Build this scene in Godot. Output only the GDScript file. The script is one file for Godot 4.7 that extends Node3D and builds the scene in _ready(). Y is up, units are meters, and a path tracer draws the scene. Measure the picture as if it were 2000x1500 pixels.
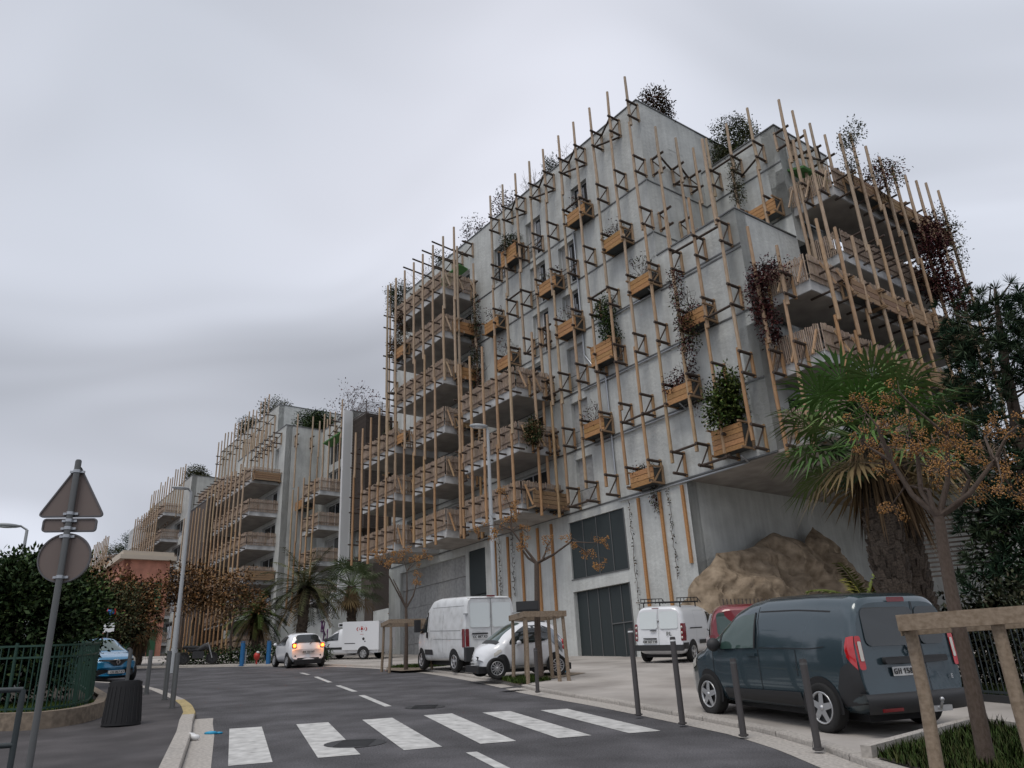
extends Node3D
# ---------------------------------------------------------------- mesh builder
class Mb:
	var v := PackedVector3Array()
	var n := PackedVector3Array()
	var c := PackedColorArray()
	var col := Color(1, 1, 1)
	func tri3(a: Vector3, b: Vector3, d: Vector3, na: Vector3, nb: Vector3, nd: Vector3) -> void:
		v.append(a); v.append(d); v.append(b)
		n.append(na); n.append(nd); n.append(nb)
		c.append(col); c.append(col); c.append(col)
	func tri(a: Vector3, b: Vector3, d: Vector3) -> void:
		var m := (b - a).cross(d - a).normalized()
		tri3(a, b, d, m, m, m)
	func quad(a: Vector3, b: Vector3, d: Vector3, e: Vector3) -> void:
		var m := (d - a).cross(e - b).normalized()
		tri3(a, b, d, m, m, m)
		tri3(a, d, e, m, m, m)
	func box(o: Vector3, x: Vector3, y: Vector3, z: Vector3) -> void:   # centre and three half axes (right-handed)
		var p := [o - x - y - z, o + x - y - z, o + x + y - z, o - x + y - z, o - x - y + z, o + x - y + z, o + x + y + z, o - x + y + z]
		quad(p[4], p[5], p[6], p[7]); quad(p[1], p[0], p[3], p[2])
		quad(p[5], p[1], p[2], p[6]); quad(p[0], p[4], p[7], p[3])
		quad(p[7], p[6], p[2], p[3]); quad(p[0], p[1], p[5], p[4])
	func cube(a: Vector3, b: Vector3) -> void:                          # axis box from corner to corner
		var h := (b - a).abs() * 0.5
		box((a + b) * 0.5, Vector3(h.x, 0, 0), Vector3(0, h.y, 0), Vector3(0, 0, h.z))
	func bar(a: Vector3, b: Vector3, w: float, h: float, up := Vector3.UP) -> void:
		var d := b - a
		var t := d.normalized()
		if absf(t.dot(up)) > 0.98:
			up = Vector3(1, 0, 0)
		var s := t.cross(up).normalized()
		var u := s.cross(t)
		box((a + b) * 0.5, s * w * 0.5, u * h * 0.5, -d * 0.5)
	func tube(p: Array, r: Array, k := 7, caps := true) -> void:
		var rings := []
		for i in p.size():
			var t: Vector3 = (p[mini(i + 1, p.size() - 1)] - p[maxi(i - 1, 0)]).normalized()
			var s := t.cross(Vector3(0.31, 0.11, 0.94) if absf(t.y) > 0.5 else Vector3.UP).normalized()
			var u := s.cross(t)
			var ring := []
			for j in k:
				var a := TAU * j / k
				ring.append(s * cos(a) + u * sin(a))
			rings.append(ring)
		for i in p.size() - 1:
			for j in k:
				var q := (j + 1) % k
				var a: Vector3 = rings[i][j]; var b: Vector3 = rings[i][q]; var d: Vector3 = rings[i + 1][q]; var e: Vector3 = rings[i + 1][j]
				tri3(p[i] + a * r[i], p[i + 1] + d * r[i + 1], p[i] + b * r[i], a, d, b)
				tri3(p[i] + a * r[i], p[i + 1] + e * r[i + 1], p[i + 1] + d * r[i + 1], a, e, d)
		if caps:
			for j in k:
				var q := (j + 1) % k
				var z: int = p.size() - 1
				tri(p[0], p[0] + rings[0][j] * r[0], p[0] + rings[0][q] * r[0])
				tri(p[z], p[z] + rings[z][q] * r[z], p[z] + rings[z][j] * r[z])
	func ball(o: Vector3, r: Vector3, k := 8, m := 5) -> void:
		for i in m:
			for j in k:
				var t := [PI * i / m, PI * (i + 1) / m]
				var f := [TAU * j / k, TAU * (j + 1) / k]
				var q := []
				for w in [[0, 0], [1, 0], [1, 1], [0, 1]]:
					q.append(Vector3(sin(t[w[0]]) * cos(f[w[1]]), cos(t[w[0]]), sin(t[w[0]]) * sin(f[w[1]])))
				tri3(o + q[0] * r, o + q[2] * r, o + q[1] * r, q[0], q[2], q[1])
				tri3(o + q[0] * r, o + q[3] * r, o + q[2] * r, q[0], q[3], q[2])
	func poly(pts: PackedVector2Array, f: Callable) -> void:            # flat polygon lifted by f(Vector2) -> Vector3, facing as f maps CCW
		var id := Geometry2D.triangulate_polygon(pts)
		for i in range(0, id.size(), 3):
			var a: Vector2 = pts[id[i]]; var b: Vector2 = pts[id[i + 1]]; var d: Vector2 = pts[id[i + 2]]
			if (b - a).cross(d - a) < 0:
				var t := b; b = d; d = t
			tri(f.call(a), f.call(b), f.call(d))
	func grid(nu: int, nv: int, f: Callable, smooth := true) -> void:   # f(u, v) in 0..1
		var p := []
		for i in nu + 1:
			var row := []
			for j in nv + 1:
				row.append(f.call(float(i) / nu, float(j) / nv))
			p.append(row)
		for i in nu:
			for j in nv:
				if smooth:
					var m := []
					for w in [[i, j], [i + 1, j], [i + 1, j + 1], [i, j + 1]]:
						var du: Vector3 = p[mini(w[0] + 1, nu)][w[1]] - p[maxi(w[0] - 1, 0)][w[1]]
						var dv: Vector3 = p[w[0]][mini(w[1] + 1, nv)] - p[w[0]][maxi(w[1] - 1, 0)]
						m.append(du.cross(dv).normalized())
					tri3(p[i][j], p[i + 1][j], p[i + 1][j + 1], m[0], m[1], m[2])
					tri3(p[i][j], p[i + 1][j + 1], p[i][j + 1], m[0], m[2], m[3])
				else:
					quad(p[i][j], p[i + 1][j], p[i + 1][j + 1], p[i][j + 1])
	func mesh() -> ArrayMesh:
		var a := []
		a.resize(Mesh.ARRAY_MAX)
		a[Mesh.ARRAY_VERTEX] = v; a[Mesh.ARRAY_NORMAL] = n; a[Mesh.ARRAY_COLOR] = c
		var m := ArrayMesh.new()
		if v.size() > 0:
			m.add_surface_from_arrays(Mesh.PRIMITIVE_TRIANGLES, a)
		return m

var rng := RandomNumberGenerator.new()
var M := {}
func rf(a: float, b: float) -> float: return rng.randf_range(a, b)
func rv() -> Vector3: return Vector3(rf(-1, 1), rf(-1, 1), rf(-1, 1))

# ---------------------------------------------------------------- scene tree helpers
var taken := {}
func numbered(called: String, parent: Node) -> String:
	var key := str(parent.get_instance_id()) + called
	var k: int = taken.get(key, 0)
	taken[key] = k + 1
	return called if k == 0 else "%s_%03d" % [called, k]
func put(called: String, mesh, mat, parent: Node) -> MeshInstance3D:
	var o := MeshInstance3D.new()
	o.name = numbered(called, parent)
	o.mesh = mesh.mesh() if mesh is Mb else mesh
	o.material_override = mat
	parent.add_child(o, true)
	return o
func tag(o: Node, label: String, category: String, group := "") -> Node:
	o.set_meta("label", label); o.set_meta("category", category)
	if group != "": o.set_meta("group", group)
	return o
func thing(called: String, label: String, category: String, at := Vector3.ZERO, group := "") -> Node3D:
	var o := Node3D.new()
	o.name = numbered(called, self)
	add_child(o, true)
	o.position = at
	tag(o, label, category, group)
	return o
func struct(called: String, mesh, mat) -> MeshInstance3D:
	var o := put(called, mesh, mat, self)
	o.set_meta("kind", "structure")
	return o
func stuff(o: Node) -> Node:
	o.set_meta("kind", "stuff"); return o

# ---------------------------------------------------------------- materials
func noise_tex(f: float, lo: Color, hi: Color, sd: int, oct := 4, kind := 0, mid := 0.5) -> NoiseTexture2D:
	var t := NoiseTexture2D.new()
	t.width = 512; t.height = 512; t.seamless = true
	var nz := FastNoiseLite.new()
	nz.seed = sd; nz.frequency = f; nz.fractal_octaves = oct
	nz.noise_type = FastNoiseLite.TYPE_SIMPLEX_SMOOTH if kind == 0 else FastNoiseLite.TYPE_CELLULAR
	t.noise = nz
	var g := Gradient.new()
	g.set_color(0, lo); g.set_color(1, hi)
	g.add_point(mid, lo.lerp(hi, 0.55))
	t.color_ramp = g
	return t
func bump_tex(f: float, sd: int, k: float) -> NoiseTexture2D:
	var t := NoiseTexture2D.new()
	t.width = 512; t.height = 512; t.seamless = true; t.as_normal_map = true; t.bump_strength = k
	var nz := FastNoiseLite.new()
	nz.seed = sd; nz.frequency = f; nz.fractal_octaves = 4
	t.noise = nz
	return t
func gr(x: float) -> Color: return Color(x, x, x)
func mat(key: String, c: Color, rough := 0.8, opt := {}) -> StandardMaterial3D:   # c is a linear base colour
	var m := StandardMaterial3D.new()
	m.albedo_color = Color(c.r, c.g, c.b).linear_to_srgb()
	m.roughness = rough
	m.vertex_color_use_as_albedo = opt.get("vc", true)
	m.metallic = opt.get("metal", 0.0)
	if opt.has("spec"): m.metallic_specular = opt.spec
	if opt.has("tex"):
		m.albedo_texture = opt.tex
		m.uv1_triplanar = true
		m.uv1_world_triplanar = opt.get("world", false)
		var s: float = opt.get("size", 2.0)
		m.uv1_scale = opt.get("uv", Vector3(1.0 / s, 1.0 / s, 1.0 / s))
	if opt.has("bump"):
		m.normal_enabled = true; m.normal_texture = opt.bump; m.normal_scale = opt.get("bk", 1.0)
		m.uv1_triplanar = true
		m.uv1_world_triplanar = opt.get("world", false)
		var s2: float = opt.get("size", 2.0)
		m.uv1_scale = opt.get("uv", Vector3(1.0 / s2, 1.0 / s2, 1.0 / s2))
	if opt.has("coat"):
		m.clearcoat_enabled = true; m.clearcoat = opt.coat; m.clearcoat_roughness = 0.05
	if opt.has("back"):
		m.backlight_enabled = true; m.backlight = opt.back
	if opt.has("emit"):
		m.emission_enabled = true; m.emission = opt.emit; m.emission_energy_multiplier = opt.get("ek", 1.0)
	if opt.has("two"): m.cull_mode = BaseMaterial3D.CULL_DISABLED
	M[key] = m
	return m
func concrete_image() -> ImageTexture:    # cast concrete: blotches, fine grain, rain streaks running down
	var w := 1024
	var im := Image.create(w, w, false, Image.FORMAT_RGB8)
	var a := FastNoiseLite.new(); a.seed = 5; a.frequency = 0.006; a.fractal_octaves = 5
	var b := FastNoiseLite.new(); b.seed = 9; b.frequency = 0.03; b.fractal_octaves = 3
	var d := FastNoiseLite.new(); d.seed = 14; d.frequency = 0.25; d.fractal_octaves = 2
	var ia := a.get_seamless_image(w, w); var ib := b.get_seamless_image(w, 64); var id := d.get_seamless_image(256, 256)
	var pa := ia.get_data(); var pb := ib.get_data(); var pd := id.get_data()
	var out := PackedByteArray(); out.resize(w * w * 3)
	for y in w:
		var yb := (y >> 4) * w
		for x in w:
			var k := 0.90 + (pa[y * w + x] - 128) * 0.00042 + (pb[yb + x] - 128) * 0.00028 + (pd[(y & 255) * 256 + (x & 255)] - 128) * 0.0003
			var o := (y * w + x) * 3
			out[o] = clampi(int(k * 252), 0, 255); out[o + 1] = clampi(int(k * 255), 0, 255); out[o + 2] = clampi(int(k * 253), 0, 255)
	im.set_data(w, w, false, Image.FORMAT_RGB8, out)
	return ImageTexture.create_from_image(im)
func asphalt_image() -> ImageTexture:
	var w := 1024
	var a := FastNoiseLite.new(); a.seed = 21; a.frequency = 0.004; a.fractal_octaves = 4
	var d := FastNoiseLite.new(); d.seed = 24; d.frequency = 0.35; d.fractal_octaves = 2
	var pa := a.get_seamless_image(w, w).get_data(); var pd := d.get_seamless_image(w, w).get_data()
	var out := PackedByteArray(); out.resize(w * w * 3)
	for i in w * w:
		var k := 0.72 + (pa[i] - 128) * 0.0013 + (pd[i] - 128) * 0.0022
		var g := clampi(int(k * 250), 0, 255)
		out[i * 3] = g; out[i * 3 + 1] = g; out[i * 3 + 2] = clampi(int(k * 256), 0, 255)
	return ImageTexture.create_from_image(Image.create_from_data(w, w, false, Image.FORMAT_RGB8, out))
func make_materials() -> void:
	var fine := bump_tex(0.08, 3, 3.0)
	var wood := noise_tex(0.02, Color(0.74, 0.71, 0.67), Color(1, 1, 1), 31, 4)
	mat("concrete", Color(0.66, 0.665, 0.655), 0.85, {"tex": concrete_image(), "size": 9.0, "bump": fine, "bk": 0.25})
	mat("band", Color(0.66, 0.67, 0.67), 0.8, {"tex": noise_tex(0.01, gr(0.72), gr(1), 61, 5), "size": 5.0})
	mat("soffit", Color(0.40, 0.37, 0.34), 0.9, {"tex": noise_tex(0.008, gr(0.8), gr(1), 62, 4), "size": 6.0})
	mat("asphalt", Color(0.165, 0.161, 0.163), 0.93, {"tex": asphalt_image(), "size": 7.0, "world": true, "bump": bump_tex(0.3, 8, 4.0), "bk": 0.6})
	mat("footway", Color(0.125, 0.115, 0.112), 0.95, {"tex": asphalt_image(), "size": 6.0, "world": true})
	mat("paving", Color(0.53, 0.50, 0.465), 0.85, {"tex": noise_tex(0.007, Color(0.66, 0.65, 0.64), gr(1), 67, 6), "size": 13.0, "world": true, "bump": fine, "bk": 0.15})
	mat("granite", Color(0.53, 0.495, 0.45), 0.85, {"tex": noise_tex(0.06, gr(0.72), gr(1), 68, 5), "size": 2.0, "world": true})
	mat("yellow_kerb", Color(0.58, 0.46, 0.22), 0.85, {"tex": noise_tex(0.03, gr(0.7), gr(1), 69, 5), "size": 1.5, "world": true})
	mat("marking", Color(0.66, 0.66, 0.64), 0.8, {"tex": noise_tex(0.02, Color(0.60, 0.60, 0.60), gr(1), 70, 6, 0, 0.25), "size": 3.1, "world": true})
	mat("soil", Color(0.06, 0.05, 0.035), 1.0, {"tex": noise_tex(0.05, gr(0.5), gr(1), 71, 5), "size": 3.0, "world": true})
	mat("pole", Color(0.56, 0.435, 0.32), 0.75, {"tex": wood, "uv": Vector3(2.5, 0.22, 2.5)})
	mat("plank", Color(0.56, 0.31, 0.135), 0.75, {"tex": wood, "uv": Vector3(0.5, 4.0, 2.0)})
	mat("old_plank", Color(0.38, 0.26, 0.16), 0.85, {"tex": wood, "uv": Vector3(0.5, 4.0, 0.5)})
	mat("dark_wood", Color(0.085, 0.062, 0.05), 0.85, {"tex": wood, "size": 0.9})
	mat("picket", Color(0.55, 0.44, 0.365), 0.85, {"tex": wood, "uv": Vector3(1.5, 0.3, 1.5)})
	mat("stake", Color(0.32, 0.255, 0.19), 0.85, {"tex": wood, "uv": Vector3(1.6, 1.6, 1.6), "bump": fine, "bk": 0.4})
	mat("slat", Color(0.11, 0.09, 0.08), 0.8, {"tex": wood, "size": 1.0})
	mat("coping", Color(0.16, 0.165, 0.165), 0.45, {"metal": 0.6})
	mat("zinc", Color(0.42, 0.44, 0.46), 0.4, {"metal": 0.75})
	mat("dark_steel", Color(0.030, 0.040, 0.043), 0.5)
	mat("mesh_panel", Color(0.022, 0.032, 0.034), 0.6)
	mat("steel", Color(0.12, 0.125, 0.125), 0.5, {"metal": 0.2})
	mat("lamp_grey", Color(0.40, 0.42, 0.43), 0.5)
	mat("bollard", Color(0.065, 0.06, 0.06), 0.55)
	mat("sign_back", Color(0.165, 0.13, 0.115), 0.55, {"metal": 0.1})
	mat("sign_rim", Color(0.11, 0.105, 0.11), 0.5)
	mat("glass", Color(0.022, 0.026, 0.03), 0.04, {"spec": 0.7})
	mat("car_glass", Color(0.018, 0.024, 0.026), 0.03, {"spec": 0.75})
	mat("green_glass", Color(0.04, 0.075, 0.065), 0.03, {"spec": 0.8})
	mat("curtain", Color(0.35, 0.35, 0.34), 0.95)
	mat("dark_room", Color(0.02, 0.02, 0.02), 0.95)
	mat("white_trim", Color(0.62, 0.63, 0.63), 0.5)
	mat("awning", Color(0.09, 0.22, 0.07), 0.85)
	mat("black", Color(0.012, 0.012, 0.013), 0.65)
	mat("rubber", Color(0.014, 0.014, 0.014), 0.85)
	mat("plastic", Color(0.028, 0.029, 0.031), 0.6)
	mat("alloy", Color(0.52, 0.53, 0.54), 0.35, {"metal": 0.7})
	mat("chrome", Color(0.7, 0.7, 0.7), 0.12, {"metal": 1.0})
	mat("red_lamp", Color(0.50, 0.008, 0.012), 0.12, {"coat": 1.0})
	mat("dark_red", Color(0.16, 0.006, 0.01), 0.2, {"coat": 0.6})
	mat("clear_lamp", Color(0.6, 0.58, 0.52), 0.12, {"coat": 1.0})
	mat("lit_amber", Color(0.9, 0.45, 0.1), 0.3, {"emit": Color(1.0, 0.62, 0.22), "ek": 1.4})
	mat("plate", Color(0.68, 0.69, 0.68), 0.5)
	mat("ink", Color(0.02, 0.02, 0.022), 0.6)
	mat("blue_sign", Color(0.02, 0.13, 0.38), 0.5)
	mat("white", Color(0.75, 0.76, 0.76), 0.5)
	mat("blue_post", Color(0.01, 0.12, 0.30), 0.5)
	mat("red_paint", Color(0.45, 0.03, 0.02), 0.5)
	mat("fence_green", Color(0.008, 0.045, 0.028), 0.5)
	mat("screen_cloth", Color(0.03, 0.034, 0.036), 0.95)
	mat("leaf", Color(1, 1, 1), 0.75, {"spec": 0.3, "two": true})
	mat("dull_leaf", Color(1, 1, 1), 0.9, {"spec": 0.2, "two": true})
	mat("bark", Color(0.13, 0.10, 0.082), 0.95, {"tex": wood, "uv": Vector3(3, 1.2, 3), "bump": fine, "bk": 0.8})
	mat("palm_bark", Color(0.22, 0.17, 0.13), 0.95, {"tex": noise_tex(0.04, gr(0.35), gr(1), 81, 5), "size": 0.9, "bump": bump_tex(0.05, 82, 8.0)})
	mat("rock", Color(0.46, 0.37, 0.27), 0.92, {"tex": noise_tex(0.014, Color(0.45, 0.42, 0.38), gr(1), 83, 6), "size": 4.0, "bump": bump_tex(0.03, 84, 5.0)})
	mat("pink_wall", Color(0.60, 0.27, 0.19), 0.9, {"tex": noise_tex(0.01, gr(0.8), gr(1), 85, 5), "size": 5.0})
	mat("pale_wall", Color(0.52, 0.46, 0.38), 0.9)
	mat("shutter", Color(0.03, 0.11, 0.05), 0.7)
	mat("tile_wall", Color(0.42, 0.425, 0.42), 0.85, {"tex": noise_tex(0.02, gr(0.82), gr(1), 86, 5), "size": 3.0})
	mat("graffiti", Color(0.14, 0.05, 0.15), 0.9)
	mat("bed_wall", Color(0.30, 0.24, 0.18), 0.9, {"tex": noise_tex(0.03, gr(0.65), gr(1), 87, 5), "size": 2.0})
	mat("planter_liner", Color(0.05, 0.055, 0.055), 0.8)
	mat("litter_blue", Color(0.02, 0.32, 0.55), 0.5)

# ---------------------------------------------------------------- ground
const BX := -0.018355
const BZ := 0.072356
const EYE := Vector3(0, 1.6, 0)
func H(x: float, z: float) -> float:      # road plane, climbing away from the camera; flattens far off
	var d := clampf(-z, -25.0, 95.0)
	return BX * clampf(x, -70.0, 60.0) + BZ * d
func G(x: float, z: float, up := 0.0) -> Vector3: return Vector3(x, H(x, z) + up, z)
func Hp(x: float, z: float) -> float:      # right-hand pavement
	var a := Vector2(x - 4.8, z + 27.4).length() / 5.0
	var b := Vector2(x + 8.9, z + 47.0).length() / 8.0
	var d := Vector2(x - 4.9, z + 12.3).length() / 3.0
	return H(x, z) + KERB + 0.16 * exp(-a * a) - 0.15 * exp(-b * b) - 0.04 * exp(-d * d)
const KERB := 0.07
const UPN := Vector3(0.018355, 1, 0.072356)   # normal of the slope (not unit)

# building frame: local x runs along the street front (away to the left), local z into the block, y up
const FA := Vector3(-0.60356, 0, -0.79732)
const FB := Vector3(0.79732, 0, -0.60356)
func bp(s: float, n: float, y: float) -> Vector3: return FA * s + FB * n + Vector3(0, y, 0)
func frame(at: Vector3) -> Transform3D: return Transform3D(Basis(FA, Vector3.UP, FB), at)
# ---------------------------------------------------------------- buildings
var off := Vector3.ZERO
func L(s: float, y: float, n: float) -> Vector3: return Vector3(s, y, n) - off
func block(called: String, label: String, s: float, n: float, y: float) -> Node3D:
	var o := thing(called, label, "building")
	o.transform = frame(bp(s, n, y))
	off = Vector3(s, y, n)
	return o
func wp(ax: String, c: float, u: float, y: float, d: float) -> Vector3:
	return L(u, y, c + d) if ax == "A" else L(c + d, y, u)
func wq(m: Mb, ax: String, a: Vector3, b: Vector3, d: Vector3, e: Vector3) -> void:
	if ax == "A": m.quad(a, e, d, b)
	else: m.quad(a, b, d, e)
func wall(m: Mb, ax: String, c: float, u0: float, u1: float, y0: float, y1: float, holes: Array, depth := 0.3, edge := 0.6) -> void:
	var us := [u0, u1]; var ys := [y0, y1]
	for h in holes:
		us.append_array([h[0], h[1]]); ys.append_array([h[2], h[3]])
	us.sort(); ys.sort()
	for i in us.size() - 1:
		for j in ys.size() - 1:
			if us[i + 1] - us[i] < 0.001 or ys[j + 1] - ys[j] < 0.001: continue
			var cu: float = (us[i] + us[i + 1]) * 0.5
			var cy: float = (ys[j] + ys[j + 1]) * 0.5
			var open := false
			for h in holes:
				if cu > h[0] and cu < h[1] and cy > h[2] and cy < h[3]: open = true
			if not open:
				wq(m, ax, wp(ax, c, us[i], ys[j], 0), wp(ax, c, us[i + 1], ys[j], 0), wp(ax, c, us[i + 1], ys[j + 1], 0), wp(ax, c, us[i], ys[j + 1], 0))
	for h in holes:
		var p := []
		for q in [[h[0], h[2]], [h[1], h[2]], [h[1], h[3]], [h[0], h[3]]]:
			p.append([wp(ax, c, q[0], q[1], 0), wp(ax, c, q[0], q[1], depth)])
		for k in 4:
			var r := (k + 1) % 4
			wq(m, ax, p[k][0], p[k][1], p[r][1], p[r][0])
	for q in [[u0, y0, u0, y1], [u1, y1, u1, y0], [u0, y1, u1, y1], [u1, y0, u0, y0]]:
		wq(m, ax, wp(ax, c, q[0], q[1], 0), wp(ax, c, q[2], q[3], 0), wp(ax, c, q[2], q[3], edge), wp(ax, c, q[0], q[1], edge))
func cub(m: Mb, s0: float, s1: float, y0: float, y1: float, n0: float, n1: float) -> void:
	m.cube(L(s0, y0, n0), L(s1, y1, n1))
func wcub(m: Mb, ax: String, c: float, u0: float, u1: float, y0: float, y1: float, d0: float, d1: float) -> void:
	m.cube(wp(ax, c, u0, y0, d0), wp(ax, c, u1, y1, d1))
func window(root: Node3D, ax: String, c: float, h: Array, depth := 0.22, rail := true, style := 0) -> void:
	var u0: float = h[0]; var u1: float = h[1]; var y0: float = h[2]; var y1: float = h[3]
	var f := Mb.new()
	var t := 0.06
	wcub(f, ax, c, u0, u1, y0, y0 + t, depth, depth + 0.07); wcub(f, ax, c, u0, u1, y1 - t, y1, depth, depth + 0.07)
	wcub(f, ax, c, u0, u0 + t, y0 + t, y1 - t, depth, depth + 0.07); wcub(f, ax, c, u1 - t, u1, y0 + t, y1 - t, depth, depth + 0.07)
	var um := (u0 + u1) * 0.5
	wcub(f, ax, c, um - 0.03, um + 0.03, y0 + t, y1 - t, depth - 0.004, depth + 0.06)
	var w := put("window", f, M.white_trim if style != 2 else M.dark_steel, root)
	for k in 2:
		var g := Mb.new()
		var a := u0 + t if k == 0 else um + 0.03
		var b := um - 0.03 if k == 0 else u1 - t
		wcub(g, ax, c, a, b, y0 + t, y1 - t, depth + 0.03, depth + 0.045)
		put("pane", g, M.curtain if (style == 1 and k == 1) or style == 3 else M.glass, w)
	if rail:
		var r := Mb.new()
		for y in [0.45, 0.75, 1.02]:
			wcub(r, ax, c, u0 - 0.02, u1 + 0.02, y0 + y, y0 + y + 0.035, 0.02, 0.06)
		put("guard_rail", r, M.steel, w)
func pickets(m: Mb, a: Vector3, b: Vector3, y: float, hgt := 1.15, pitch := 0.085) -> void:
	var d := (b - a)
	var k := int(d.length() / pitch)
	var t := d.normalized()
	var s := t.cross(Vector3.UP)
	for i in k:
		var p := a + d * ((i + 0.5) / k)
		var hh := hgt + rf(-0.05, 0.05)
		var v := rf(0.72, 1.12)
		m.col = Color(v * rf(0.97, 1.05), v, v * rf(0.92, 1.0))
		m.box(Vector3(p.x, p.y, p.z) + Vector3(0, hh * 0.5, 0), t * 0.026, Vector3(0, hh * 0.5, 0) + t * rf(-0.012, 0.012), -s * 0.012)
	m.col = Color(0.6, 0.6, 0.6)
	for h in [0.25, 0.85]:
		m.bar(a + s * -0.04 + Vector3(0, h, 0), b + s * -0.04 + Vector3(0, h, 0), 0.04, 0.06)
	m.col = Color(1, 1, 1)
func balcony(root: Node3D, s0: float, s1: float, n0: float, n1: float, y: float, sides: String, band := 0.5) -> Node3D:
	var m := Mb.new()
	cub(m, s0, s1, y, y + band, n0, n1)
	var o := put("balcony", m, M.band, root)
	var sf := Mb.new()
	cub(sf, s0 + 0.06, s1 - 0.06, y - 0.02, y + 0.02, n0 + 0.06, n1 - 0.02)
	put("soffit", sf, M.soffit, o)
	var p := Mb.new()
	var e := 0.05
	var yy := y + band - 0.08
	if sides.contains("f"): pickets(p, L(s0, yy, n0 - e), L(s1, yy, n0 - e), yy)
	if sides.contains("r"): pickets(p, L(s0 - e, yy, n1), L(s0 - e, yy, n0), yy)
	if sides.contains("l"): pickets(p, L(s1 + e, yy, n0), L(s1 + e, yy, n1), yy)
	stuff(put("picket_screen", p, M.picket, o))
	return o
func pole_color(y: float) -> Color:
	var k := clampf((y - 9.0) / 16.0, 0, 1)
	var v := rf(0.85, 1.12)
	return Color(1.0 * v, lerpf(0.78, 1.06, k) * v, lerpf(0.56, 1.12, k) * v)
func pole(root: Node3D, s: float, n: float, y0: float, y1: float, r := 0.078, sides := 7) -> void:
	var m := Mb.new()
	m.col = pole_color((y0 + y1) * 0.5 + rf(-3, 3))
	var jx := rf(-0.04, 0.04); var jn := rf(-0.03, 0.03)
	m.tube([L(s, y0, n), L(s + jx * 0.6 + 0.02, lerpf(y0, y1, 0.5), n + jn), L(s + jx, y1, n + jn * 0.5)], [r * 1.05, r, r * 0.86], sides)
	put("timber_pole", m, M.pole, root)
func poles(root: Node3D, s: float, n: float, y0: float, y1: float, r := 0.078, sides := 7) -> void:   # lengths of about two storeys, spliced
	var y := y0
	var k := 0
	while y < y1 - 0.6:
		var t := y + (rf(3.6, 6.4) if k == 0 else rf(5.8, 6.4))
		if y1 - t < 2.2: t = y1
		pole(root, s + (0.05 if k % 2 == 0 else -0.05), n, y - (0.25 if k > 0 else 0.0), t, r, sides)
		y = t
		k += 1
func bracket(root: Node3D, p: Vector3, w: Vector3, y: float, hgt := 0.92, sides := 6) -> void:   # p at the pole, w at the wall (both scene-local, y ignored)
	var m := Mb.new()
	var a := Vector3(p.x, y - off.y, p.z); var b := Vector3(w.x, y - off.y, w.z)
	var t := (b - a).normalized()
	var sd := t.cross(Vector3.UP) * 0.11
	for h in [0.0, hgt]:
		var up := Vector3(0, h, 0)
		m.tube([a - t * 0.2 + sd + up, b - t * 0.02 + sd + up], [0.066, 0.066], sides)
	m.tube([a + sd + Vector3(0, 0.05, 0), b - t * 0.1 + sd + Vector3(0, hgt - 0.06, 0)], [0.035, 0.035], 5)
	var o := put("timber_bracket", m, M.dark_wood, root)
	var q := Mb.new()
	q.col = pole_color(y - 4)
	q.bar(b - t * 0.07 + sd + Vector3(0, -0.08, 0), b - t * 0.07 + sd + Vector3(0, hgt + 0.1, 0), 0.1, 0.1)
	put("wall_post", q, M.pole, o)
func beam(root: Node3D, a: Vector3, b: Vector3, r := 0.055) -> void:
	var m := Mb.new()
	m.tube([a, b], [r, r], 6)
	put("timber_beam", m, M.dark_wood, root)
var plank_meshes := []
func planter(root: Node3D, ax: String, c: float, u: float, y: float, w := 1.42, hgt := 0.9, dep := 0.62, old := false) -> Node3D:
	# box of planks hung between two poles; c is the wall plane, u its middle, y its foot
	var m := Mb.new()
	wcub(m, ax, c, u - w * 0.5 + 0.03, u + w * 0.5 - 0.03, y + 0.02, y + hgt - 0.06, -dep + 0.05, -0.08)
	var o := put("planter_box", m, M.planter_liner, root)
	var k := maxi(3, int(hgt / 0.19))
	var ph := hgt / k
	for i in k:
		var q := Mb.new()
		var v := rf(0.78, 1.2)
		q.col = Color(v, v * rf(0.92, 1.04), v * rf(0.85, 1.05))
		wcub(q, ax, c, u - w * 0.5, u + w * 0.5, y + i * ph, y + (i + 1) * ph - 0.022, -dep - 0.02 + rf(0, 0.012), -dep + 0.03)
		put("plank", q, M.old_plank if old else M.plank, o)
	for sgn in [-1, 1]:
		var e := Mb.new()
		var uu: float = u + sgn * w * 0.5
		for yy in [0.0, hgt]:
			e.bar(wp(ax, c, uu, y + yy, -dep - 0.2), wp(ax, c, uu, y + yy, -0.03), 0.07, 0.07)
		e.bar(wp(ax, c, uu, y, -dep), wp(ax, c, uu, y + hgt, -0.1), 0.06, 0.06)
		e.bar(wp(ax, c, uu, y - 0.05, -0.09), wp(ax, c, uu, y + hgt + 0.1, -0.09), 0.09, 0.09)
		put("end_frame", e, M.old_plank, o)
	return o
const GL := [9.44, 12.5, 15.5, 18.57, 21.6, 24.6]
func groove(m: Mb, ax: String, c: float, u0: float, u1: float, y: float) -> void:
	wcub(m, ax, c, u0, u1, y - 0.045, y + 0.02, -0.035, 0.02)
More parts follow.
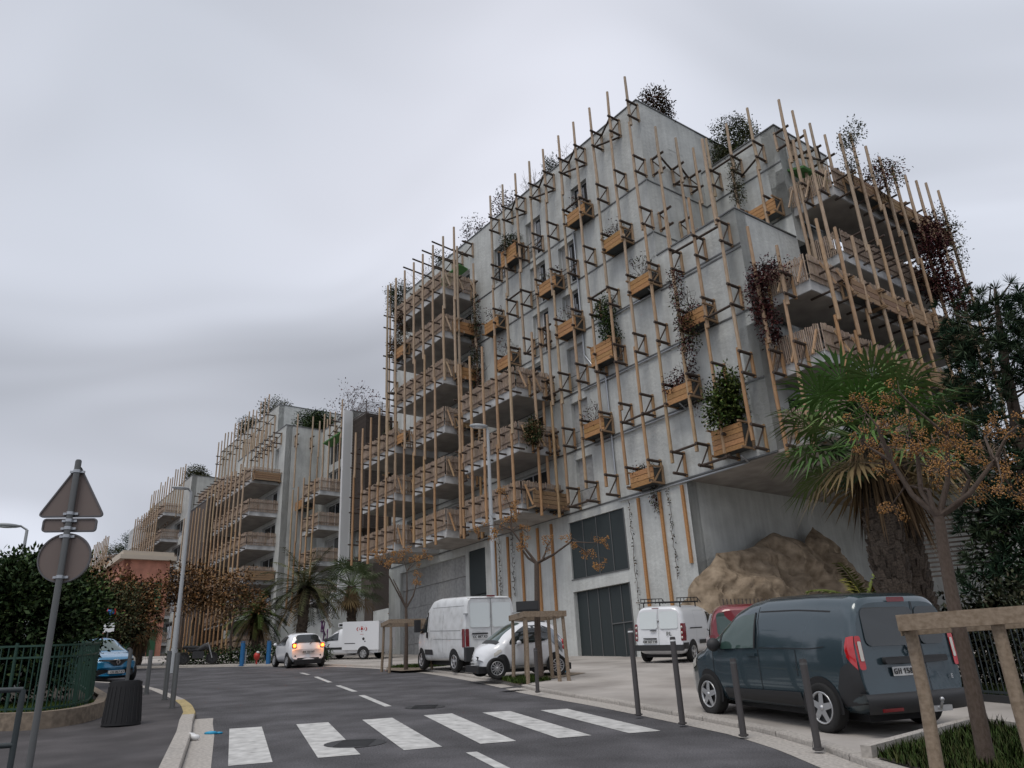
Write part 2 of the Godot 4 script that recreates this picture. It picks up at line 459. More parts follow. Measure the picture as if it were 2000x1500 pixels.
func main_building() -> void:
	var R := block("apartment_building", "large grey concrete apartment block hung with timber poles, brackets and plank planters", 30, 25, 2.6)
	var w := Mb.new()
	var wins := []
	for h in [[26.75, 28.15, 21.68, 24.2], [29.35, 30.75, 21.68, 24.2], [26.75, 28.15, 18.65, 21.15], [29.35, 30.75, 18.65, 21.15], [25.4, 26.7, 24.85, 27.3], [29.5, 30.9, 24.85, 27.3], [32.9, 34.2, 24.85, 27.3]]:
		if h[3] - h[2] > 1: wins.append(h)
	var shut := [[26.85, 28.1, 15.6, 18.05], [26.85, 28.1, 12.6, 15.0], [26.85, 28.1, 9.6, 12.0]]
	var loggia := []
	for i in 6:
		loggia.append([37.0, 41.6, GL[i] + 0.5, GL[i] + 2.75])
	for i in 3:
		loggia.append([30.2, 33.6, GL[i] + 0.5, GL[i] + 2.75])
	for i in 2:
		loggia.append([42.6, 45.4, GL[i] + 0.5, GL[i] + 2.75])
	wall(w, "A", 25.0, 21.2, 47.6, 9.44, 29.5, wins + shut + loggia, 0.32, 0.7)
	cub(w, 21.2, 47.6, 9.44, 29.48, 25.62, 40)                 # tall block behind its front
	wall(w, "A", 25.0, 16.6, 21.2, 9.44, 20.24, [], 0.3, 0.7)    # lower corner block
	cub(w, 17.4, 21.2, 9.46, 20.22, 25.6, 29.5)
	cub(w, 16.6, 17.4, 9.44, 20.22, 25.0, 26.3); cub(w, 16.6, 17.4, 18.0, 20.22, 26.3, 29.5)
	wall(w, "A", 29.5, 16.6, 21.2, 20.2, 26.7, [], 0.3, 0.7)     # third block, set back
	cub(w, 17.4, 21.2, 20.2, 26.68, 30.1, 34)
	cub(w, 16.6, 17.4, 21.6, 26.7, 29.5, 30.2); cub(w, 16.6, 17.4, 24.6, 26.68, 30.2, 34)
	cub(w, 17.4, 30, 9.5, 21.6, 29.6, 44)
	# right-hand face of the tall block with two windows
	var tw := [[26.95, 28.15, 24.75, 27.3], [26.95, 28.15, 21.75, 24.25]]
	wall(w, "B", 21.19, 25.05, 29.5, 20.2, 29.49, tw, 0.3, 0.02)
	# podium
	var garage := [38.4, 46.3, 2.2, 8.93]
	var door := [36.35, 38.05, 2.2, 9.05]
	var g1 := [25.12, 28.99, 6.27, 9.0]
	var g2 := [25.2, 29.0, 2.6, 5.68]
	wall(w, "A", 25.003, 21.2, 47.9, 1.6, 9.42, [garage, door, g1, g2], 0.4, 0.6)
	cub(w, 21.3, 47.8, 1.6, 9.4, 25.55, 40)
	cub(w, 21.2, 21.32, 1.2, 9.4, 25.5, 40)
	cub(w, 21.2, 21.3, 1.6, 9.42, 25.0, 25.6)
	var W := put("wall", w, M.concrete, R)
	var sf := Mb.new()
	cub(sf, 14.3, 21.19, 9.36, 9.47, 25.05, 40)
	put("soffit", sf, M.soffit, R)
	var bw := Mb.new()                                           # back of the undercroft and its inner side
	cub(bw, 8, 21.2, 0.8, 9.4, 39.0, 39.4)
	put("undercroft_wall", bw, M.concrete, R)
	# grooves and copings
	var gv := Mb.new()
	for i in range(0, 6):
		groove(gv, "A", 25.0, 21.2, 47.6, GL[i])
		if GL[i] < 20: groove(gv, "A", 25.0, 16.6, 21.2, GL[i])
	groove(gv, "A", 29.5, 16.6, 21.2, 21.6); groove(gv, "A", 29.5, 16.6, 21.2, 24.6)
	groove(gv, "B", 21.19, 25.05, 29.5, 24.6); groove(gv, "B", 21.19, 25.05, 29.5, 21.6)
	groove(gv, "A", 25.0, 16.6, 21.2, 18.4)
	put("joint_strip", gv, M.coping, W)
	var cp := Mb.new()
	cub(cp, 21.15, 47.65, 29.5, 29.56, 24.95, 25.35); cub(cp, 21.15, 21.5, 29.5, 29.56, 25.35, 40)
	cub(cp, 16.55, 21.18, 20.24, 20.30, 24.95, 25.3); cub(cp, 16.55, 16.9, 20.24, 20.30, 25.3, 29.4)
	cub(cp, 16.55, 21.18, 26.7, 26.76, 29.45, 29.8); cub(cp, 16.55, 16.9, 26.7, 26.76, 29.8, 34.0)
	put("coping", cp, M.coping, R)
	for h in wins: window(R, "A", 25.0, h, 0.2, true, 1 if rf(0, 1) < 0.5 else 0)
	for h in tw: window(R, "B", 21.19, h, 0.2, true, 1)
	for h in shut:
		var s := Mb.new()
		wcub(s, "A", 25.0, h[0], (h[0] + h[1]) * 0.5, h[2], h[3], 0.16, 0.2)
		wcub(s, "A", 25.0, (h[0] + h[1]) * 0.5 + 0.01, h[1], h[2], h[3], 0.2, 0.24)
		var o := put("window_shutter", s, M.tile_wall, R)
		var r := Mb.new()
		for y in [0.15, 0.75]: wcub(r, "A", 25.0, h[0] - 0.1, h[1] + 0.1, h[2] + y, h[2] + y + 0.03, -0.06, -0.03)
		put("guard_rail", r, M.steel, o)
	for h in loggia: window(R, "A", 25.0, h, 0.25, false, 1 if rf(0, 1) < 0.4 else 0)
	# panels in the podium
	for gp in [[g1, 4, 0.08], [g2, 5, 0.22]]:
		var h: Array = gp[0]
		var k: int = gp[1]
		for i in k:
			var p := Mb.new()
			var a: float = lerpf(h[0], h[1], float(i) / k); var b: float = lerpf(h[0], h[1], float(i + 1) / k)
			wcub(p, "A", 25.0, a + 0.02, b - 0.02, h[2] + 0.02, h[3] - 0.02, gp[2], gp[2] + 0.05)
			var o := put("metal_panel", p, M.mesh_panel, R)
			var q := Mb.new()
			wcub(q, "A", 25.0, a - 0.02, a + 0.02, h[2], h[3], gp[2] - 0.03, gp[2] + 0.02)
			put("panel_post", q, M.steel, o)
		var fr := Mb.new()
		wcub(fr, "A", 25.0, h[0] - 0.05, h[1] + 0.05, h[2] - 0.05, h[2], -0.03, 0.1); wcub(fr, "A", 25.0, h[0] - 0.06, h[0], h[2], h[3], -0.02, 0.3)
		if h == g2: wcub(fr, "A", 25.0, h[0], h[0] + 1.5, 4.0, 4.05, 0.17, 0.21)
		put("panel_frame", fr, M.steel, R)
	var dd := Mb.new()
	wcub(dd, "A", 25.0, door[0], door[1], 2.2, 6.5, 0.06, 0.12)
	put("metal_door", dd, M.mesh_panel, R)
	var d2 := Mb.new()
	wcub(d2, "A", 25.0, door[0], door[1], 6.54, door[3], 0.06, 0.12)
	put("metal_door", d2, M.mesh_panel, R)
	# closed gateway faced with square slabs
	var rows := [2.2, 3.3, 4.4, 5.5, 6.6, 7.75, 8.93]
	for j in 6:
		for i in 11:
			var a := 38.4 + i * 7.9 / 11.0
			var p := Mb.new()
			var v := rf(0.9, 1.08)
			p.col = Color(v, v, v)
			var back := 0.18 if j == 5 else 0.24
			wcub(p, "A", 25.0, a + 0.008, a + 7.9 / 11.0 - 0.008, rows[j] + 0.008, rows[j + 1] - 0.008, back + rf(0, 0.006), 0.36)
			put("facing_slab", p, M.tile_wall, W)
	# bare orange boards fixed to the podium
	for q in [[24.06, 4.5], [22.76, 4.3], [21.45, 5.95], [30.3, 4.6], [31.45, 4.6], [32.85, 5.2], [34.1, 4.9], [35.3, 6.0]]:
		var m := Mb.new()
		m.col = Color(1.0, 0.95, 0.9) * rf(0.85, 1.1)
		wcub(m, "A", 25.0, q[0] - 0.07, q[0] + 0.07, q[1], 9.2, -0.09, -0.003)
		put("timber_strip", m, M.plank, R)
	# pipes
	var pp := Mb.new()
	pp.tube([L(26.68, 24.5, 24.93), L(26.68, 17.2, 24.93), L(26.0, 16.2, 24.93), L(25.3, 15.6, 24.93), L(25.3, 9.5, 24.93)], [0.05, 0.05, 0.05, 0.05, 0.05], 8)
	put("downpipe", pp, M.zinc, R)
	for q in [[9.30, 17.9, 25.2], [12.36, 20.6, 26.5], [15.36, 19.8, 27], [18.43, 21.6, 25]]:
		pp = Mb.new()
		pp.tube([L(q[1], q[0] + 0.22, 24.5), L(q[1], q[0], 24.9), L(q[1] + 0.3, q[0], 24.93), L(q[2], q[0], 24.93)], [0.045, 0.045, 0.045, 0.045], 7)
		put("drain_pipe", pp, M.zinc, R)
	# balconies on the street front
	for i in 6:
		balcony(R, 36.4, 42.4 if i > 2 else 39.9, 22.5, 25.0, GL[i], "frl")
	for i in 3: balcony(R, 29.4, 34.4, 22.5, 25.0, GL[i], "frl")
	for i in 3: balcony(R, 41.3, 45.7, 21.9, 25.0, GL[i], "frl")
	# balconies round the right-hand side, carried out over the garden
	balcony(R, 14.5, 16.6, 29.7, 38.6, 21.5, "r")
	balcony(R, 15.0, 16.7, 30.2, 38.6, 18.5, "r")
	balcony(R, 14.2, 16.6, 25.5, 38.6, 15.35, "r"); balcony(R, 14.2, 16.6, 25.5, 38.6, 12.35, "r"); balcony(R, 14.2, 16.6, 25.5, 38.6, 9.4, "r")
	for q in [[21.5, 29.7, 31.0, 14.5], [18.5, 30.2, 35.5, 15.0], [15.35, 25.5, 27.9, 14.2], [15.35, 32, 36, 14.2], [12.35, 25.5, 31.0, 14.2], [12.35, 33, 38.6, 14.2], [9.4, 25.5, 33.0, 14.2]]:
		pass
	for q in [[21.5, 29.7, 14.5], [18.5, 30.2, 15.0], [15.35, 25.5, 14.2], [12.35, 25.5, 14.2], [9.4, 25.5, 14.2]]:
		var p := Mb.new()                                       # end screen of each level, seen from the street
		pickets(p, L(16.6, q[0] + 0.42, q[1] - 0.05), L(q[2], q[0] + 0.42, q[1] - 0.05), q[0])
		stuff(put("picket_screen", p, M.picket, R))
	# dark glazed rooms behind them
	for i in 5:
		var y: float = [9.4, 12.35, 15.35, 18.5, 21.5][i]
		var a := 26.4 if i < 3 else 30.3
		for k in 4:
			if a + k * 3.0 + 2.6 < 39.5: window(R, "B", 17.1, [a + k * 3.0, a + k * 3.0 + 2.6, y + 0.5, y + 2.7], 0.0, false, 2)
	for i in 4: planter(R, "B", 14.48, 31.6 + i * 2.25, 21.75, 2.1, 0.8, 0.55, true)
	for i in 5: planter(R, "B", 14.18, 28.6 + i * 2.2, 15.45, 2.0, 0.75, 0.5, true)
	for i in 3: planter(R, "B", 14.18, 31.0 + i * 2.5, 12.5, 2.1, 0.75, 0.5, true)
	planter(R, "B", 14.98, 37.2, 18.6, 1.8, 0.8, 0.5, true)
	var aw := Mb.new()
	aw.box(L(16.2, 24.05, 31.1), Vector3(0.45, 0.16, 0), Vector3(-0.02, 0.05, 0), Vector3(0, 0, 1.2))
	put("awning", aw, M.awning, R)
	aw = Mb.new()
	aw.box(L(38.8, 27.5, 24.7), Vector3(1.6, 0, 0), Vector3(0, 0.04, 0), Vector3(0, -0.1, 0.35))
	put("awning", aw, M.awning, R)
	# --- timber frame, street front
	var spots := [[25.74, 4], [23.2, 3], [31.85, 4], [28.5, 3], [21.8, 2], [27.2, 2], [19.05, 1], [24.85, 1], [32.75, 2], [20.4, 0], [25.85, 0], [18.3, 0], [23.1, -1], [33.9, 3]]
	var cols := []
	for j in 13: cols.append(17.1 + 1.37 * j)
	for j in 13:
		var s: float = cols[j]
		var top := 30.7
		if j < 3: top = [24.0, 21.6, 21.4][j]
		var bot := 9.7 + rf(0, 0.5)
		if s > 29.6: bot = 18.7
		poles(R, s, 24.35, bot, top)
		for i in 6:
			if j < 3 and GL[i] > 17.0: continue
			if s > 29.6 and GL[i] < 18: continue
			bracket(R, L(s, 0, 24.35), L(s, 0, 25.0), GL[i] + 0.12)
		if j < 3:
			bracket(R, L(s, 0, 24.35), L(s, 0, 25.0), 18.6, 1.0)
		else:
			bracket(R, L(s, 0, 24.35), L(s, 0, 25.0), 28.1, 0.95)
			if j % 2 == 0 and j < 12:
				beam(R, L(s, 29.0 - 0.0, 24.35), L(s + 1.37, 29.0, 24.98))
				beam(R, L(s, 28.1, 24.98), L(s + 1.37, 28.1, 24.35))
	for j in 2: beam(R, L(cols[j], 19.5, 24.5), L(cols[j + 1], 19.5, 24.45))
	for q in [[3, 1, 0], [5, 3, 1], [8, 2, 0], [6, 5, 1], [1, 0, 0], [2, 0, 1], [7, 0, 0], [10, 4, 1], [4, 1, 0], [9, 3, 0], [0, 2, 0]]:
		beam(R, L(cols[q[0]], GL[q[1]] + 0.12 + 0.92 * q[2], 24.3), L(cols[q[0] + 1], GL[q[1]] + 0.12 + 0.92 * q[2], 24.35))
	var foot := [24.55, 21.6, 25.05, 21.55, 18.55, 18.5, 15.55, 16.0, 18.6, 12.55, 12.6, 9.75, 9.5, 21.4]
	for i in spots.size():
		var big := i in [2, 7, 11]
		planter(R, "A", 25.0, spots[i][0], foot[i], 1.5 if big else 1.42, 1.05 if big else 0.72, 0.66)
	# third block and the side of the tall one
	for q in [[20.15, 28.0], [18.8, 28.0], [17.45, 28.05]]:
		poles(R, q[0], 28.85, 20.5, q[1])
		bracket(R, L(q[0], 0, 28.85), L(q[0], 0, 29.5), 25.0); bracket(R, L(q[0], 0, 28.85), L(q[0], 0, 29.5), 21.8)
	beam(R, L(20.15, 25.9, 28.8), L(17.45, 25.9, 28.85)); beam(R, L(18.8, 25.0, 29.4), L(17.45, 25.0, 28.85))
	planter(R, "A", 29.5, 17.7, 21.7, 1.5, 0.8, 0.65)
	for q in [[25.4, 27.5], [26.9, 27.5], [28.2, 27.4]]:
		poles(R, 20.55, q[0], 20.4, q[1])
		bracket(R, L(20.55, 0, q[0]), L(21.19, 0, q[0]), 25.0); bracket(R, L(20.55, 0, q[0]), L(21.19, 0, q[0]), 21.8)
	beam(R, L(20.6, 25.9, 25.4), L(21.1, 25.9, 26.9)); beam(R, L(21.1, 25.0, 26.9), L(20.6, 25.0, 28.2)); beam(R, L(20.6, 25.9, 26.9), L(21.1, 25.9, 28.2))
	# poles before the balconies
	for j in 8:
		var s := 34.15 + 1.21 * j
		poles(R, s, 21.95, 18.3 if s < 36 else 9.3 + rf(-0.3, 0.3), 27.9)
		for i in range(0, 6):
			if s < 36.2 or (s > 40 and i < 3): continue
			for h in [0.35, 1.25]:
				beam(R, L(s + 0.1, GL[i] + h - 0.3, 21.7), L(s + 0.1, GL[i] + h - 0.3, 22.75), 0.05)
	for j in 4:
		var s := 36.6 + 1.25 * j
		beam(R, L(s, 28.2, 21.9), L(s + 0.5, 28.3, 24.95)); bracket(R, L(s, 0, 24.35), L(s, 0, 25.0), 28.0)
	for j in 5:
		var s := 41.35 + 1.15 * j
		poles(R, s, 21.35, 9.2 + rf(-0.3, 0.3), 18.4 + rf(-0.6, 0.6))
		for i in 3:
			for h in [0.1, 1.1]: beam(R, L(s + 0.1, GL[i] + h, 21.1), L(s + 0.1, GL[i] + h, 22.1), 0.05)
	for s in [42.7, 46.9]: poles(R, s, 22.6 if s < 46 else 24.35, 9.6, 28.2 if s < 46 else 30.7)
	for i in range(2, 6): bracket(R, L(46.9, 0, 24.35), L(46.9, 0, 25.0), GL[i] + 0.1)
	for j in 5:
		var s := 29.2 + 1.2 * j
		poles(R, s, 21.95, 9.2 + rf(-0.3, 0.2), 19.2 + rf(-0.5, 0.5))
		for i in 3:
			for h in [0.1, 1.1]: beam(R, L(s + 0.1, GL[i] + h, 21.7), L(s + 0.1, GL[i] + h, 22.75), 0.05)
	# at the balcony ends
	for q in [[35.8, 23.3, 9.3, 27.9], [35.8, 24.5, 9.4, 27.0], [28.75, 23.2, 9.2, 18.9], [28.75, 24.3, 9.2, 20.2]]:
		poles(R, q[0], q[1], q[2], q[3])
		for i in 6:
			if GL[i] + 1.5 > q[3]: continue
			bracket(R, L(q[0], 0, q[1]), L(q[0] + 0.62, 0, q[1]), GL[i] + 0.05, 1.0)
	for q in [[36.35, 22.5, 6], [29.35, 22.5, 3], [41.25, 21.9, 3]]:      # pale struts at the balcony corners
		for i in int(q[2]):
			for k in 3:
				var st := Mb.new()
				st.col = pole_color(GL[i])
				var n0: float = q[1] + 0.15 + k * 0.95
				st.bar(L(q[0] - 0.06, GL[i] + 1.35, n0), L(q[0] - 0.55, GL[i] + 0.25, n0 + 0.05), 0.07, 0.07)
				put("timber_strut", st, M.pole, R)
	for q in [[14.4, 21.5, 29.65], [14.1, 15.35, 25.45], [14.1, 12.35, 25.45]]:
		for k in 3:
			var st := Mb.new()
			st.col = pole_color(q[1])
			st.bar(L(q[0] + 0.2 + k * 0.9, q[1] + 1.3, q[2] - 0.05), L(q[0] + 0.25 + k * 0.9, q[1] + 0.2, q[2] - 0.55), 0.07, 0.07)
			put("timber_strut", st, M.pole, R)
		for k in 8:
			var st := Mb.new()
			st.col = pole_color(q[1])
			st.bar(L(q[0] - 0.05, q[1] + 1.35, q[2] + 0.8 + k * 1.17), L(q[0] - 0.5, q[1] + 0.2, q[2] + 0.85 + k * 1.17), 0.07, 0.07)
			put("timber_strut", st, M.pole, R)
	for i in [3, 2, 4]: planter(R, "B", 36.36, 23.9, GL[i] + 0.3, 1.5, 0.75, 0.5, i == 2)
	planter(R, "B", 29.36, 23.9, 9.6, 2.3, 0.85, 0.55, true)
	planter(R, "A", 22.4, 41.0, 21.9, 1.4, 0.7, 0.4); planter(R, "A", 22.4, 40.9, 16.0, 1.3, 0.6, 0.4)
	planter(R, "A", 24.8, 46.4, 15.7, 1.4, 0.9, 0.6)
	# poles on the right-hand side
	for q in [[29.2, 27.6], [30.5, 27.65], [31.9, 27.5], [33.1, 27.3]]:
		poles(R, 15.95, q[0], 21.6 if q[0] > 29.5 else 18.6, q[1])
		bracket(R, L(15.95, 0, q[0]), L(16.6, 0, q[0]), 25.1)
	beam(R, L(15.9, 26.0, 29.2), L(16.5, 26.0, 30.5)); beam(R, L(16.5, 25.2, 30.5), L(15.9, 25.2, 31.9)); beam(R, L(15.9, 26.0, 31.9), L(16.5, 26.0, 33.1))
	for j in 9:
		var n := 29.9 + 1.17 * j
		poles(R, 13.75, n, 9.0, 24.7 + rf(-0.3, 0.3))
		for y in [21.4, 22.3, 18.4, 19.3, 15.3, 16.2, 12.3, 13.2]:
			beam(R, L(13.5, y, n + 0.1), L(14.7, y, n + 0.1), 0.05)
	for j in 3:
		var n := 26.1 + 1.25 * j
		poles(R, 13.75, n, 8.8, 18.5)
		for y in [15.3, 16.2, 12.3, 13.2]: beam(R, L(13.5, y, n + 0.1), L(14.7, y, n + 0.1), 0.05)
	for q in [[16.0, 24.75], [15.0, 24.9]]:
		poles(R, q[0], q[1], 9.0, 18.9 if q[0] > 15.5 else 17.5)
		for y in [15.3, 12.3, 9.4]: bracket(R, L(q[0], 0, q[1]), L(q[0], 0, q[1] + 0.62), y, 0.95)
	for q in [[15.7, 29.2], [14.8, 29.0]]:
		poles(R, q[0], q[1], 18.6, 25.0)
		bracket(R, L(q[0], 0, q[1]), L(q[0], 0, q[1] + 0.6), 21.5, 1.0)
func far_building(label: String, s0: float, s1: float, n: float, y0: float, y1: float, depth: float, lev: Array, wins: Array, bal: Array, pol: Array, slat := false) -> Node3D:
	var R := block("apartment_building", label, s0, n, y0)
	R.set_meta("group", "timber-hung apartment blocks further up the street")
	var w := Mb.new()
	wall(w, "A", n, s0, s1, y0, y1, wins, 0.3, 0.6)
	cub(w, s0, s1, y0, y1 - 0.02, n + 0.55, n + depth)
	cub(w, s0, s0 + 0.4, y0, y1 - 0.01, n + 0.01, n + 0.6)
	put("wall", w, M.slat if slat else M.concrete, R)
	var cp := Mb.new()
	cub(cp, s0 - 0.05, s1, y1, y1 + 0.07, n - 0.05, n + 0.3); cub(cp, s0 - 0.05, s0 + 0.3, y1, y1 + 0.07, n + 0.3, n + depth)
	put("coping", cp, M.coping, R)
	for h in wins: window(R, "A", n, h, 0.2, false, 2 if slat else (1 if rf(0, 1) < 0.4 else 0))
	for b in bal:                                   # [s0, s1, n0, levels...]
		for y in lev:
			if y < b[3] or y > b[4]: continue
			balcony(R, b[0], b[1], b[2], n, y, "frl", 0.45)
			for k in int((b[1] - b[0]) / 1.25):
				for h in [0.1, 1.1]:
					beam(R, L(b[0] + 0.3 + k * 1.25, y + h, b[2] - 0.8), L(b[0] + 0.3 + k * 1.25, y + h, b[2] + 0.1), 0.055)
	for p in pol:                                   # [s from, s to, n, y0, y1]
		var s: float = p[0]
		while s <= p[1]:
			poles(R, s, p[2], p[3] + rf(-0.3, 0.3), p[4] + rf(-0.4, 0.4), 0.085, 5)
			s += 1.25
	return R
func louvres(R: Node3D, ax: String, c: float, u0: float, u1: float, y0: float, y1: float) -> void:   # close horizontal laths
	var m := Mb.new()
	var y := y0
	while y < y1:
		var v := rf(0.7, 1.3)
		m.col = Color(v, v, v)
		wcub(m, ax, c, u0, u1, y, y + 0.07, -0.09, -0.05)
		y += 0.14
	stuff(put("lath_screen", m, M.slat, R))
func other_buildings() -> void:
	# lath-clad stair tower and courtyard wing between the blocks
	var R := block("stair_tower", "dark stair tower clad in horizontal laths with an open railing on its roof", 58.2, 28, 9.0)
	tag(R, "dark stair tower clad in horizontal laths with an open railing on its roof", "building")
	var w := Mb.new()
	cub(w, 58.3, 60.9, 14.6, 24.4, 28.1, 36)
	cub(w, 58.8, 61.0, 3.0, 14.6, 29.2, 36)
	put("wall", w, M.slat, R)
	louvres(R, "A", 28.1, 58.2, 60.9, 14.4, 24.5); louvres(R, "B", 58.3, 28.05, 36.0, 14.4, 24.5)
	var rl := Mb.new()
	for k in 9: rl.bar(L(58.25, 24.5 + k * 0.13, 28.05), L(58.25, 24.5 + k * 0.13, 36), 0.03, 0.03)
	for k in 9: rl.bar(L(58.25, 24.5 + k * 0.13, 28.05), L(60.9, 24.5 + k * 0.13, 28.05), 0.03, 0.03)
	for k in 6: rl.bar(L(58.25, 24.4, 28.05 + k * 1.5), L(58.25, 25.7, 28.05 + k * 1.5), 0.06, 0.06)
	put("roof_railing", rl, M.slat, R)
	R = far_building("pale grey wing with a white end wall and a green awning under its roof", 60.9, 68.2, 28, 3.0, 25.4, 12, [5.8, 8.85, 11.9, 14.95, 18.0, 21.0], [[63, 66, 18.6, 20.8], [63, 66, 15.5, 17.7], [63, 66, 12.4, 14.6], [63, 66, 21.5, 23.6]], [[62.9, 66.6, 26.0, 8, 19]], [[62.4, 67.4, 25.3, 8.5, 19.5], [61.8, 67, 27.3, 19, 26.3]])
	var m := Mb.new()
	m.box(L(63.6, 23.4, 27.6), Vector3(1.9, 0, 0), Vector3(0, 0.05, 0), Vector3(0, -0.12, 0.4))
	put("awning", m, M.awning, R)
	m = Mb.new(); cub(m, 60.95, 61.3, 3, 25.4, 27.2, 28.1); put("end_fin", m, M.white_trim, R)
	for k in 3: bracket(R, L(61.8 + k * 1.25, 0, 27.3), L(61.8 + k * 1.25, 0, 28.0), 23.9, 1.0, 5)
	planter(R, "A", 27.0, 67.2, 17.5, 2.0, 0.8, 1.2)
	R = far_building("grey block with broad white corner and balconies of weathered pickets", 67.9, 82, 24.5, 3.0, 25.6, 14, [5.2, 8.0, 11.0, 14.0, 17.0, 20.0], [[69.2, 72.6, 8.6, 10.6], [69.2, 72.6, 11.6, 13.6], [69.2, 72.6, 14.6, 16.6], [69.2, 72.6, 17.6, 19.6], [74, 79, 8.6, 10.6], [74, 79, 11.6, 13.6], [74, 79, 14.6, 16.6], [74, 79, 17.6, 19.6], [69.4, 70.4, 21.6, 23.8]], [[68.9, 79.5, 21.9, 4, 21]], [[68.7, 80, 21.2, 4.6, 21.6], [69, 78, 23.8, 21, 26.6]])
	for k in 6: bracket(R, L(69 + k * 1.25, 0, 23.8), L(69 + k * 1.25, 0, 24.5), 24.0 - k * 0.02, 1.0, 5)
	for k in 4: bracket(R, L(67.2, 0, 25.3 + k * 1.5), L(67.9, 0, 25.3 + k * 1.5), 23.6, 1.0, 5)
	for k in 4: poles(R, 67.2, 25.3 + k * 1.5, 19.5, 26.6, 0.08, 5)
	planter(R, "B", 68.85, 23.2, 11.3, 2.4, 0.8, 0.5, true); planter(R, "B", 68.85, 23.2, 20.2, 2.4, 0.8, 0.5, true)
	R = far_building("taller plain grey block rising behind the balconied block", 76.0, 96, 26.5, 3.0, 30.6, 12, [20.0, 23.0], [[79, 80.2, 26.4, 28.5], [83, 84.2, 26.4, 28.5]], [[84, 94, 23.9, 19, 24]], [[77, 95, 25.7, 20, 31.6]])
	for k in 8: bracket(R, L(77 + k * 2.5, 0, 25.7), L(77 + k * 2.5, 0, 26.5), 28.6, 1.0, 5)
	R = far_building("dark lath-clad block with small windows behind the street lamp", 84, 92, 22.6, 3.0, 22.0, 12, [], [[85.5, 86.7, 8, 9.8], [85.5, 86.7, 11, 12.8], [85.5, 86.7, 14, 15.8], [89, 90.2, 11, 12.8], [89, 90.2, 14, 15.8]], [], [[84.3, 92, 22.0, 4, 21]], true)
	louvres(R, "A", 22.6, 84, 85.3, 3, 22); louvres(R, "B", 84, 22.6, 30, 3, 22)
	R = far_building("far balconied block stepping down beyond the dark lath-clad one", 97, 118, 23.6, 3.0, 27.6, 14, [8.0, 11.0, 14.0, 17.0, 20.0, 23.2], [[99, 103, 8.6, 10.6], [99, 103, 11.6, 13.6], [99, 103, 14.6, 16.6], [99, 103, 17.6, 19.6], [105, 112, 14.6, 16.6], [105, 112, 17.6, 19.6], [99, 103, 20.6, 22.6]], [[100.5, 112, 21.6, 7, 24]], [[100, 113, 20.8, 7, 24.8], [98, 116, 23.0, 23, 29.4]])
	R = far_building("farthest low block with a white cubic roof room and shrubs on top", 119, 150, 22.0, 3.0, 22.2, 14, [17.0, 20.0], [[122, 128, 17.6, 19.4], [131, 140, 17.6, 19.4]], [[121, 146, 19.6, 16, 21]], [[120, 148, 19.0, 14, 24.2]])
	m = Mb.new(); cub(m, 119.4, 127, 22.2, 26.0, 22.8, 32); put("roof_room", m, M.band, R)
	for k in 3: planter(R, "A", 19.6, 120.5 + k * 3, 19.8, 2.6, 1.0, 0.6, true)
	R = far_building("last dark block at the far end with a lath screen along its roof", 152, 166, 19.0, 3.0, 23.0, 12, [17.5], [[154, 158, 18, 20]], [[153, 163, 16.8, 16, 18]], [], true)
	m = Mb.new()
	for k in 10: m.bar(L(152, 23.1 + k * 0.3, 19), L(166, 23.1 + k * 0.3, 19), 0.1, 0.1)
	for k in 10: m.bar(L(152, 23.1 + k * 0.3, 19), L(152, 23.1 + k * 0.3, 30), 0.1, 0.1)
	put("roof_railing", m, M.slat, R)
	# low courtyard wall behind the palms
	var wl := block("garden_wall", "low grey concrete wall with graffiti behind the palms and box van", 52, 26, 3.2)
	tag(wl, "low grey concrete wall with purple graffiti behind the palms and box van", "wall")
	m = Mb.new(); cub(m, 49.2, 60, 2.6, 7.8, 29.3, 29.8); cub(m, 60.6, 67.8, 2.6, 7.6, 26.9, 27.4); cub(m, 60.2, 60.9, 2.6, 9.4, 26.4, 29.8)
	put("wall", m, M.concrete, wl)
	m = Mb.new()
	for k in 14:
		var c := L(61.2 + rf(0, 2.2), 4.4 + rf(0, 2.8), 26.87)
		var p := []
		for t in 5: p.append(c + Vector3(rf(-0.4, 0.4), rf(-0.6, 0.6), rf(-0.008, 0.0)))
		m.tube(p, [0.05, 0.07, 0.06, 0.07, 0.04], 4)
	put("graffiti", m, M.graffiti, wl)
	m = Mb.new(); cub(m, 50.0, 51.6, 2.8, 6.4, 29.1, 29.2); put("timber_door", m, M.plank, wl)
	planter(wl, "A", 29.3, 53.4, 7.2, 2.2, 0.7, 0.7)
	# pink house beyond the bend
	var P := thing("pink_house", "pink rendered house with green shutters and a pale cornice among the trees", "house")
	var e := Vector3(-32.7, 0, -64.1); e.y = H(e.x, e.z) - 3.7
	P.transform = Transform3D(Basis(FA, Vector3.UP, FB), e); off = Vector3.ZERO
	w = Mb.new()
	var hl := [[0.9, 2.1, 7.4, 9.6], [4.4, 5.6, 7.4, 9.6], [0.9, 2.1, 3.6, 5.8], [4.4, 5.6, 3.6, 5.8]]
	var hb := [[1.2, 2.5, 7.4, 9.6], [1.2, 2.5, 3.6, 5.8]]
	wall(w, "A", 0, 0, 9, 0, 11.4, hl, 0.25, 0.5); wall(w, "B", 0, 0, 3.6, 0, 11.4, hb, 0.25, 0.5)
	cub(w, 0.5, 9, 0, 11.4, 0.5, 3.6)
	put("wall", w, M.pink_wall, P)
	for h in hl: window(P, "A", 0, h, 0.15, false, 0)
	for h in hb: window(P, "B", 0, h, 0.15, false, 2)
	for h in hb:
		for k in [[h[0] - 0.62, h[0] - 0.02], [h[1] + 0.02, h[1] + 0.62]]:
			m = Mb.new(); wcub(m, "B", 0, k[0], k[1], h[2], h[3], -0.06, -0.01); put("shutter", m, M.shutter, P)
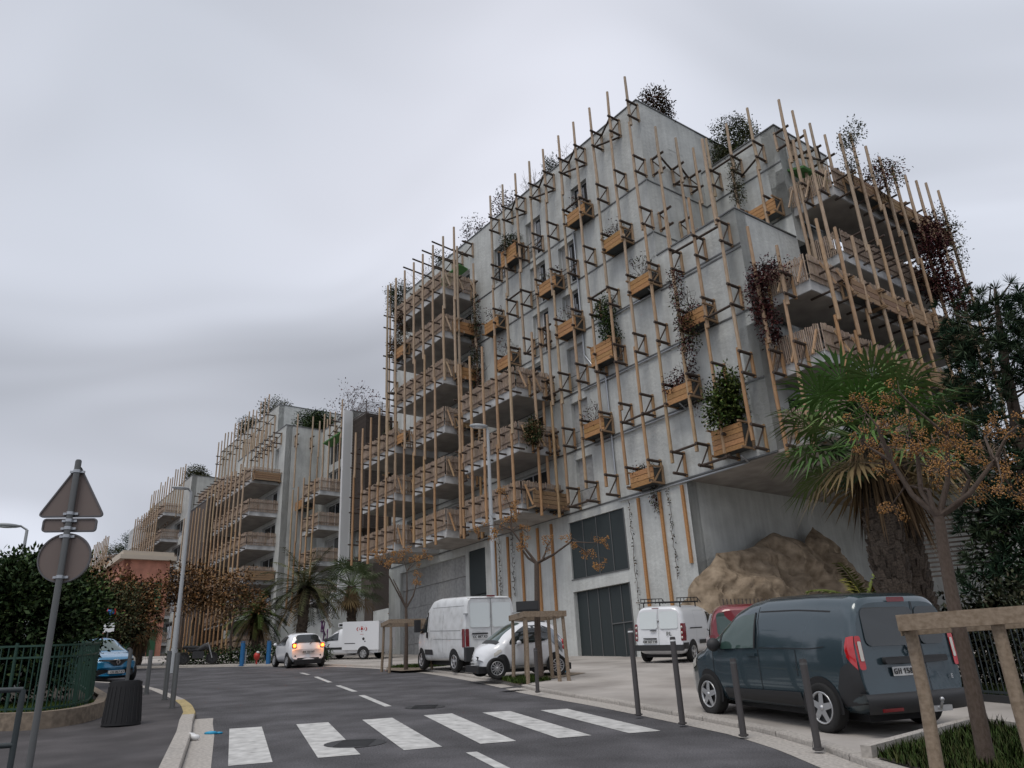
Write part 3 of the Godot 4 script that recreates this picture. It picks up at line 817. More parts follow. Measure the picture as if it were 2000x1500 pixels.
	for h in hl:
		for k in [[h[0] - 0.62, h[0] - 0.02], [h[1] + 0.02, h[1] + 0.62]]:
			m = Mb.new(); wcub(m, "A", 0, k[0], k[1], h[2], h[3], -0.06, -0.01); put("shutter", m, M.shutter, P)
	m = Mb.new(); cub(m, -0.4, 9.4, 11.4, 11.75, -0.4, 4.0); cub(m, -0.2, 9.2, 11.75, 12.1, -0.2, 3.8); put("cornice", m, M.pale_wall, P)
	# pale houses in the distance on the left
	for q in [[-63, -74, 7.6, 6.5, "cream house far off at the left edge beyond the autumn trees"], [-52, -80, 6.6, 9.0, "pale house with a low roof far off behind the leaning street lamp"]]:
		var h := thing("distant_house", q[4], "house", Vector3(q[0], H(q[0], q[1]), q[1]), "pale houses in the distance")
		m = Mb.new(); m.cube(Vector3(-q[3] * 0.5, 0, -5), Vector3(q[3] * 0.5, q[2], 5)); put("wall", m, M.pale_wall, h)
		m = Mb.new()
		m.quad(Vector3(-q[3] * 0.55, q[2], 5.4), Vector3(q[3] * 0.55, q[2], 5.4), Vector3(q[3] * 0.55, q[2] + 1.4, 0), Vector3(-q[3] * 0.55, q[2] + 1.4, 0))
		m.quad(Vector3(q[3] * 0.55, q[2], -5.4), Vector3(-q[3] * 0.55, q[2], -5.4), Vector3(-q[3] * 0.55, q[2] + 1.4, 0), Vector3(q[3] * 0.55, q[2] + 1.4, 0))
		m.tri(Vector3(q[3] * 0.5, q[2], 5), Vector3(q[3] * 0.5, q[2], -5), Vector3(q[3] * 0.5, q[2] + 1.3, 0)); m.tri(Vector3(-q[3] * 0.5, q[2], -5), Vector3(-q[3] * 0.5, q[2], 5), Vector3(-q[3] * 0.5, q[2] + 1.3, 0))
		put("roof", m, M.pink_wall, h)
		for i in 3:
			for j in 3:
				m = Mb.new(); m.cube(Vector3(-q[3] * 0.3 + i * q[3] * 0.3 - 0.5, q[2] - 2.3 - j * 2.4, 5.0), Vector3(-q[3] * 0.3 + i * q[3] * 0.3 + 0.5, q[2] - 1.0 - j * 2.4, 5.05)); put("window", m, M.glass, h)
# ---------------------------------------------------------------- vehicles
class Car:
	var top := []      # [l, h] roof line
	var bot := []
	var plan := []     # [l, half width]
	var p := 6.0
	var belt := 1.0
	var tum := 0.12
	var tilt := 0.0    # rear lean
	var rear := 0.0
	var front := 0.0
	var bow := 0.0     # rounding of the nose in plan
	var rbow := 0.0
	static func look(a: Array, x: float) -> float:
		if x <= a[0][0]: return a[0][1]
		for i in a.size() - 1:
			if x <= a[i + 1][0]:
				return lerpf(a[i][1], a[i + 1][1], (x - a[i][0]) / (a[i + 1][0] - a[i][0]))
		return a[a.size() - 1][1]
	func wide(l: float, h: float) -> float:
		var T := maxf(look(top, l), belt + 0.3)
		var w := look(plan, l)
		if h > belt: w *= 1.0 - tum * pow((h - belt) / (T - belt), 1.25)
		else: w *= 1.0 - 0.05 * pow((belt - h) / belt, 2.0) - 0.012 * absf(sin((h - 0.2) * 5.0))
		return w
	func side(l: float, h: float) -> float:
		var T := look(top, l); var b := look(bot, l)
		var q := clampf(absf(h - (T + b) * 0.5) / maxf((T - b) * 0.5, 0.01), 0, 1)
		return wide(l, h) * pow(maxf(1.0 - pow(q, p), 0.0), 1.0 / p)
	func over(l: float, s: float) -> float:      # height of the upper skin
		var T := look(top, l); var b := look(bot, l)
		var q := clampf(absf(s) / wide(l, T), 0, 1)
		return (T + b) * 0.5 + (T - b) * 0.5 * pow(maxf(1.0 - pow(q, p), 0.0), 1.0 / p)
	func warp(l: float, h: float, s: float) -> Vector3:   # to car axes: x forward, y up, z right
		var k := smoothstep(rear + 0.9, rear, l)
		var f := smoothstep(front - 1.0, front, l)
		var q := s / look(plan, clampf(l, rear + 0.9, front - 0.9))
		return Vector3(l + tilt * k * (h - 0.6) - bow * f * q * q + rbow * k * q * q, h, s)
	func body(step := 0.07, around := 40) -> Mb:
		var m := Mb.new()
		var ls := []
		var k := int((front - rear) / step)
		for i in k + 1: ls.append(lerpf(rear, front, float(i) / k))
		for e in [0.02, 0.045]: ls.append(rear + e); ls.append(front - e)
		ls.sort()
		var f := func(u: float, v: float) -> Vector3:
			var l: float = ls[int(round(u * (ls.size() - 1)))]
			var a := v * TAU
			var T := look(top, l); var b := look(bot, l)
			var h := (T + b) * 0.5 + (T - b) * 0.5 * signf(sin(a)) * pow(absf(sin(a)), 2.0 / p)
			var s := wide(l, h) * signf(cos(a)) * pow(absf(cos(a)), 2.0 / p)
			return warp(l, h, s)
		m.grid(ls.size() - 1, around, f)
		for e in [[0.0, 1], [1.0, -1]]:
			var c := Vector3.ZERO
			var ring := []
			for j in around: ring.append(f.call(e[0], float(j) / around)); c += ring[j]
			c /= around
			for j in around:
				if e[1] > 0: m.tri(c, ring[j], ring[(j + 1) % around])
				else: m.tri(c, ring[(j + 1) % around], ring[j])
		return m
	func on_side(m: Mb, sg: float, l0: float, l1: float, fb, ft, o := 0.006, nl := 10, nh := 4) -> void:   # sheet laid on a flank; sg -1 left, +1 right
		var f := func(u: float, v: float) -> Vector3:
			var l := lerpf(l0, l1, u)
			var a: float = fb if fb is float else Car.look(fb, l)
			var b: float = ft if ft is float else Car.look(ft, l)
			var h := lerpf(a, maxf(a, b), v)
			return warp(l, h, sg * (side(l, h) + o))
		m.grid(nl, nh, f)
	func disc(m: Mb, sg: float, lc: float, hc: float, r: float, o := 0.004) -> void:
		var f := func(u: float, v: float) -> Vector3:
			var l := lc - r * cos(u * PI)
			var e := r * sin(u * PI)
			var lo := maxf(hc - e, Car.look(bot, l) + 0.02)
			var h := lerpf(lo, maxf(lo, hc + e), v)
			return warp(l, h, sg * (wide(l, h) + o))
		m.grid(16, 4, f)
	func on_top(m: Mb, l0: float, l1: float, k0: float, k1: float, o := 0.006, nl := 8, ns := 10) -> void:
		var f := func(u: float, v: float) -> Vector3:
			var l := lerpf(l0, l1, u)
			var w := wide(l, look(top, l)) * lerpf(k0, k1, u)
			var s := lerpf(-w, w, v)
			var d := (look(top, l + 0.03) - look(top, l - 0.03)) / 0.06
			var n := Vector2(-d, 1).normalized() * o
			return warp(l + n.x, over(l, s) + n.y, s)
		m.grid(nl, ns, f)
	func on_rear(m: Mb, z0: float, z1: float, h0: float, h1: float, r := 0.05, o := 0.006, thick := 0.0) -> void:   # rounded panel on the tail, z right
		var p2 := PackedVector2Array()
		for q in [[z1 - r, h1 - r, 0], [z0 + r, h1 - r, 1], [z0 + r, h0 + r, 2], [z1 - r, h0 + r, 3]]:
			for i in 4:
				var a: float = (q[2] + i / 3.0) * PI * 0.5
				p2.append(Vector2(q[0] + r * cos(a), q[1] + r * sin(a)))
		m.poly(p2, func(v: Vector2) -> Vector3: return warp(rear - o - thick, v.y, v.x))
		if thick > 0.0:
			for i in p2.size():
				var a := p2[i]; var b := p2[(i + 1) % p2.size()]
				m.quad(warp(rear, a.y, a.x), warp(rear, b.y, b.x), warp(rear - o - thick, b.y, b.x), warp(rear - o - thick, a.y, a.x))
	func on_nose(m: Mb, z0: float, z1: float, h0: float, h1: float, l: float, r := 0.03, thick := 0.02) -> void:
		var p2 := PackedVector2Array()
		for q in [[z1 - r, h1 - r, 0], [z0 + r, h1 - r, 1], [z0 + r, h0 + r, 2], [z1 - r, h0 + r, 3]]:
			for i in 4:
				var a: float = (q[2] + i / 3.0) * PI * 0.5
				p2.append(Vector2(q[0] + r * cos(a), q[1] + r * sin(a)))
		m.poly(p2, func(v: Vector2) -> Vector3: return warp(l + thick, v.y, v.x))
		for i in p2.size():
			var a := p2[i]; var b := p2[(i + 1) % p2.size()]
			m.quad(warp(l - 0.15, a.y, a.x), warp(l - 0.15, b.y, b.x), warp(l + thick, b.y, b.x), warp(l + thick, a.y, a.x))

func wheel(root: Node3D, l: float, z: float, r: float, w: float, spokes: int, style := 0, rim: Material = null) -> void:
	var sg := signf(z)
	var m := Mb.new()
	var prof := [[r * 0.62, -w], [r * 0.9, -w], [r * 0.985, -w * 0.8], [r, -w * 0.4], [r, -w * 0.1], [r * 0.985, 0.0 - w * 0.03], [r * 0.9, 0.012], [r * 0.70, 0.004], [r * 0.66, -0.03]]
	m.grid(28, prof.size() - 1, func(u: float, v: float) -> Vector3:
		var q: Array = prof[int(round(v * (prof.size() - 1)))]
		return Vector3(l + q[0] * cos(u * TAU), r + q[0] * sin(u * TAU), z + sg * q[1]))
	var o := put("wheel", m, M.rubber, root)
	m = Mb.new()
	var rr := r * 0.66
	m.grid(24, 3, func(u: float, v: float) -> Vector3:
		var q: Array = [[rr, -0.03], [rr, 0.002], [rr * 0.9, 0.002], [rr * 0.88, -0.03]][int(round(v * 3))]
		return Vector3(l + q[0] * cos(u * TAU), r + q[0] * sin(u * TAU), z + sg * q[1]))
	for k in spokes:
		var a := TAU * (k + 0.3) / spokes
		var d := Vector3(cos(a), sin(a), 0); var t := Vector3(-sin(a), cos(a), 0)
		var c := Vector3(l, r, z)
		var ww := rr * (0.17 if style == 0 else 0.06)
		m.quad(c + d * rr * 0.15 - t * ww * 1.3 + Vector3(0, 0, sg * 0.004), c + d * rr * 0.93 - t * ww + Vector3(0, 0, sg * 0.0), c + d * rr * 0.93 + t * ww + Vector3(0, 0, sg * 0.0), c + d * rr * 0.15 + t * ww * 1.3 + Vector3(0, 0, sg * 0.004))
	m.ball(Vector3(l, r, z), Vector3(rr * 0.2, rr * 0.2, 0.018), 10, 5)
	put("rim", m, rim if rim else M.alloy, o)
	m = Mb.new()
	for k in 20: m.tri(Vector3(l, r, z - sg * 0.035), Vector3(l + rr * cos(TAU * k / 20), r + rr * sin(TAU * k / 20), z - sg * 0.035), Vector3(l + rr * cos(TAU * (k + 1) / 20), r + rr * sin(TAU * (k + 1) / 20), z - sg * 0.035))
	put("brake_disc", m, M.plastic, o)
func text(root: Node3D, s: String, hgt: float, pos: Vector3, b: Basis, m: Material, called := "lettering") -> void:
	var t := TextMesh.new()
	var f := SystemFont.new()
	f.font_names = PackedStringArray(["Droid Sans"]); f.font_weight = 700
	t.font = f; t.text = s; t.font_size = 32; t.pixel_size = hgt / 24.0; t.depth = 0.004
	var o := put(called, t, m, root)
	o.transform = Transform3D(b, pos)
func car_root(called: String, label: String, category: String, x: float, z: float, yaw: float, pave: bool, roll := 0.0) -> Node3D:
	var f := Vector3(sin(yaw), 0, -cos(yaw))
	var up := UPN.normalized()
	f = (f - up * f.dot(up)).normalized()
	if roll != 0.0: up = up.rotated(f, roll)
	var y := Hp(x, z) if pave else H(x, z)
	var o := thing(called, label, category, Vector3(x, y, z))
	o.transform = Transform3D(Basis(f, up, f.cross(up)), Vector3(x, y, z))
	return o
func rear_basis(tilt := 0.0) -> Basis:     # lettering on the tail reads from behind: its x runs to the right (+z), its face looks back (-x)
	return Basis(Vector3(0, 0, 1), Vector3(tilt, 1, 0).normalized(), Vector3(-1, tilt, 0).normalized())
func side_basis(sg: float) -> Basis:       # on the left flank (sg -1) x runs backwards... read from outside
	return Basis(Vector3(1, 0, 0), Vector3.UP, Vector3(0, 0, 1)) if sg > 0 else Basis(Vector3(-1, 0, 0), Vector3.UP, Vector3(0, 0, -1))
func nose_basis() -> Basis: return Basis(Vector3(0, 0, -1), Vector3.UP, Vector3(1, 0, 0))
func wheels(R: Node3D, c: Car, wb: float, r: float, w: float, spokes: int, style := 0, inset := 0.0) -> void:
	for l in [0.0, wb]:
		var ar := Mb.new()
		for sg in [-1.0, 1.0]: c.disc(ar, sg, l, r + 0.02, r * 1.2)
		put("wheel_arch", ar, M.black, R)
		for sg in [-1.0, 1.0]: wheel(R, l, sg * (Car.look(c.plan, l) - inset + 0.008), r, w, spokes, style)
	var u := Mb.new()
	u.cube(Vector3(-0.5, 0.16, -0.6), Vector3(wb + 0.5, 0.34, 0.6))
	put("underbody", u, M.black, R)
func line_l(c: Car, m: Mb, sg: float, l: float, h0: float, h1: float, w := 0.012) -> void:
	c.on_side(m, sg, l - w * 0.5, l + w * 0.5, h0, h1, 0.003, 1, 10)
func line_h(c: Car, m: Mb, sg: float, l0: float, l1: float, h, w := 0.012) -> void:
	var a = h if h is Array else [[l0, h], [l1, h]]
	var b := []
	for q in a: b.append([q[0], q[1] + w])
	c.on_side(m, sg, l0, l1, a, b, 0.003, 14, 1)
func mirror(R: Node3D, c: Car, l: float, h: float, sz := Vector3(0.09, 0.11, 0.12), m: Material = null) -> void:
	for sg in [-1.0, 1.0]:
		var q := Mb.new()
		var s := c.side(l, h)
		q.ball(Vector3(l, h, sg * (s + 0.13)), sz, 10, 6)
		q.bar(Vector3(l, h - 0.06, sg * (s - 0.02)), Vector3(l, h - 0.05, sg * (s + 0.1)), 0.06, 0.04)
		put("wing_mirror", q, m if m else M.plastic, R)
func lozenge(root: Node3D, pos: Vector3, b: Basis, w: float, h: float) -> void:
	var m := Mb.new()
	var p := [Vector3(0, h, 0), Vector3(w, 0, 0), Vector3(0, -h, 0), Vector3(-w, 0, 0)]
	for i in 4:
		var a: Vector3 = p[i]; var d: Vector3 = p[(i + 1) % 4]
		m.bar(pos + b * a, pos + b * d, h * 0.42, 0.02, b.z)
	put("badge", m, M.chrome, root)

func slate_van() -> void:
	var R := car_root("parked_van", "dark slate-blue panel van with red tail lamp parked behind the bollards", "van", 4.93, -12.05, deg_to_rad(-21.5), true)
	var c := Car.new()
	c.rear = -0.82; c.front = 3.666; c.p = 6.5; c.belt = 1.06; c.tum = 0.17; c.tilt = 0.10; c.bow = 0.34; c.rbow = 0.05
	c.top = [[-0.82, 1.70], [-0.78, 1.77], [-0.6, 1.825], [0.3, 1.86], [1.2, 1.85], [1.6, 1.80], [1.95, 1.69], [2.3, 1.46], [2.78, 1.12], [2.9, 1.08], [3.3, 1.0], [3.5, 0.93], [3.62, 0.80], [3.666, 0.66]]
	c.bot = [[-0.82, 0.40], [-0.5, 0.24], [3.3, 0.2], [3.55, 0.24], [3.666, 0.36]]
	c.plan = [[-0.82, 0.87], [-0.72, 0.915], [0, 0.94], [2.7, 0.935], [3.2, 0.91], [3.5, 0.85], [3.666, 0.74]]
	var paint := mat("slate_paint", Color(0.040, 0.066, 0.080), 0.22, {"metal": 0.3, "coat": 1.0})
	put("body", c.body(), paint, R)
	wheels(R, c, 2.716, 0.325, 0.21, 5)
	for sg in [-1.0, 1.0]:
		var g := Mb.new()
		c.on_side(g, sg, 1.36, 2.62, [[1.36, 1.09], [2.2, 1.06], [2.62, 1.09]], [[1.36, 1.60], [1.75, 1.575], [2.1, 1.43], [2.62, 1.10]], 0.006, 14, 5)
		put("side_window", g, M.green_glass, R)
		var k := Mb.new()
		c.on_side(k, sg, 2.24, 2.30, 1.06, 1.32, 0.009, 1, 4)
		c.on_side(k, sg, 1.33, 1.37, 1.08, 1.62, 0.009, 1, 4)
		line_h(c, k, sg, -0.35, 1.25, [[-0.35, 1.585], [0.4, 1.62], [1.25, 1.615]], 0.02)
		line_h(c, k, sg, -0.2, 1.25, [[-0.2, 1.12], [0.1, 1.09], [1.25, 1.085]], 0.012)
		for l in [1.28, 2.5]: line_l(c, k, sg, l, 0.32, 1.08)
		line_l(c, k, sg, 1.28, 1.08, 1.7)
		line_l(c, k, sg, 0.42, 0.72, 1.08)
		put("door_seam", k, M.black, R)
		var s := Mb.new()
		c.on_side(s, sg, 0.42, 2.25, [[0.42, 0.30], [2.25, 0.30]], [[0.42, 0.50], [2.25, 0.46]], 0.02)
		c.on_side(s, sg, -0.80, -0.36, [[-0.8, 0.42], [-0.36, 0.35]], [[-0.8, 0.98], [-0.5, 0.86], [-0.36, 0.6]], 0.008)
		put("side_moulding", s, M.plastic, R)
		var h := Mb.new()
		h.box(c.warp(1.42, 0.99, sg * (c.side(1.42, 0.99) + 0.02)), Vector3(0.1, 0, 0), Vector3(0, 0.02, 0), Vector3(0, 0, 0.02))
		put("door_handle", h, paint, R)
		var t := Mb.new()                            # tail lamp wraps the corner
		c.on_side(t, sg, -0.80, -0.66, [[-0.80, 0.84], [-0.66, 1.0]], [[-0.80, 1.27], [-0.70, 1.25], [-0.66, 1.14]], 0.014)
		c.on_rear(t, 0.79 if sg > 0 else -0.885, 0.885 if sg > 0 else -0.79, 0.84, 1.27, 0.03, 0.016)
		var lo := put("tail_lamp", t, M.red_lamp, R)
		var wl := Mb.new()
		c.on_rear(wl, 0.80 if sg > 0 else -0.855, 0.855 if sg > 0 else -0.80, 0.95, 1.2, 0.015, 0.024)
		put("reversing_lamp", wl, M.clear_lamp, lo)
		var hl := Mb.new()
		c.on_side(hl, sg, 3.28, 3.60, [[3.28, 0.78], [3.6, 0.70]], [[3.28, 0.92], [3.45, 0.88], [3.6, 0.80]], 0.01)
		put("headlamp", hl, M.clear_lamp, R)
	var ws := Mb.new(); c.on_top(ws, 2.0, 2.70, 0.80, 0.92); put("windscreen", ws, M.car_glass, R)
	var rw := Mb.new(); c.on_rear(rw, -0.70, 0.21, 1.13, 1.63, 0.09); put("rear_window", rw, M.car_glass, R)
	rw = Mb.new(); c.on_rear(rw, 0.25, 0.70, 1.13, 1.63, 0.09); put("rear_window", rw, M.car_glass, R)
	var k := Mb.new(); c.on_rear(k, 0.222, 0.238, 0.5, 1.7, 0.006, 0.008); put("door_seam", k, M.black, R)
	k = Mb.new(); c.on_rear(k, -0.5, 0.62, 0.90, 0.985, 0.03, 0.03, 0.03); put("handle_strip", k, M.plastic, R)
	k = Mb.new(); c.on_rear(k, -0.38, 0.14, 0.745, 0.86, 0.012, 0.014); put("number_plate", k, M.plate, R)
	text(R, "GH 158 CW", 0.075, c.warp(-0.842, 0.803, -0.12), rear_basis(0.1), M.ink, "plate_number")
	k = Mb.new(); c.on_rear(k, -0.2, 0.12, 1.70, 1.765, 0.02, 0.012); put("brake_lamp", k, M.dark_red, R)
	k = Mb.new(); k.grid(12, 4, func(u: float, v: float) -> Vector3:
		var z := lerpf(-0.9, 0.9, u)
		var q: Array = [[-0.80, 0.54], [-0.93, 0.535], [-0.95, 0.46], [-0.92, 0.30], [-0.78, 0.28]][int(round(v * 4))]
		return c.warp(q[0] + 0.10 * z * z, q[1], z))
	put("rear_bumper", k, M.plastic, R)
	k = Mb.new(); k.cube(Vector3(-0.955, 0.33, -0.78), Vector3(-0.93, 0.37, -0.45)); put("reflector", k, M.dark_red, R)
	k = Mb.new(); k.tube([Vector3(-0.85, 0.34, 0.12), Vector3(-1.02, 0.34, 0.12), Vector3(-1.06, 0.42, 0.12)], [0.025, 0.025, 0.02], 7); k.ball(Vector3(-1.06, 0.45, 0.12), Vector3(0.03, 0.03, 0.03)); k.bar(Vector3(-0.98, 0.33, -0.12), Vector3(-0.98, 0.33, 0.34), 0.05, 0.07); put("tow_bar", k, M.alloy, R)
	lozenge(R, c.warp(-0.845, 1.06, 0.0), rear_basis(0.1), 0.045, 0.065)
	text(R, "E", 0.06, c.warp(-0.842, 0.70, 0.66), rear_basis(0.1), M.alloy)
	mirror(R, c, 2.28, 1.13)
	k = Mb.new(); c.on_nose(k, -0.62, 0.62, 0.28, 0.46, 3.62); put("grille", k, M.plastic, R)
	k = Mb.new(); c.on_side(k, -1.0, -0.45, 1.3, 1.80, 1.812, 0.004); c.on_side(k, 1.0, -0.45, 1.3, 1.80, 1.812, 0.004); put("roof_seam", k, M.black, R)

func white_van() -> void:
	var R := car_root("parked_van", "tall white panel van with blank double rear doors beside the tiny white car", "van", -1.61, -28.25, deg_to_rad(-30), true)
	var c := Car.new()
	c.rear = -0.95; c.front = 3.78; c.p = 11.0; c.belt = 1.15; c.tum = 0.13; c.tilt = 0.035; c.bow = 0.3; c.rbow = 0.03
	c.top = [[-0.95, 2.38], [-0.91, 2.42], [-0.5, 2.45], [1.5, 2.46], [2.0, 2.40], [2.35, 2.18], [2.6, 1.9], [3.1, 1.36], [3.25, 1.26], [3.6, 1.08], [3.74, 0.9], [3.78, 0.7]]
	c.bot = [[-0.95, 0.46], [-0.8, 0.36], [3.4, 0.28], [3.78, 0.36]]
	c.plan = [[-0.95, 0.965], [-0.86, 0.995], [2.6, 1.0], [3.2, 0.96], [3.6, 0.86], [3.78, 0.74]]
	var paint := mat("white_paint", Color(0.80, 0.82, 0.83), 0.4, {"coat": 0.5, "tex": noise_tex(0.012, Color(0.80, 0.80, 0.79), gr(1), 91, 5, 0, 0.3), "size": 3.0})
	put("body", c.body(0.08, 44), paint, R)
	wheels(R, c, 2.85, 0.335, 0.22, 5, 0, 0.03)
	for sg in [-1.0, 1.0]:
		var g := Mb.new()
		c.on_side(g, sg, 2.25, 3.0, [[2.25, 1.3], [3.0, 1.25]], [[2.25, 2.0], [2.45, 1.98], [3.0, 1.36]], 0.006)
		put("side_window", g, M.car_glass, R)
		var k := Mb.new()
		line_h(c, k, sg, -0.6, 2.0, 1.33, 0.012); line_h(c, k, sg, -0.9, 1.9, 2.12, 0.012); line_h(c, k, sg, -0.7, 1.7, 1.05, 0.01)
		for l in [2.15, 0.9]: line_l(c, k, sg, l, 0.5, 2.0, 0.01)
		put("panel_seam", k, M.steel, R)
		k = Mb.new(); c.on_side(k, sg, 1.75, 2.45, 0.52, 0.70, 0.02); put("side_moulding", k, M.plastic, R)
		k = Mb.new(); c.on_side(k, sg, -0.93, -0.76, 0.80, 1.38, 0.02); c.on_rear(k, 0.84 if sg > 0 else -0.97, 0.97 if sg > 0 else -0.84, 0.80, 1.38, 0.02, 0.02); put("tail_lamp", k, M.dark_red, R)
		k = Mb.new(); c.on_rear(k, 0.05 if sg > 0 else -0.78, 0.78 if sg > 0 else -0.05, 1.42, 2.22, 0.07, 0.012); put("rear_door_panel", k, mat("white_paint_flat", Color(0.72, 0.78, 0.785), 0.45), R)
		k = Mb.new(); k.box(c.warp(-0.95, 1.86, sg * 0.93), Vector3(0.05, 0, 0), Vector3(0, 0.025, 0), Vector3(0, 0, 0.07)); k.box(c.warp(-0.95, 0.80, sg * 0.9), Vector3(0.05, 0, 0), Vector3(0, 0.02, 0), Vector3(0, 0, 0.06)); put("hinge", k, M.lamp_grey, R)
		k = Mb.new(); k.box(c.warp(2.22, 1.2, sg * (c.side(2.22, 1.2) + 0.015)), Vector3(0.05, 0, 0), Vector3(0, 0.1, 0), Vector3(0, 0, 0.015)); put("door_handle", k, M.plastic, R)
		k = Mb.new(); k.box(c.warp(2.72, 1.52, sg * 1.18), Vector3(0.06, 0, 0), Vector3(0, 0.22, 0), Vector3(0, 0, 0.11)); k.bar(c.warp(2.7, 1.4, sg * 0.94), c.warp(2.72, 1.36, sg * 1.1), 0.06, 0.06); put("wing_mirror", k, M.plastic, R)
	var k := Mb.new(); c.on_rear(k, -0.008, 0.008, 0.5, 2.36, 0.004, 0.008); k.box(c.warp(-0.95, 2.365, 0), Vector3(0.006, 0, 0), Vector3(0, 0.008, 0), Vector3(0, 0, 0.86)); put("door_seam", k, M.steel, R)
	k = Mb.new(); c.on_rear(k, -0.14, 0.16, 2.41, 2.46, 0.012, 0.012, 0.03); put("brake_lamp", k, M.dark_red, R)
	k = Mb.new(); c.on_rear(k, -0.70, -0.16, 1.05, 1.19, 0.012, 0.012); put("number_plate", k, M.plate, R)
	text(R, "CC 497 XD", 0.085, c.warp(-0.968, 1.12, -0.43), rear_basis(0.035), M.ink, "plate_number")
	k = Mb.new(); c.on_rear(k, -0.72, -0.14, 1.20, 1.245, 0.01, 0.014, 0.02); put("plate_lamp", k, M.plastic, R)
	k = Mb.new()
	for sg in [-1.0, 1.0]: k.box(c.warp(-0.96, 0.58, sg * 0.85), Vector3(0.09, 0, 0), Vector3(0, 0.22, 0), Vector3(0, 0, 0.15))
	k.box(c.warp(-0.98, 0.45, 0), Vector3(0.07, 0, 0), Vector3(0, 0.08, 0), Vector3(0, 0, 0.75))
	put("rear_bumper", k, M.plastic, R)
	k = Mb.new(); c.on_top(k, 2.4, 3.05, 0.86, 0.92); put("windscreen", k, M.car_glass, R)

func tiny_car() -> void:
	var R := car_root("parked_car", "tiny white two-seat car with twelve-spoke wheels behind the staked tree", "car", 0.62, -24.5, deg_to_rad(-112), true)
	var c := Car.new()
	c.rear = -0.40; c.front = 2.32; c.p = 4.2; c.belt = 0.95; c.tum = 0.22; c.tilt = 0.0; c.bow = 0.34; c.rbow = 0.14
	c.top = [[-0.40, 0.80], [-0.37, 0.95], [-0.28, 1.18], [-0.1, 1.42], [0.15, 1.52], [0.6, 1.55], [0.95, 1.52], [1.2, 1.43], [1.5, 1.25], [1.92, 0.97], [2.1, 0.88], [2.22, 0.78], [2.29, 0.64], [2.32, 0.52]]
	c.bot = [[-0.40, 0.34], [-0.2, 0.2], [2.1, 0.17], [2.32, 0.24]]
	c.plan = [[-0.40, 0.66], [-0.25, 0.75], [0.1, 0.79], [1.8, 0.785], [2.1, 0.72], [2.25, 0.62], [2.32, 0.52]]
	var paint: StandardMaterial3D = mat("car_white", Color(0.80, 0.82, 0.84), 0.3, {"coat": 0.9})
	put("body", c.body(0.05), paint, R)
	wheels(R, c, 1.867, 0.29, 0.17, 12, 1)
	for sg in [-1.0, 1.0]:
		var g := Mb.new(); c.on_side(g, sg, 0.18, 1.52, [[0.18, 1.05], [0.5, 0.96], [1.52, 0.90]], [[0.18, 1.33], [0.45, 1.42], [0.95, 1.41], [1.2, 1.28], [1.52, 0.98]], 0.006); put("side_window", g, M.car_glass, R)
		var k := Mb.new(); c.on_side(k, sg, -0.30, 0.14, [[-0.3, 0.62], [0.14, 0.95]], [[-0.3, 1.0], [-0.1, 1.22], [0.14, 1.36]], 0.005); put("safety_cell_panel", k, mat("silver_paint", Color(0.30, 0.33, 0.36), 0.3, {"metal": 0.6, "coat": 0.6}), R)
		k = Mb.new(); line_l(c, k, sg, 1.38, 0.3, 0.92, 0.01); line_h(c, k, sg, 0.15, 1.38, 0.32, 0.012); c.on_side(k, sg, -0.2, -0.05, [[-0.2, 0.72], [-0.05, 0.86]], [[-0.2, 0.76], [-0.05, 0.98]], 0.01); put("door_seam", k, M.plastic, R)
		k = Mb.new(); c.on_side(k, sg, 1.93, 2.16, [[1.93, 0.72], [2.16, 0.60]], [[1.93, 0.79], [2.05, 0.77], [2.16, 0.68]], 0.012); put("headlamp", k, M.clear_lamp, R)
		k = Mb.new(); k.ball(c.warp(-0.30, 0.92, sg * 0.66), Vector3(0.06, 0.1, 0.07)); k.ball(c.warp(-0.33, 0.78, sg * 0.67), Vector3(0.06, 0.07, 0.07)); put("tail_lamp", k, M.red_lamp, R)
	mirror(R, c, 1.25, 0.95, Vector3(0.07, 0.07, 0.09), paint)
	var k := Mb.new(); c.on_top(k, 1.02, 1.84, 0.80, 0.86); put("windscreen", k, M.green_glass, R)
	k = Mb.new(); c.on_top(k, 1.83, 1.97, 0.82, 0.78, 0.012); put("wiper_cowl", k, M.plastic, R)
	k = Mb.new(); c.on_top(k, 0.0, 0.85, 0.86, 0.84, 0.008); put("roof_panel", k, M.plastic, R)
	k = Mb.new(); c.on_nose(k, -0.30, 0.30, 0.50, 0.60, 2.31); put("grille", k, M.black, R)
	k = Mb.new(); c.on_nose(k, -0.22, 0.22, 0.245, 0.32, 2.33); put("grille", k, M.black, R)
	for sg in [-1.0, 1.0]:
		k = Mb.new(); c.on_nose(k, 0.34 * sg - 0.07, 0.34 * sg + 0.07, 0.245, 0.34, 2.33, 0.03); put("fog_lamp", k, M.black, R)
	k = Mb.new(); c.on_nose(k, -0.2, 0.2, 0.355, 0.455, 2.335, 0.01); put("number_plate", k, M.plate, R)
	text(R, "BW 341 EP", 0.06, c.warp(2.36, 0.405, 0.0), nose_basis(), M.ink, "plate_number")

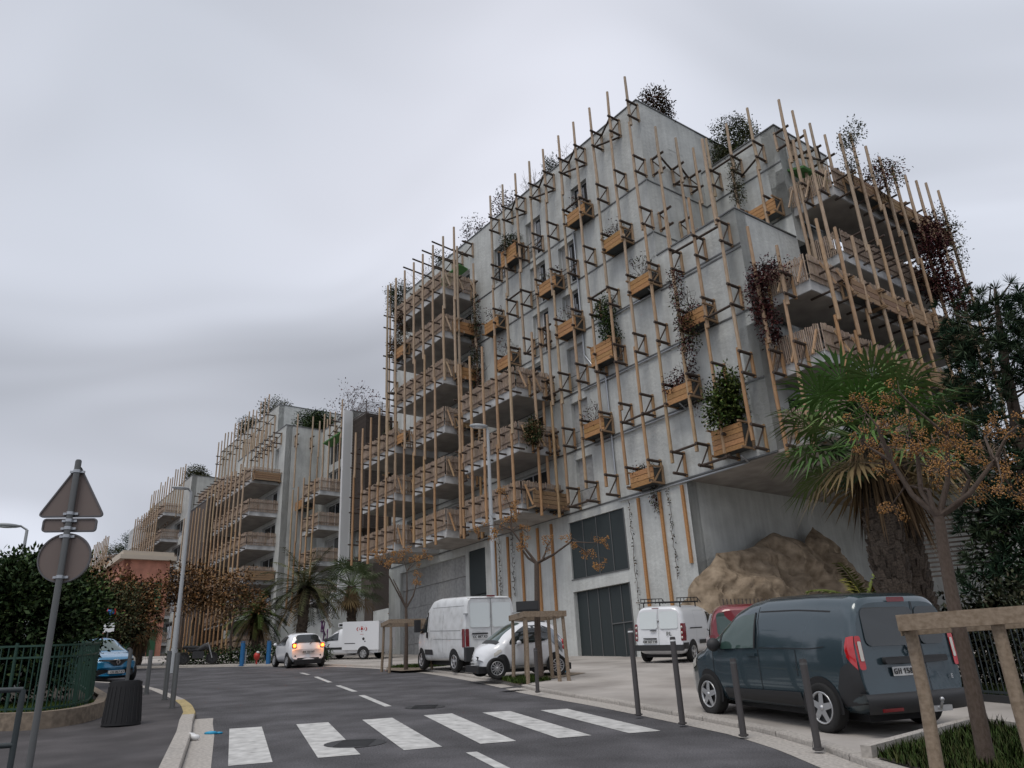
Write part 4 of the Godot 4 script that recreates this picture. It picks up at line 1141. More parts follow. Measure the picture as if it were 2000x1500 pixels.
func small_van() -> void:
	var R := car_root("parked_van", "white small van with roof basket and tall tail lamps by the dark gates", "van", 4.785, -27.43, deg_to_rad(34.2), true)
	var c := Car.new()
	c.rear = -0.72; c.front = 3.6; c.p = 6.5; c.belt = 1.06; c.tum = 0.15; c.tilt = 0.06; c.bow = 0.3; c.rbow = 0.04
	c.top = [[-0.72, 1.68], [-0.68, 1.74], [-0.5, 1.79], [1.2, 1.81], [1.6, 1.75], [2.0, 1.60], [2.7, 1.10], [3.3, 0.95], [3.55, 0.8], [3.6, 0.6]]
	c.bot = [[-0.72, 0.40], [-0.5, 0.25], [3.4, 0.22], [3.6, 0.34]]
	c.plan = [[-0.72, 0.84], [-0.6, 0.885], [2.7, 0.9], [3.3, 0.83], [3.6, 0.62]]
	put("body", c.body(0.08), M.car_white, R)
	wheels(R, c, 2.73, 0.315, 0.2, 5)
	for sg in [-1.0, 1.0]:
		var g := Mb.new(); c.on_side(g, sg, 1.45, 2.45, [[1.45, 1.05], [2.45, 1.0]], [[1.45, 1.58], [1.75, 1.56], [2.45, 1.14]], 0.006); put("side_window", g, M.car_glass, R)
		var k := Mb.new(); line_l(c, k, sg, 1.35, 0.35, 1.6, 0.01); line_l(c, k, sg, 0.35, 0.6, 1.6, 0.01); line_h(c, k, sg, 0.35, 1.35, 1.62, 0.01); put("door_seam", k, M.lamp_grey, R)
		k = Mb.new(); c.on_side(k, sg, -0.2, 0.85, 1.04, 1.08, 0.012); c.on_side(k, sg, 0.55, 1.8, 0.55, 0.68, 0.02); c.on_side(k, sg, -0.7, -0.36, 0.42, 0.62, 0.012); c.on_side(k, sg, 1.42, 1.6, 0.93, 0.97, 0.03); put("side_moulding", k, M.plastic, R)
		k = Mb.new(); c.on_side(k, sg, -0.71, -0.58, 0.68, 1.22, 0.014); c.on_rear(k, 0.77 if sg > 0 else -0.87, 0.87 if sg > 0 else -0.77, 0.68, 1.22, 0.02, 0.014)
		var o := put("tail_lamp", k, M.dark_red, R)
		k = Mb.new()
		for h in [0.78, 0.93, 1.1]: k.ball(c.warp(-0.745, h, sg * 0.81), Vector3(0.02, 0.045, 0.035))
		put("lamp_lens", k, M.clear_lamp, o)
		k = Mb.new(); c.on_rear(k, 0.04 if sg > 0 else -0.68, 0.68 if sg > 0 else -0.04, 1.06, 1.60, 0.07, 0.010); put("rear_door_panel", k, M.white_paint_flat, R)
	var k := Mb.new(); c.on_rear(k, -0.006, 0.006, 0.45, 1.7, 0.004, 0.012); put("door_seam", k, M.lamp_grey, R)
	k = Mb.new(); c.on_rear(k, -0.55, -0.1, 0.60, 0.72, 0.012, 0.012); put("number_plate", k, M.plate, R)
	text(R, "BW 327 FM", 0.075, c.warp(-0.74, 0.66, -0.325), rear_basis(0.06), M.ink, "plate_number")
	k = Mb.new(); c.on_rear(k, -0.56, -0.08, 0.74, 0.775, 0.01, 0.02, 0.02); c.on_rear(k, -0.30, -0.08, 0.99, 1.02, 0.01, 0.02, 0.02); put("door_handle", k, M.plastic, R)
	k = Mb.new(); c.on_rear(k, -0.2, 0.05, 1.70, 1.725, 0.008, 0.012); put("brake_lamp", k, M.dark_red, R)
	k = Mb.new(); k.box(c.warp(-0.78, 0.47, 0), Vector3(0.08, 0, 0), Vector3(0, 0.09, 0), Vector3(0, 0, 0.86)); put("rear_bumper", k, M.plastic, R)
	text(R, "PL", 0.13, c.warp(-0.74, 0.90, 0.36), rear_basis(0.06), M.steel)
	k = Mb.new(); k.ball(c.warp(-0.735, 1.32, 0.0), Vector3(0.012, 0.055, 0.04)); k.ball(c.warp(0.4, 1.5, 0.79), Vector3(0.05, 0.05, 0.012)); put("badge", k, M.alloy, R)
	k = Mb.new()                                   # roof basket: rails, hoops and cross bars
	for sg in [-0.66, 0.66]:
		k.tube([Vector3(-0.5, 1.90, sg), Vector3(1.3, 1.93, sg)], [0.018, 0.018], 6)
		k.tube([Vector3(-0.5, 2.02, sg), Vector3(1.2, 2.06, sg), Vector3(1.5, 1.9, sg)], [0.016, 0.016, 0.016], 6)
		for i in 7: k.tube([Vector3(-0.5 + i * 0.29, 1.88, sg), Vector3(-0.5 + i * 0.29, 2.04, sg)], [0.012, 0.012], 5)
		for l in [-0.3, 1.0]: k.tube([Vector3(l, 1.72, sg), Vector3(l, 1.92, sg)], [0.025, 0.02], 6)
	for i in 8: k.tube([Vector3(-0.5 + i * 0.25, 1.91, -0.66), Vector3(-0.5 + i * 0.25, 1.91, 0.66)], [0.014, 0.014], 5)
	k.tube([Vector3(-0.5, 2.02, -0.66), Vector3(-0.5, 2.02, -0.1)], [0.014, 0.014], 5)
	put("roof_basket", k, M.black, R)
	mirror(R, c, 2.2, 1.08)
	k = Mb.new(); c.on_top(k, 1.95, 2.6, 0.82, 0.92); put("windscreen", k, M.car_glass, R)

func turning_car() -> void:
	var R := car_root("moving_car", "small white hatchback with lit rear lamps driving up the road", "car", -10.05, -37.1, deg_to_rad(-33.5), false)
	var c := Car.new()
	c.rear = -0.47; c.front = 2.52; c.p = 4.6; c.belt = 0.98; c.tum = 0.24; c.bow = 0.34; c.rbow = 0.10
	c.top = [[-0.47, 0.80], [-0.44, 0.98], [-0.36, 1.16], [-0.2, 1.40], [0.0, 1.47], [0.6, 1.50], [1.0, 1.46], [1.3, 1.34], [1.85, 1.0], [2.25, 0.88], [2.45, 0.72], [2.52, 0.5]]
	c.bot = [[-0.47, 0.36], [-0.3, 0.22], [2.3, 0.18], [2.52, 0.26]]
	c.plan = [[-0.47, 0.74], [-0.3, 0.82], [0.1, 0.84], [1.9, 0.83], [2.3, 0.74], [2.52, 0.55]]
	put("body", c.body(0.05), M.car_white, R)
	wheels(R, c, 2.0, 0.30, 0.19, 8)
	for sg in [-1.0, 1.0]:
		var g := Mb.new(); c.on_side(g, sg, 0.32, 1.6, [[0.32, 0.99], [1.6, 0.96]], [[0.32, 1.32], [0.55, 1.37], [1.0, 1.35], [1.6, 1.02]], 0.006); put("side_window", g, M.car_glass, R)
		var k := Mb.new(); line_l(c, k, sg, 0.3, 0.3, 0.98, 0.01); line_l(c, k, sg, 1.6, 0.3, 0.95, 0.01); put("door_seam", k, M.lamp_grey, R)
		k = Mb.new(); c.on_rear(k, 0.56 if sg > 0 else -0.74, 0.74 if sg > 0 else -0.56, 0.86, 1.06, 0.03, 0.0, 0.05); put("lamp_surround", k, M.dark_red, R)
		k = Mb.new(); c.on_rear(k, 0.59 if sg > 0 else -0.71, 0.71 if sg > 0 else -0.59, 0.89, 1.02, 0.04, 0.055, 0.01); put("lit_tail_lamp", k, M.lit_amber, R)
		k = Mb.new(); k.ball(c.warp(-0.45, 0.52, sg * 0.58), Vector3(0.02, 0.035, 0.035)); put("reflector", k, M.black, R)
	mirror(R, c, 1.45, 1.0, Vector3(0.07, 0.07, 0.09), M.car_white)
	var k := Mb.new(); c.on_top(k, -0.40, -0.17, 0.86, 0.84, 0.014); put("rear_window", k, M.car_glass, R)
	k = Mb.new(); c.on_rear(k, -0.27, 0.27, 0.62, 0.74, 0.012, 0.0, 0.02); put("number_plate", k, M.plate, R)
	text(R, "AN 158 WP", 0.08, c.warp(-0.50, 0.68, 0.0), rear_basis(), M.ink, "plate_number")
	k = Mb.new(); c.on_rear(k, -0.5, 0.5, 0.36, 0.43, 0.02, 0.0, 0.02); put("rear_valance", k, M.plastic, R)
	k = Mb.new(); k.bar(c.warp(-0.46, 1.0, 0.05), c.warp(-0.34, 1.22, 0.28), 0.02, 0.02); put("wiper", k, M.black, R)
	k = Mb.new(); c.on_top(k, 1.12, 1.8, 0.8, 0.86); put("windscreen", k, M.car_glass, R)
	for sg in [-1.0, 1.0]:
		var ol := OmniLight3D.new(); ol.name = "tail_lamp_light"; ol.position = c.warp(-0.60, 0.95, sg * 0.65); ol.light_color = Color(1.0, 0.6, 0.25); ol.light_energy = 0.15; ol.light_size = 0.06; ol.omni_range = 30; ol.omni_attenuation = 2.0; ol.shadow_enabled = true
		R.add_child(ol, true)

func box_van() -> void:
	var R := car_root("parked_van", "white refrigerated box van with a red crest on its side, beyond the hatchback", "van", -8.93, -47.27, deg_to_rad(-69.5), true)
	var c := Car.new()
	c.rear = 1.2; c.front = 3.6; c.p = 6.0; c.belt = 1.06; c.tum = 0.14; c.bow = 0.3
	c.top = [[1.2, 1.72], [1.5, 1.76], [1.8, 1.70], [2.1, 1.56], [2.75, 1.10], [3.3, 0.95], [3.55, 0.8], [3.6, 0.6]]
	c.bot = [[1.2, 0.25], [3.4, 0.22], [3.6, 0.34]]
	c.plan = [[1.2, 0.9], [2.7, 0.9], [3.3, 0.83], [3.6, 0.62]]
	put("cab", c.body(0.08), M.car_white, R)
	var b := Mb.new()
	b.cube(Vector3(-1.0, 0.52, -0.93), Vector3(1.42, 2.08, 0.93)); b.cube(Vector3(-0.9, 0.36, -0.8), Vector3(1.3, 0.53, 0.8))
	put("cargo_box", b, M.car_white, R)
	for l in [0.0, 2.73]:
		for sg in [-1.0, 1.0]: wheel(R, l, sg * 0.94, 0.315, 0.2, 7)
		var ar := Mb.new()
		for sg in [-1.0, 1.0]:
			for k in 12:
				var a := PI * k / 12.0; var a2 := PI * (k + 1) / 12.0
				ar.tri(Vector3(l, 0.33, sg * 0.934), Vector3(l + 0.4 * cos(a), 0.33 + 0.4 * sin(a), sg * 0.934), Vector3(l + 0.4 * cos(a2), 0.33 + 0.4 * sin(a2), sg * 0.934))
		put("wheel_arch", ar, M.black, R)
	for sg in [-1.0, 1.0]:
		var g := Mb.new(); c.on_side(g, sg, 1.72, 2.75, [[1.72, 1.08], [2.75, 1.03]], [[1.72, 1.6], [2.0, 1.54], [2.75, 1.08]], 0.006); put("side_window", g, M.car_glass, R)
		var k := Mb.new(); c.on_side(k, sg, 1.45, 2.9, 0.56, 0.68, 0.02); k.cube(Vector3(0.55, 0.86, sg * 0.932), Vector3(1.25, 0.90, sg * 0.938)); put("side_moulding", k, M.plastic, R)
		k = Mb.new()
		for q in [[0.0, 0.05, 0.085], [0.0, 0.17, 0.03], [0.07, 0.15, 0.022], [-0.07, 0.15, 0.022], [0.0, -0.1, 0.03]]:
			k.ball(Vector3(0.12 + q[0], 1.62 + q[1], sg * 0.934), Vector3(q[2] * 0.9, q[2], 0.004), 10, 6)
		for w in [-1, 1]:
			var arc := []
			for i in 7: arc.append(Vector3(0.12 + w * (0.24 + 0.09 * sin(i * 0.52)), 1.55 + i * 0.035, sg * 0.934))
			k.tube(arc, [0.012, 0.02, 0.026, 0.026, 0.026, 0.02, 0.012], 4)
			k.tube([Vector3(0.12 + w * 0.1, 1.60, sg * 0.934), Vector3(0.12 + w * 0.18, 1.66, sg * 0.934), Vector3(0.12 + w * 0.14, 1.74, sg * 0.934)], [0.012, 0.018, 0.01], 4)
		k.cube(Vector3(0.0, 1.36, sg * 0.932), Vector3(0.24, 1.375, sg * 0.936))
		put("crest", k, M.red_paint, R)
		k = Mb.new(); k.ball(Vector3(0.0, 1.12, sg * 0.934), Vector3(0.08, 0.08, 0.004), 12, 6); k.ball(Vector3(-0.1, 0.98, sg * 0.934), Vector3(0.04, 0.04, 0.004), 10, 6); put("round_mark", k, M.ink, R)
	var k := Mb.new(); k.cube(Vector3(1.4, 1.80, -0.55), Vector3(1.95, 2.02, 0.55)); put("cooling_unit", k, M.car_white, R)
	k = Mb.new(); k.cube(Vector3(1.95, 1.83, -0.5), Vector3(1.97, 1.98, 0.5)); k.cube(Vector3(1.5, 1.84, -0.56), Vector3(1.9, 1.97, -0.55)); put("cooling_grille", k, M.black, R)
	k = Mb.new(); c.on_top(k, 2.1, 2.7, 0.82, 0.92); put("windscreen", k, M.car_glass, R)
	mirror(R, c, 2.5, 1.1)

func blue_car() -> void:
	var R := car_root("moving_car", "bright blue crossover coming round the bend beside the hedge", "car", -15.3, -29.9, deg_to_rad(134), false)
	var c := Car.new()     # l = 0 at the rear axle
	c.rear = -0.75; c.front = 3.46; c.p = 4.6; c.belt = 1.0; c.tum = 0.22; c.bow = 0.36; c.rbow = 0.1
	c.top = [[-0.75, 0.9], [-0.7, 1.1], [-0.35, 1.45], [0.2, 1.55], [0.9, 1.57], [1.3, 1.53], [1.7, 1.36], [2.35, 1.06], [2.9, 0.97], [3.25, 0.88], [3.4, 0.74], [3.46, 0.55]]
	c.bot = [[-0.75, 0.4], [-0.5, 0.24], [3.2, 0.2], [3.46, 0.26]]
	c.plan = [[-0.75, 0.78], [-0.5, 0.87], [0, 0.89], [2.6, 0.885], [3.1, 0.84], [3.35, 0.76], [3.46, 0.66]]
	put("body", c.body(0.06), mat("blue_paint", Color(0.012, 0.17, 0.33), 0.25, {"metal": 0.2, "coat": 1.0}), R)
	R.position -= R.basis.x * 2.6
	R.position.y = H(R.position.x, R.position.z)
	wheels(R, c, 2.6, 0.33, 0.21, 5)
	for sg in [-1.0, 1.0]:
		var g := Mb.new(); c.on_side(g, sg, -0.2, 2.0, [[-0.2, 1.08], [2.0, 1.02]], [[-0.2, 1.3], [0.1, 1.42], [1.3, 1.40], [2.0, 1.08]], 0.006); put("side_window", g, M.car_glass, R)
		var k := Mb.new(); c.on_side(k, sg, 3.0, 3.36, [[3.0, 0.80], [3.36, 0.70]], [[3.0, 0.9], [3.2, 0.87], [3.36, 0.80]], 0.012); put("headlamp", k, M.clear_lamp, R)
		k = Mb.new(); c.on_side(k, sg, 3.12, 3.42, 0.3, 0.52, 0.014); c.on_side(k, sg, 0.4, 2.1, 0.26, 0.4, 0.012); put("side_moulding", k, M.plastic, R)
	mirror(R, c, 1.75, 1.08, Vector3(0.08, 0.09, 0.11))
	var k := Mb.new(); c.on_top(k, 1.42, 2.25, 0.8, 0.9); put("windscreen", k, M.green_glass, R)
	k = Mb.new(); k.poly(PackedVector2Array([Vector2(-0.62, 0.76), Vector2(-0.3, 0.74), Vector2(-0.12, 0.60), Vector2(0.12, 0.60), Vector2(0.3, 0.74), Vector2(0.62, 0.76), Vector2(0.6, 0.82), Vector2(0.0, 0.80), Vector2(-0.6, 0.82)]), func(v: Vector2) -> Vector3: return c.warp(3.475, v.y, v.x)); put("grille", k, M.black, R)
	k = Mb.new(); c.on_nose(k, -0.62, 0.62, 0.26, 0.48, 3.46, 0.05, 0.02); put("grille", k, M.black, R)
	k = Mb.new(); c.on_nose(k, -0.26, 0.26, 0.335, 0.44, 3.485, 0.01, 0.02); put("number_plate", k, M.plate, R)
	text(R, "CH 067 XY", 0.075, c.warp(3.512, 0.387, 0.0), nose_basis(), M.ink, "plate_number")
	lozenge(R, c.warp(3.50, 0.72, 0.0), nose_basis(), 0.06, 0.085)

func red_car() -> void:
	var R := car_root("parked_car", "dark red people carrier parked between the white small van and the slate van", "car", 5.03, -18.6, deg_to_rad(11), true)
	var c := Car.new()
	c.rear = -0.75; c.front = 3.5; c.p = 5.5; c.belt = 1.06; c.tum = 0.16; c.tilt = 0.08; c.bow = 0.3; c.rbow = 0.05
	c.top = [[-0.75, 1.66], [-0.7, 1.73], [-0.4, 1.79], [1.0, 1.80], [1.5, 1.72], [2.0, 1.5], [2.6, 1.1], [3.2, 0.95], [3.45, 0.8], [3.5, 0.6]]
	c.bot = [[-0.75, 0.4], [-0.5, 0.25], [3.3, 0.22], [3.5, 0.34]]
	c.plan = [[-0.75, 0.82], [-0.6, 0.86], [2.6, 0.87], [3.2, 0.8], [3.5, 0.6]]
	put("body", c.body(0.08), mat("red_body", Color(0.20, 0.012, 0.022), 0.3, {"coat": 1.0}), R)
	wheels(R, c, 2.65, 0.31, 0.2, 6)
	var k := Mb.new(); c.on_rear(k, -0.68, 0.68, 1.12, 1.62, 0.09, 0.008); put("rear_window", k, M.green_glass, R)
	k = Mb.new(); k.bar(c.warp(-0.80, 1.1, 0.1), c.warp(-0.76, 1.2, 0.55), 0.025, 0.03); put("wiper", k, M.black, R)
	k = Mb.new(); c.on_rear(k, -0.1, 0.36, 0.80, 0.92, 0.01, 0.01); put("number_plate", k, M.plate, R)
	k = Mb.new(); c.on_rear(k, -0.8, 0.8, 0.42, 0.66, 0.04, 0.0, 0.07); put("rear_bumper", k, M.plastic, R)
	for sg in [-1.0, 1.0]:
		k = Mb.new(); c.on_rear(k, 0.74 if sg > 0 else -0.84, 0.84 if sg > 0 else -0.74, 0.75, 1.15, 0.03, 0.012); c.on_side(k, sg, -0.73, -0.62, 0.75, 1.15, 0.012); put("tail_lamp", k, M.dark_red, R)
		k = Mb.new(); c.on_side(k, sg, -0.3, 2.3, [[-0.3, 1.1], [2.3, 1.06]], [[-0.3, 1.5], [0.0, 1.58], [1.4, 1.56], [2.3, 1.12]], 0.006); put("side_window", k, M.car_glass, R)
	k = Mb.new(); c.on_top(k, 1.7, 2.5, 0.82, 0.9); put("windscreen", k, M.car_glass, R)

func distant_traffic() -> void:
	var R := car_root("parked_car", "grey car parked far down the road beside the blue crossover", "car", -24.0, -43.5, deg_to_rad(-70), false)
	var c := Car.new()
	c.rear = -0.8; c.front = 3.3; c.p = 4.6; c.belt = 0.95; c.tum = 0.24; c.bow = 0.3; c.rbow = 0.1
	c.top = [[-0.8, 0.85], [-0.7, 1.0], [-0.3, 1.38], [0.3, 1.47], [1.0, 1.46], [1.5, 1.3], [2.1, 0.98], [2.9, 0.85], [3.2, 0.7], [3.3, 0.5]]
	c.bot = [[-0.8, 0.36], [-0.5, 0.22], [3.0, 0.2], [3.3, 0.28]]
	c.plan = [[-0.8, 0.75], [-0.5, 0.85], [2.4, 0.85], [3.0, 0.76], [3.3, 0.6]]
	put("body", c.body(0.1, 28), mat("grey_paint", Color(0.10, 0.11, 0.12), 0.3, {"coat": 1.0}), R)
	wheels(R, c, 2.5, 0.3, 0.19, 5)
	for sg in [-1.0, 1.0]:
		var k := Mb.new(); c.on_side(k, sg, -0.2, 1.9, 0.98, [[-0.2, 1.2], [0.1, 1.34], [1.1, 1.32], [1.9, 1.0]], 0.006); put("side_window", k, M.car_glass, R)
	# motorcycle among the posts beyond the lamp
	var m := thing("parked_motorcycle", "dark motorcycle parked beyond the street lamp on the outer pavement", "motorcycle", Vector3(-17.2, H(-17.2, -42.6) + KERB, -42.6))
	m.rotation.y = 0.5
	var b := Mb.new(); b.tube([Vector3(-0.5, 0.75, 0), Vector3(0.0, 0.72, 0), Vector3(0.35, 0.9, 0), Vector3(0.6, 0.8, 0)], [0.1, 0.13, 0.16, 0.08], 8); b.cube(Vector3(-0.25, 0.3, -0.14), Vector3(0.3, 0.65, 0.14)); put("frame", b, M.plastic, m)
	for l in [-0.68, 0.72]: wheel(m, l, 0.06, 0.31, 0.12, 6, 1, M.plastic)
	b = Mb.new(); b.tube([Vector3(0.72, 0.31, 0.1), Vector3(0.5, 1.0, 0.1)], [0.03, 0.03], 6); b.tube([Vector3(0.72, 0.31, -0.1), Vector3(0.5, 1.0, -0.1)], [0.03, 0.03], 6); b.tube([Vector3(0.42, 1.06, -0.36), Vector3(0.5, 1.03, 0), Vector3(0.42, 1.06, 0.36)], [0.02, 0.02, 0.02], 6); put("handlebar", b, M.alloy, m)
	b = Mb.new(); b.tube([Vector3(-0.75, 0.86, 0), Vector3(-0.3, 0.82, 0), Vector3(0.05, 0.82, 0)], [0.07, 0.13, 0.1], 8); put("saddle", b, M.black, m)
# ---------------------------------------------------------------- plants
func leaf(m: Mb, p: Vector3, d: Vector3, s: Vector3, len_: float, wid: float) -> void:   # pointed leaf of two facets
	var t := d * len_
	var w := s * wid * 0.5
	var k := d.cross(s) * wid * 0.16
	var nn := d.cross(s).normalized()
	if nn.y < 0: nn = -nn
	nn = (nn + Vector3(0, 0.35, 0)).normalized()
	m.tri3(p, p + t * 0.45 + w + k, p + t, nn, nn, nn)
	m.tri3(p, p + t, p + t * 0.45 - w + k, nn, nn, nn)
func cloud(m: Mb, lobes: Array, count: int, size: float, cols: Array, shell := 0.55, droop := 0.1, wide := 0.5) -> void:
	# lobes: [centre, radii]; leaves sit in clumps on twig ends through each lobe, mostly near its surface
	var tot := 0.0
	count = int(count * 2.4); size *= 1.3
	for b in lobes: tot += b[1].x * b[1].y + b[1].y * b[1].z
	for b in lobes:
		var r: Vector3 = b[1]
		var k := int(count * (r.x * r.y + r.y * r.z) / tot)
		var clumps := maxi(4, k / 9)
		for i in clumps:
			var u := rv().normalized()
			var f := pow(rf(0.02, 1.0), shell * 0.7) * rf(0.86, 1.1)
			var c: Vector3 = b[0] + u * r * f
			var base: Color = cols[rng.randi() % cols.size()]
			var e := maxf(size * 2.2, 0.03)
			for j in 9:
				var v := rf(0.7, 1.3)
				m.col = Color(base.r * v * rf(1.45, 1.85), base.g * v * 1.6, base.b * v * rf(1.35, 1.75))
				var d := (u * 0.8 + rv() * 0.9 + Vector3(0, -droop, 0)).normalized()
				var s := d.cross(rv()).normalized()
				leaf(m, c + rv() * e, d, s, size * rf(0.7, 1.3), size * wide * rf(0.8, 1.2))
	m.col = Color(1, 1, 1)
const DK := [Color(0.018, 0.034, 0.014), Color(0.026, 0.046, 0.018), Color(0.035, 0.055, 0.022)]
const MID := [Color(0.045, 0.075, 0.022), Color(0.06, 0.09, 0.025), Color(0.08, 0.10, 0.03)]
const OLIVE := [Color(0.055, 0.06, 0.028), Color(0.07, 0.075, 0.035), Color(0.045, 0.052, 0.03)]
const REDL := [Color(0.06, 0.022, 0.022), Color(0.085, 0.03, 0.03), Color(0.05, 0.02, 0.025)]
const BRN := [Color(0.13, 0.075, 0.035), Color(0.17, 0.095, 0.04), Color(0.10, 0.06, 0.03)]
const BER := [Color(0.40, 0.215, 0.075), Color(0.48, 0.27, 0.10), Color(0.32, 0.16, 0.06), Color(0.44, 0.25, 0.13)]
func twigs(m: Mb, a: Vector3, up: Vector3, len_: float, n: int, r := 0.012) -> void:
	for i in n:
		var d := (up + rv() * 0.6).normalized()
		var b := a + d * len_ * rf(0.5, 1.0) * 0.5
		var c := b + (d + rv() * 0.5).normalized() * len_ * rf(0.3, 0.6)
		m.tube([a + rv() * 0.05, b, c], [r, r * 0.7, r * 0.35], 4, false)
		for k in 3:
			var e := b.lerp(c, rf(0, 0.9))
			m.tube([e, e + (d + rv()).normalized() * len_ * rf(0.12, 0.3)], [r * 0.5, r * 0.25], 3, false)
func shrub(called: String, label: String, category: String, at: Vector3, lobes: Array, count: int, size: float, cols: Array, group := "", bare := false, stem := 0.0, extra := 0.0) -> Node3D:
	var o := thing(called, label, category, at, group)
	var t := Mb.new()
	if stem > 0.0: t.tube([Vector3.ZERO, Vector3(rf(-0.1, 0.1), stem * 0.5, rf(-0.1, 0.1)), Vector3(0, stem, 0)], [0.03 + stem * 0.022, 0.03 + stem * 0.014, 0.02], 6)
	for b in lobes: twigs(t, Vector3(b[0].x * 0.3, maxf(b[0].y - b[1].y * 0.8, 0.0), b[0].z * 0.3), Vector3(b[0].x, absf(b[0].y) + 0.3, b[0].z).normalized(), b[1].y * (1.6 if bare else 1.15), 18 if bare else 4, 0.016 if b[1].y > 0.8 else 0.01)
	put("stem", t, M.bark, o)
	if not bare or count > 0:
		var m := Mb.new()
		cloud(m, lobes, count, size, cols, 0.55, extra)
		put("foliage", m, M.leaf, o)
	return o
func chinaberry(label: String, base: Vector3, trunk: Array, nodes: Array, clusters: Array, r0: float, cr: float, berries: int, br: float) -> void:
	var o := thing("berry_tree", label, "tree", base, "chinaberry trees with tan berry clusters")
	var t := Mb.new()
	var p := []; var r := []
	for i in trunk.size():
		p.append(trunk[i] - base); r.append(r0 * lerpf(1.15, 0.75, float(i) / (trunk.size() - 1)))
	t.tube(p, r, 9)
	put("trunk", t, M.bark, o)
	var fork: Vector3 = trunk[trunk.size() - 1] - base
	var b := Mb.new()
	for n in nodes:
		var e: Vector3 = n - base
		var mid := fork.lerp(e, 0.5) + Vector3(rf(-0.08, 0.08), -0.06, rf(-0.08, 0.08))
		b.tube([fork, mid, e], [r0 * 0.55, r0 * 0.4, r0 * 0.28], 6, false)
	var m := Mb.new()
	for c in clusters:
		var e: Vector3 = c - base
		var best: Vector3 = fork
		for n in nodes:
			if (n - base - e).length() < (best - e).length(): best = n - base
		var mid := best.lerp(e, 0.5) + Vector3(rf(-0.1, 0.1), rf(0, 0.15), rf(-0.1, 0.1))
		b.tube([best, mid, e], [r0 * 0.26, r0 * 0.17, r0 * 0.08], 5, false)
		for k in 3:
			var f := mid.lerp(e, rf(0, 1))
			b.tube([f, f + (rv() + Vector3(0, 0.4, 0)).normalized() * cr * 1.4], [r0 * 0.08, r0 * 0.04], 4, false)
		var bunches := 5
		for k in bunches:
			var bc := e + rv() * cr * 0.75
			b.tube([e, bc], [r0 * 0.05, r0 * 0.04], 3, false)
			for i in int(berries / bunches):
				var q := bc + rv().normalized() * cr * 0.42 * pow(rf(0, 1), 0.4)
				var cc: Color = BER[rng.randi() % 4]
				var v := rf(0.75, 1.2)
				m.col = Color(cc.r * v, cc.g * v, cc.b * v)
				var x := [Vector3(br, 0, 0), Vector3(0, 0, br), Vector3(-br, 0, 0), Vector3(0, 0, -br)]
				for w in 4:
					m.tri3(q + x[w], q + Vector3(0, br, 0), q + x[(w + 1) % 4], x[w] / br, Vector3.UP, x[(w + 1) % 4] / br)
					m.tri3(q + x[(w + 1) % 4], q - Vector3(0, br, 0), q + x[w], x[(w + 1) % 4] / br, Vector3.DOWN, x[w] / br)
				if i % 5 == 0: b.tube([bc, q], [0.004, 0.003], 3, false)
	put("branches", b, M.bark, o)
	stuff(put("berries", m, M.dull_leaf, o))
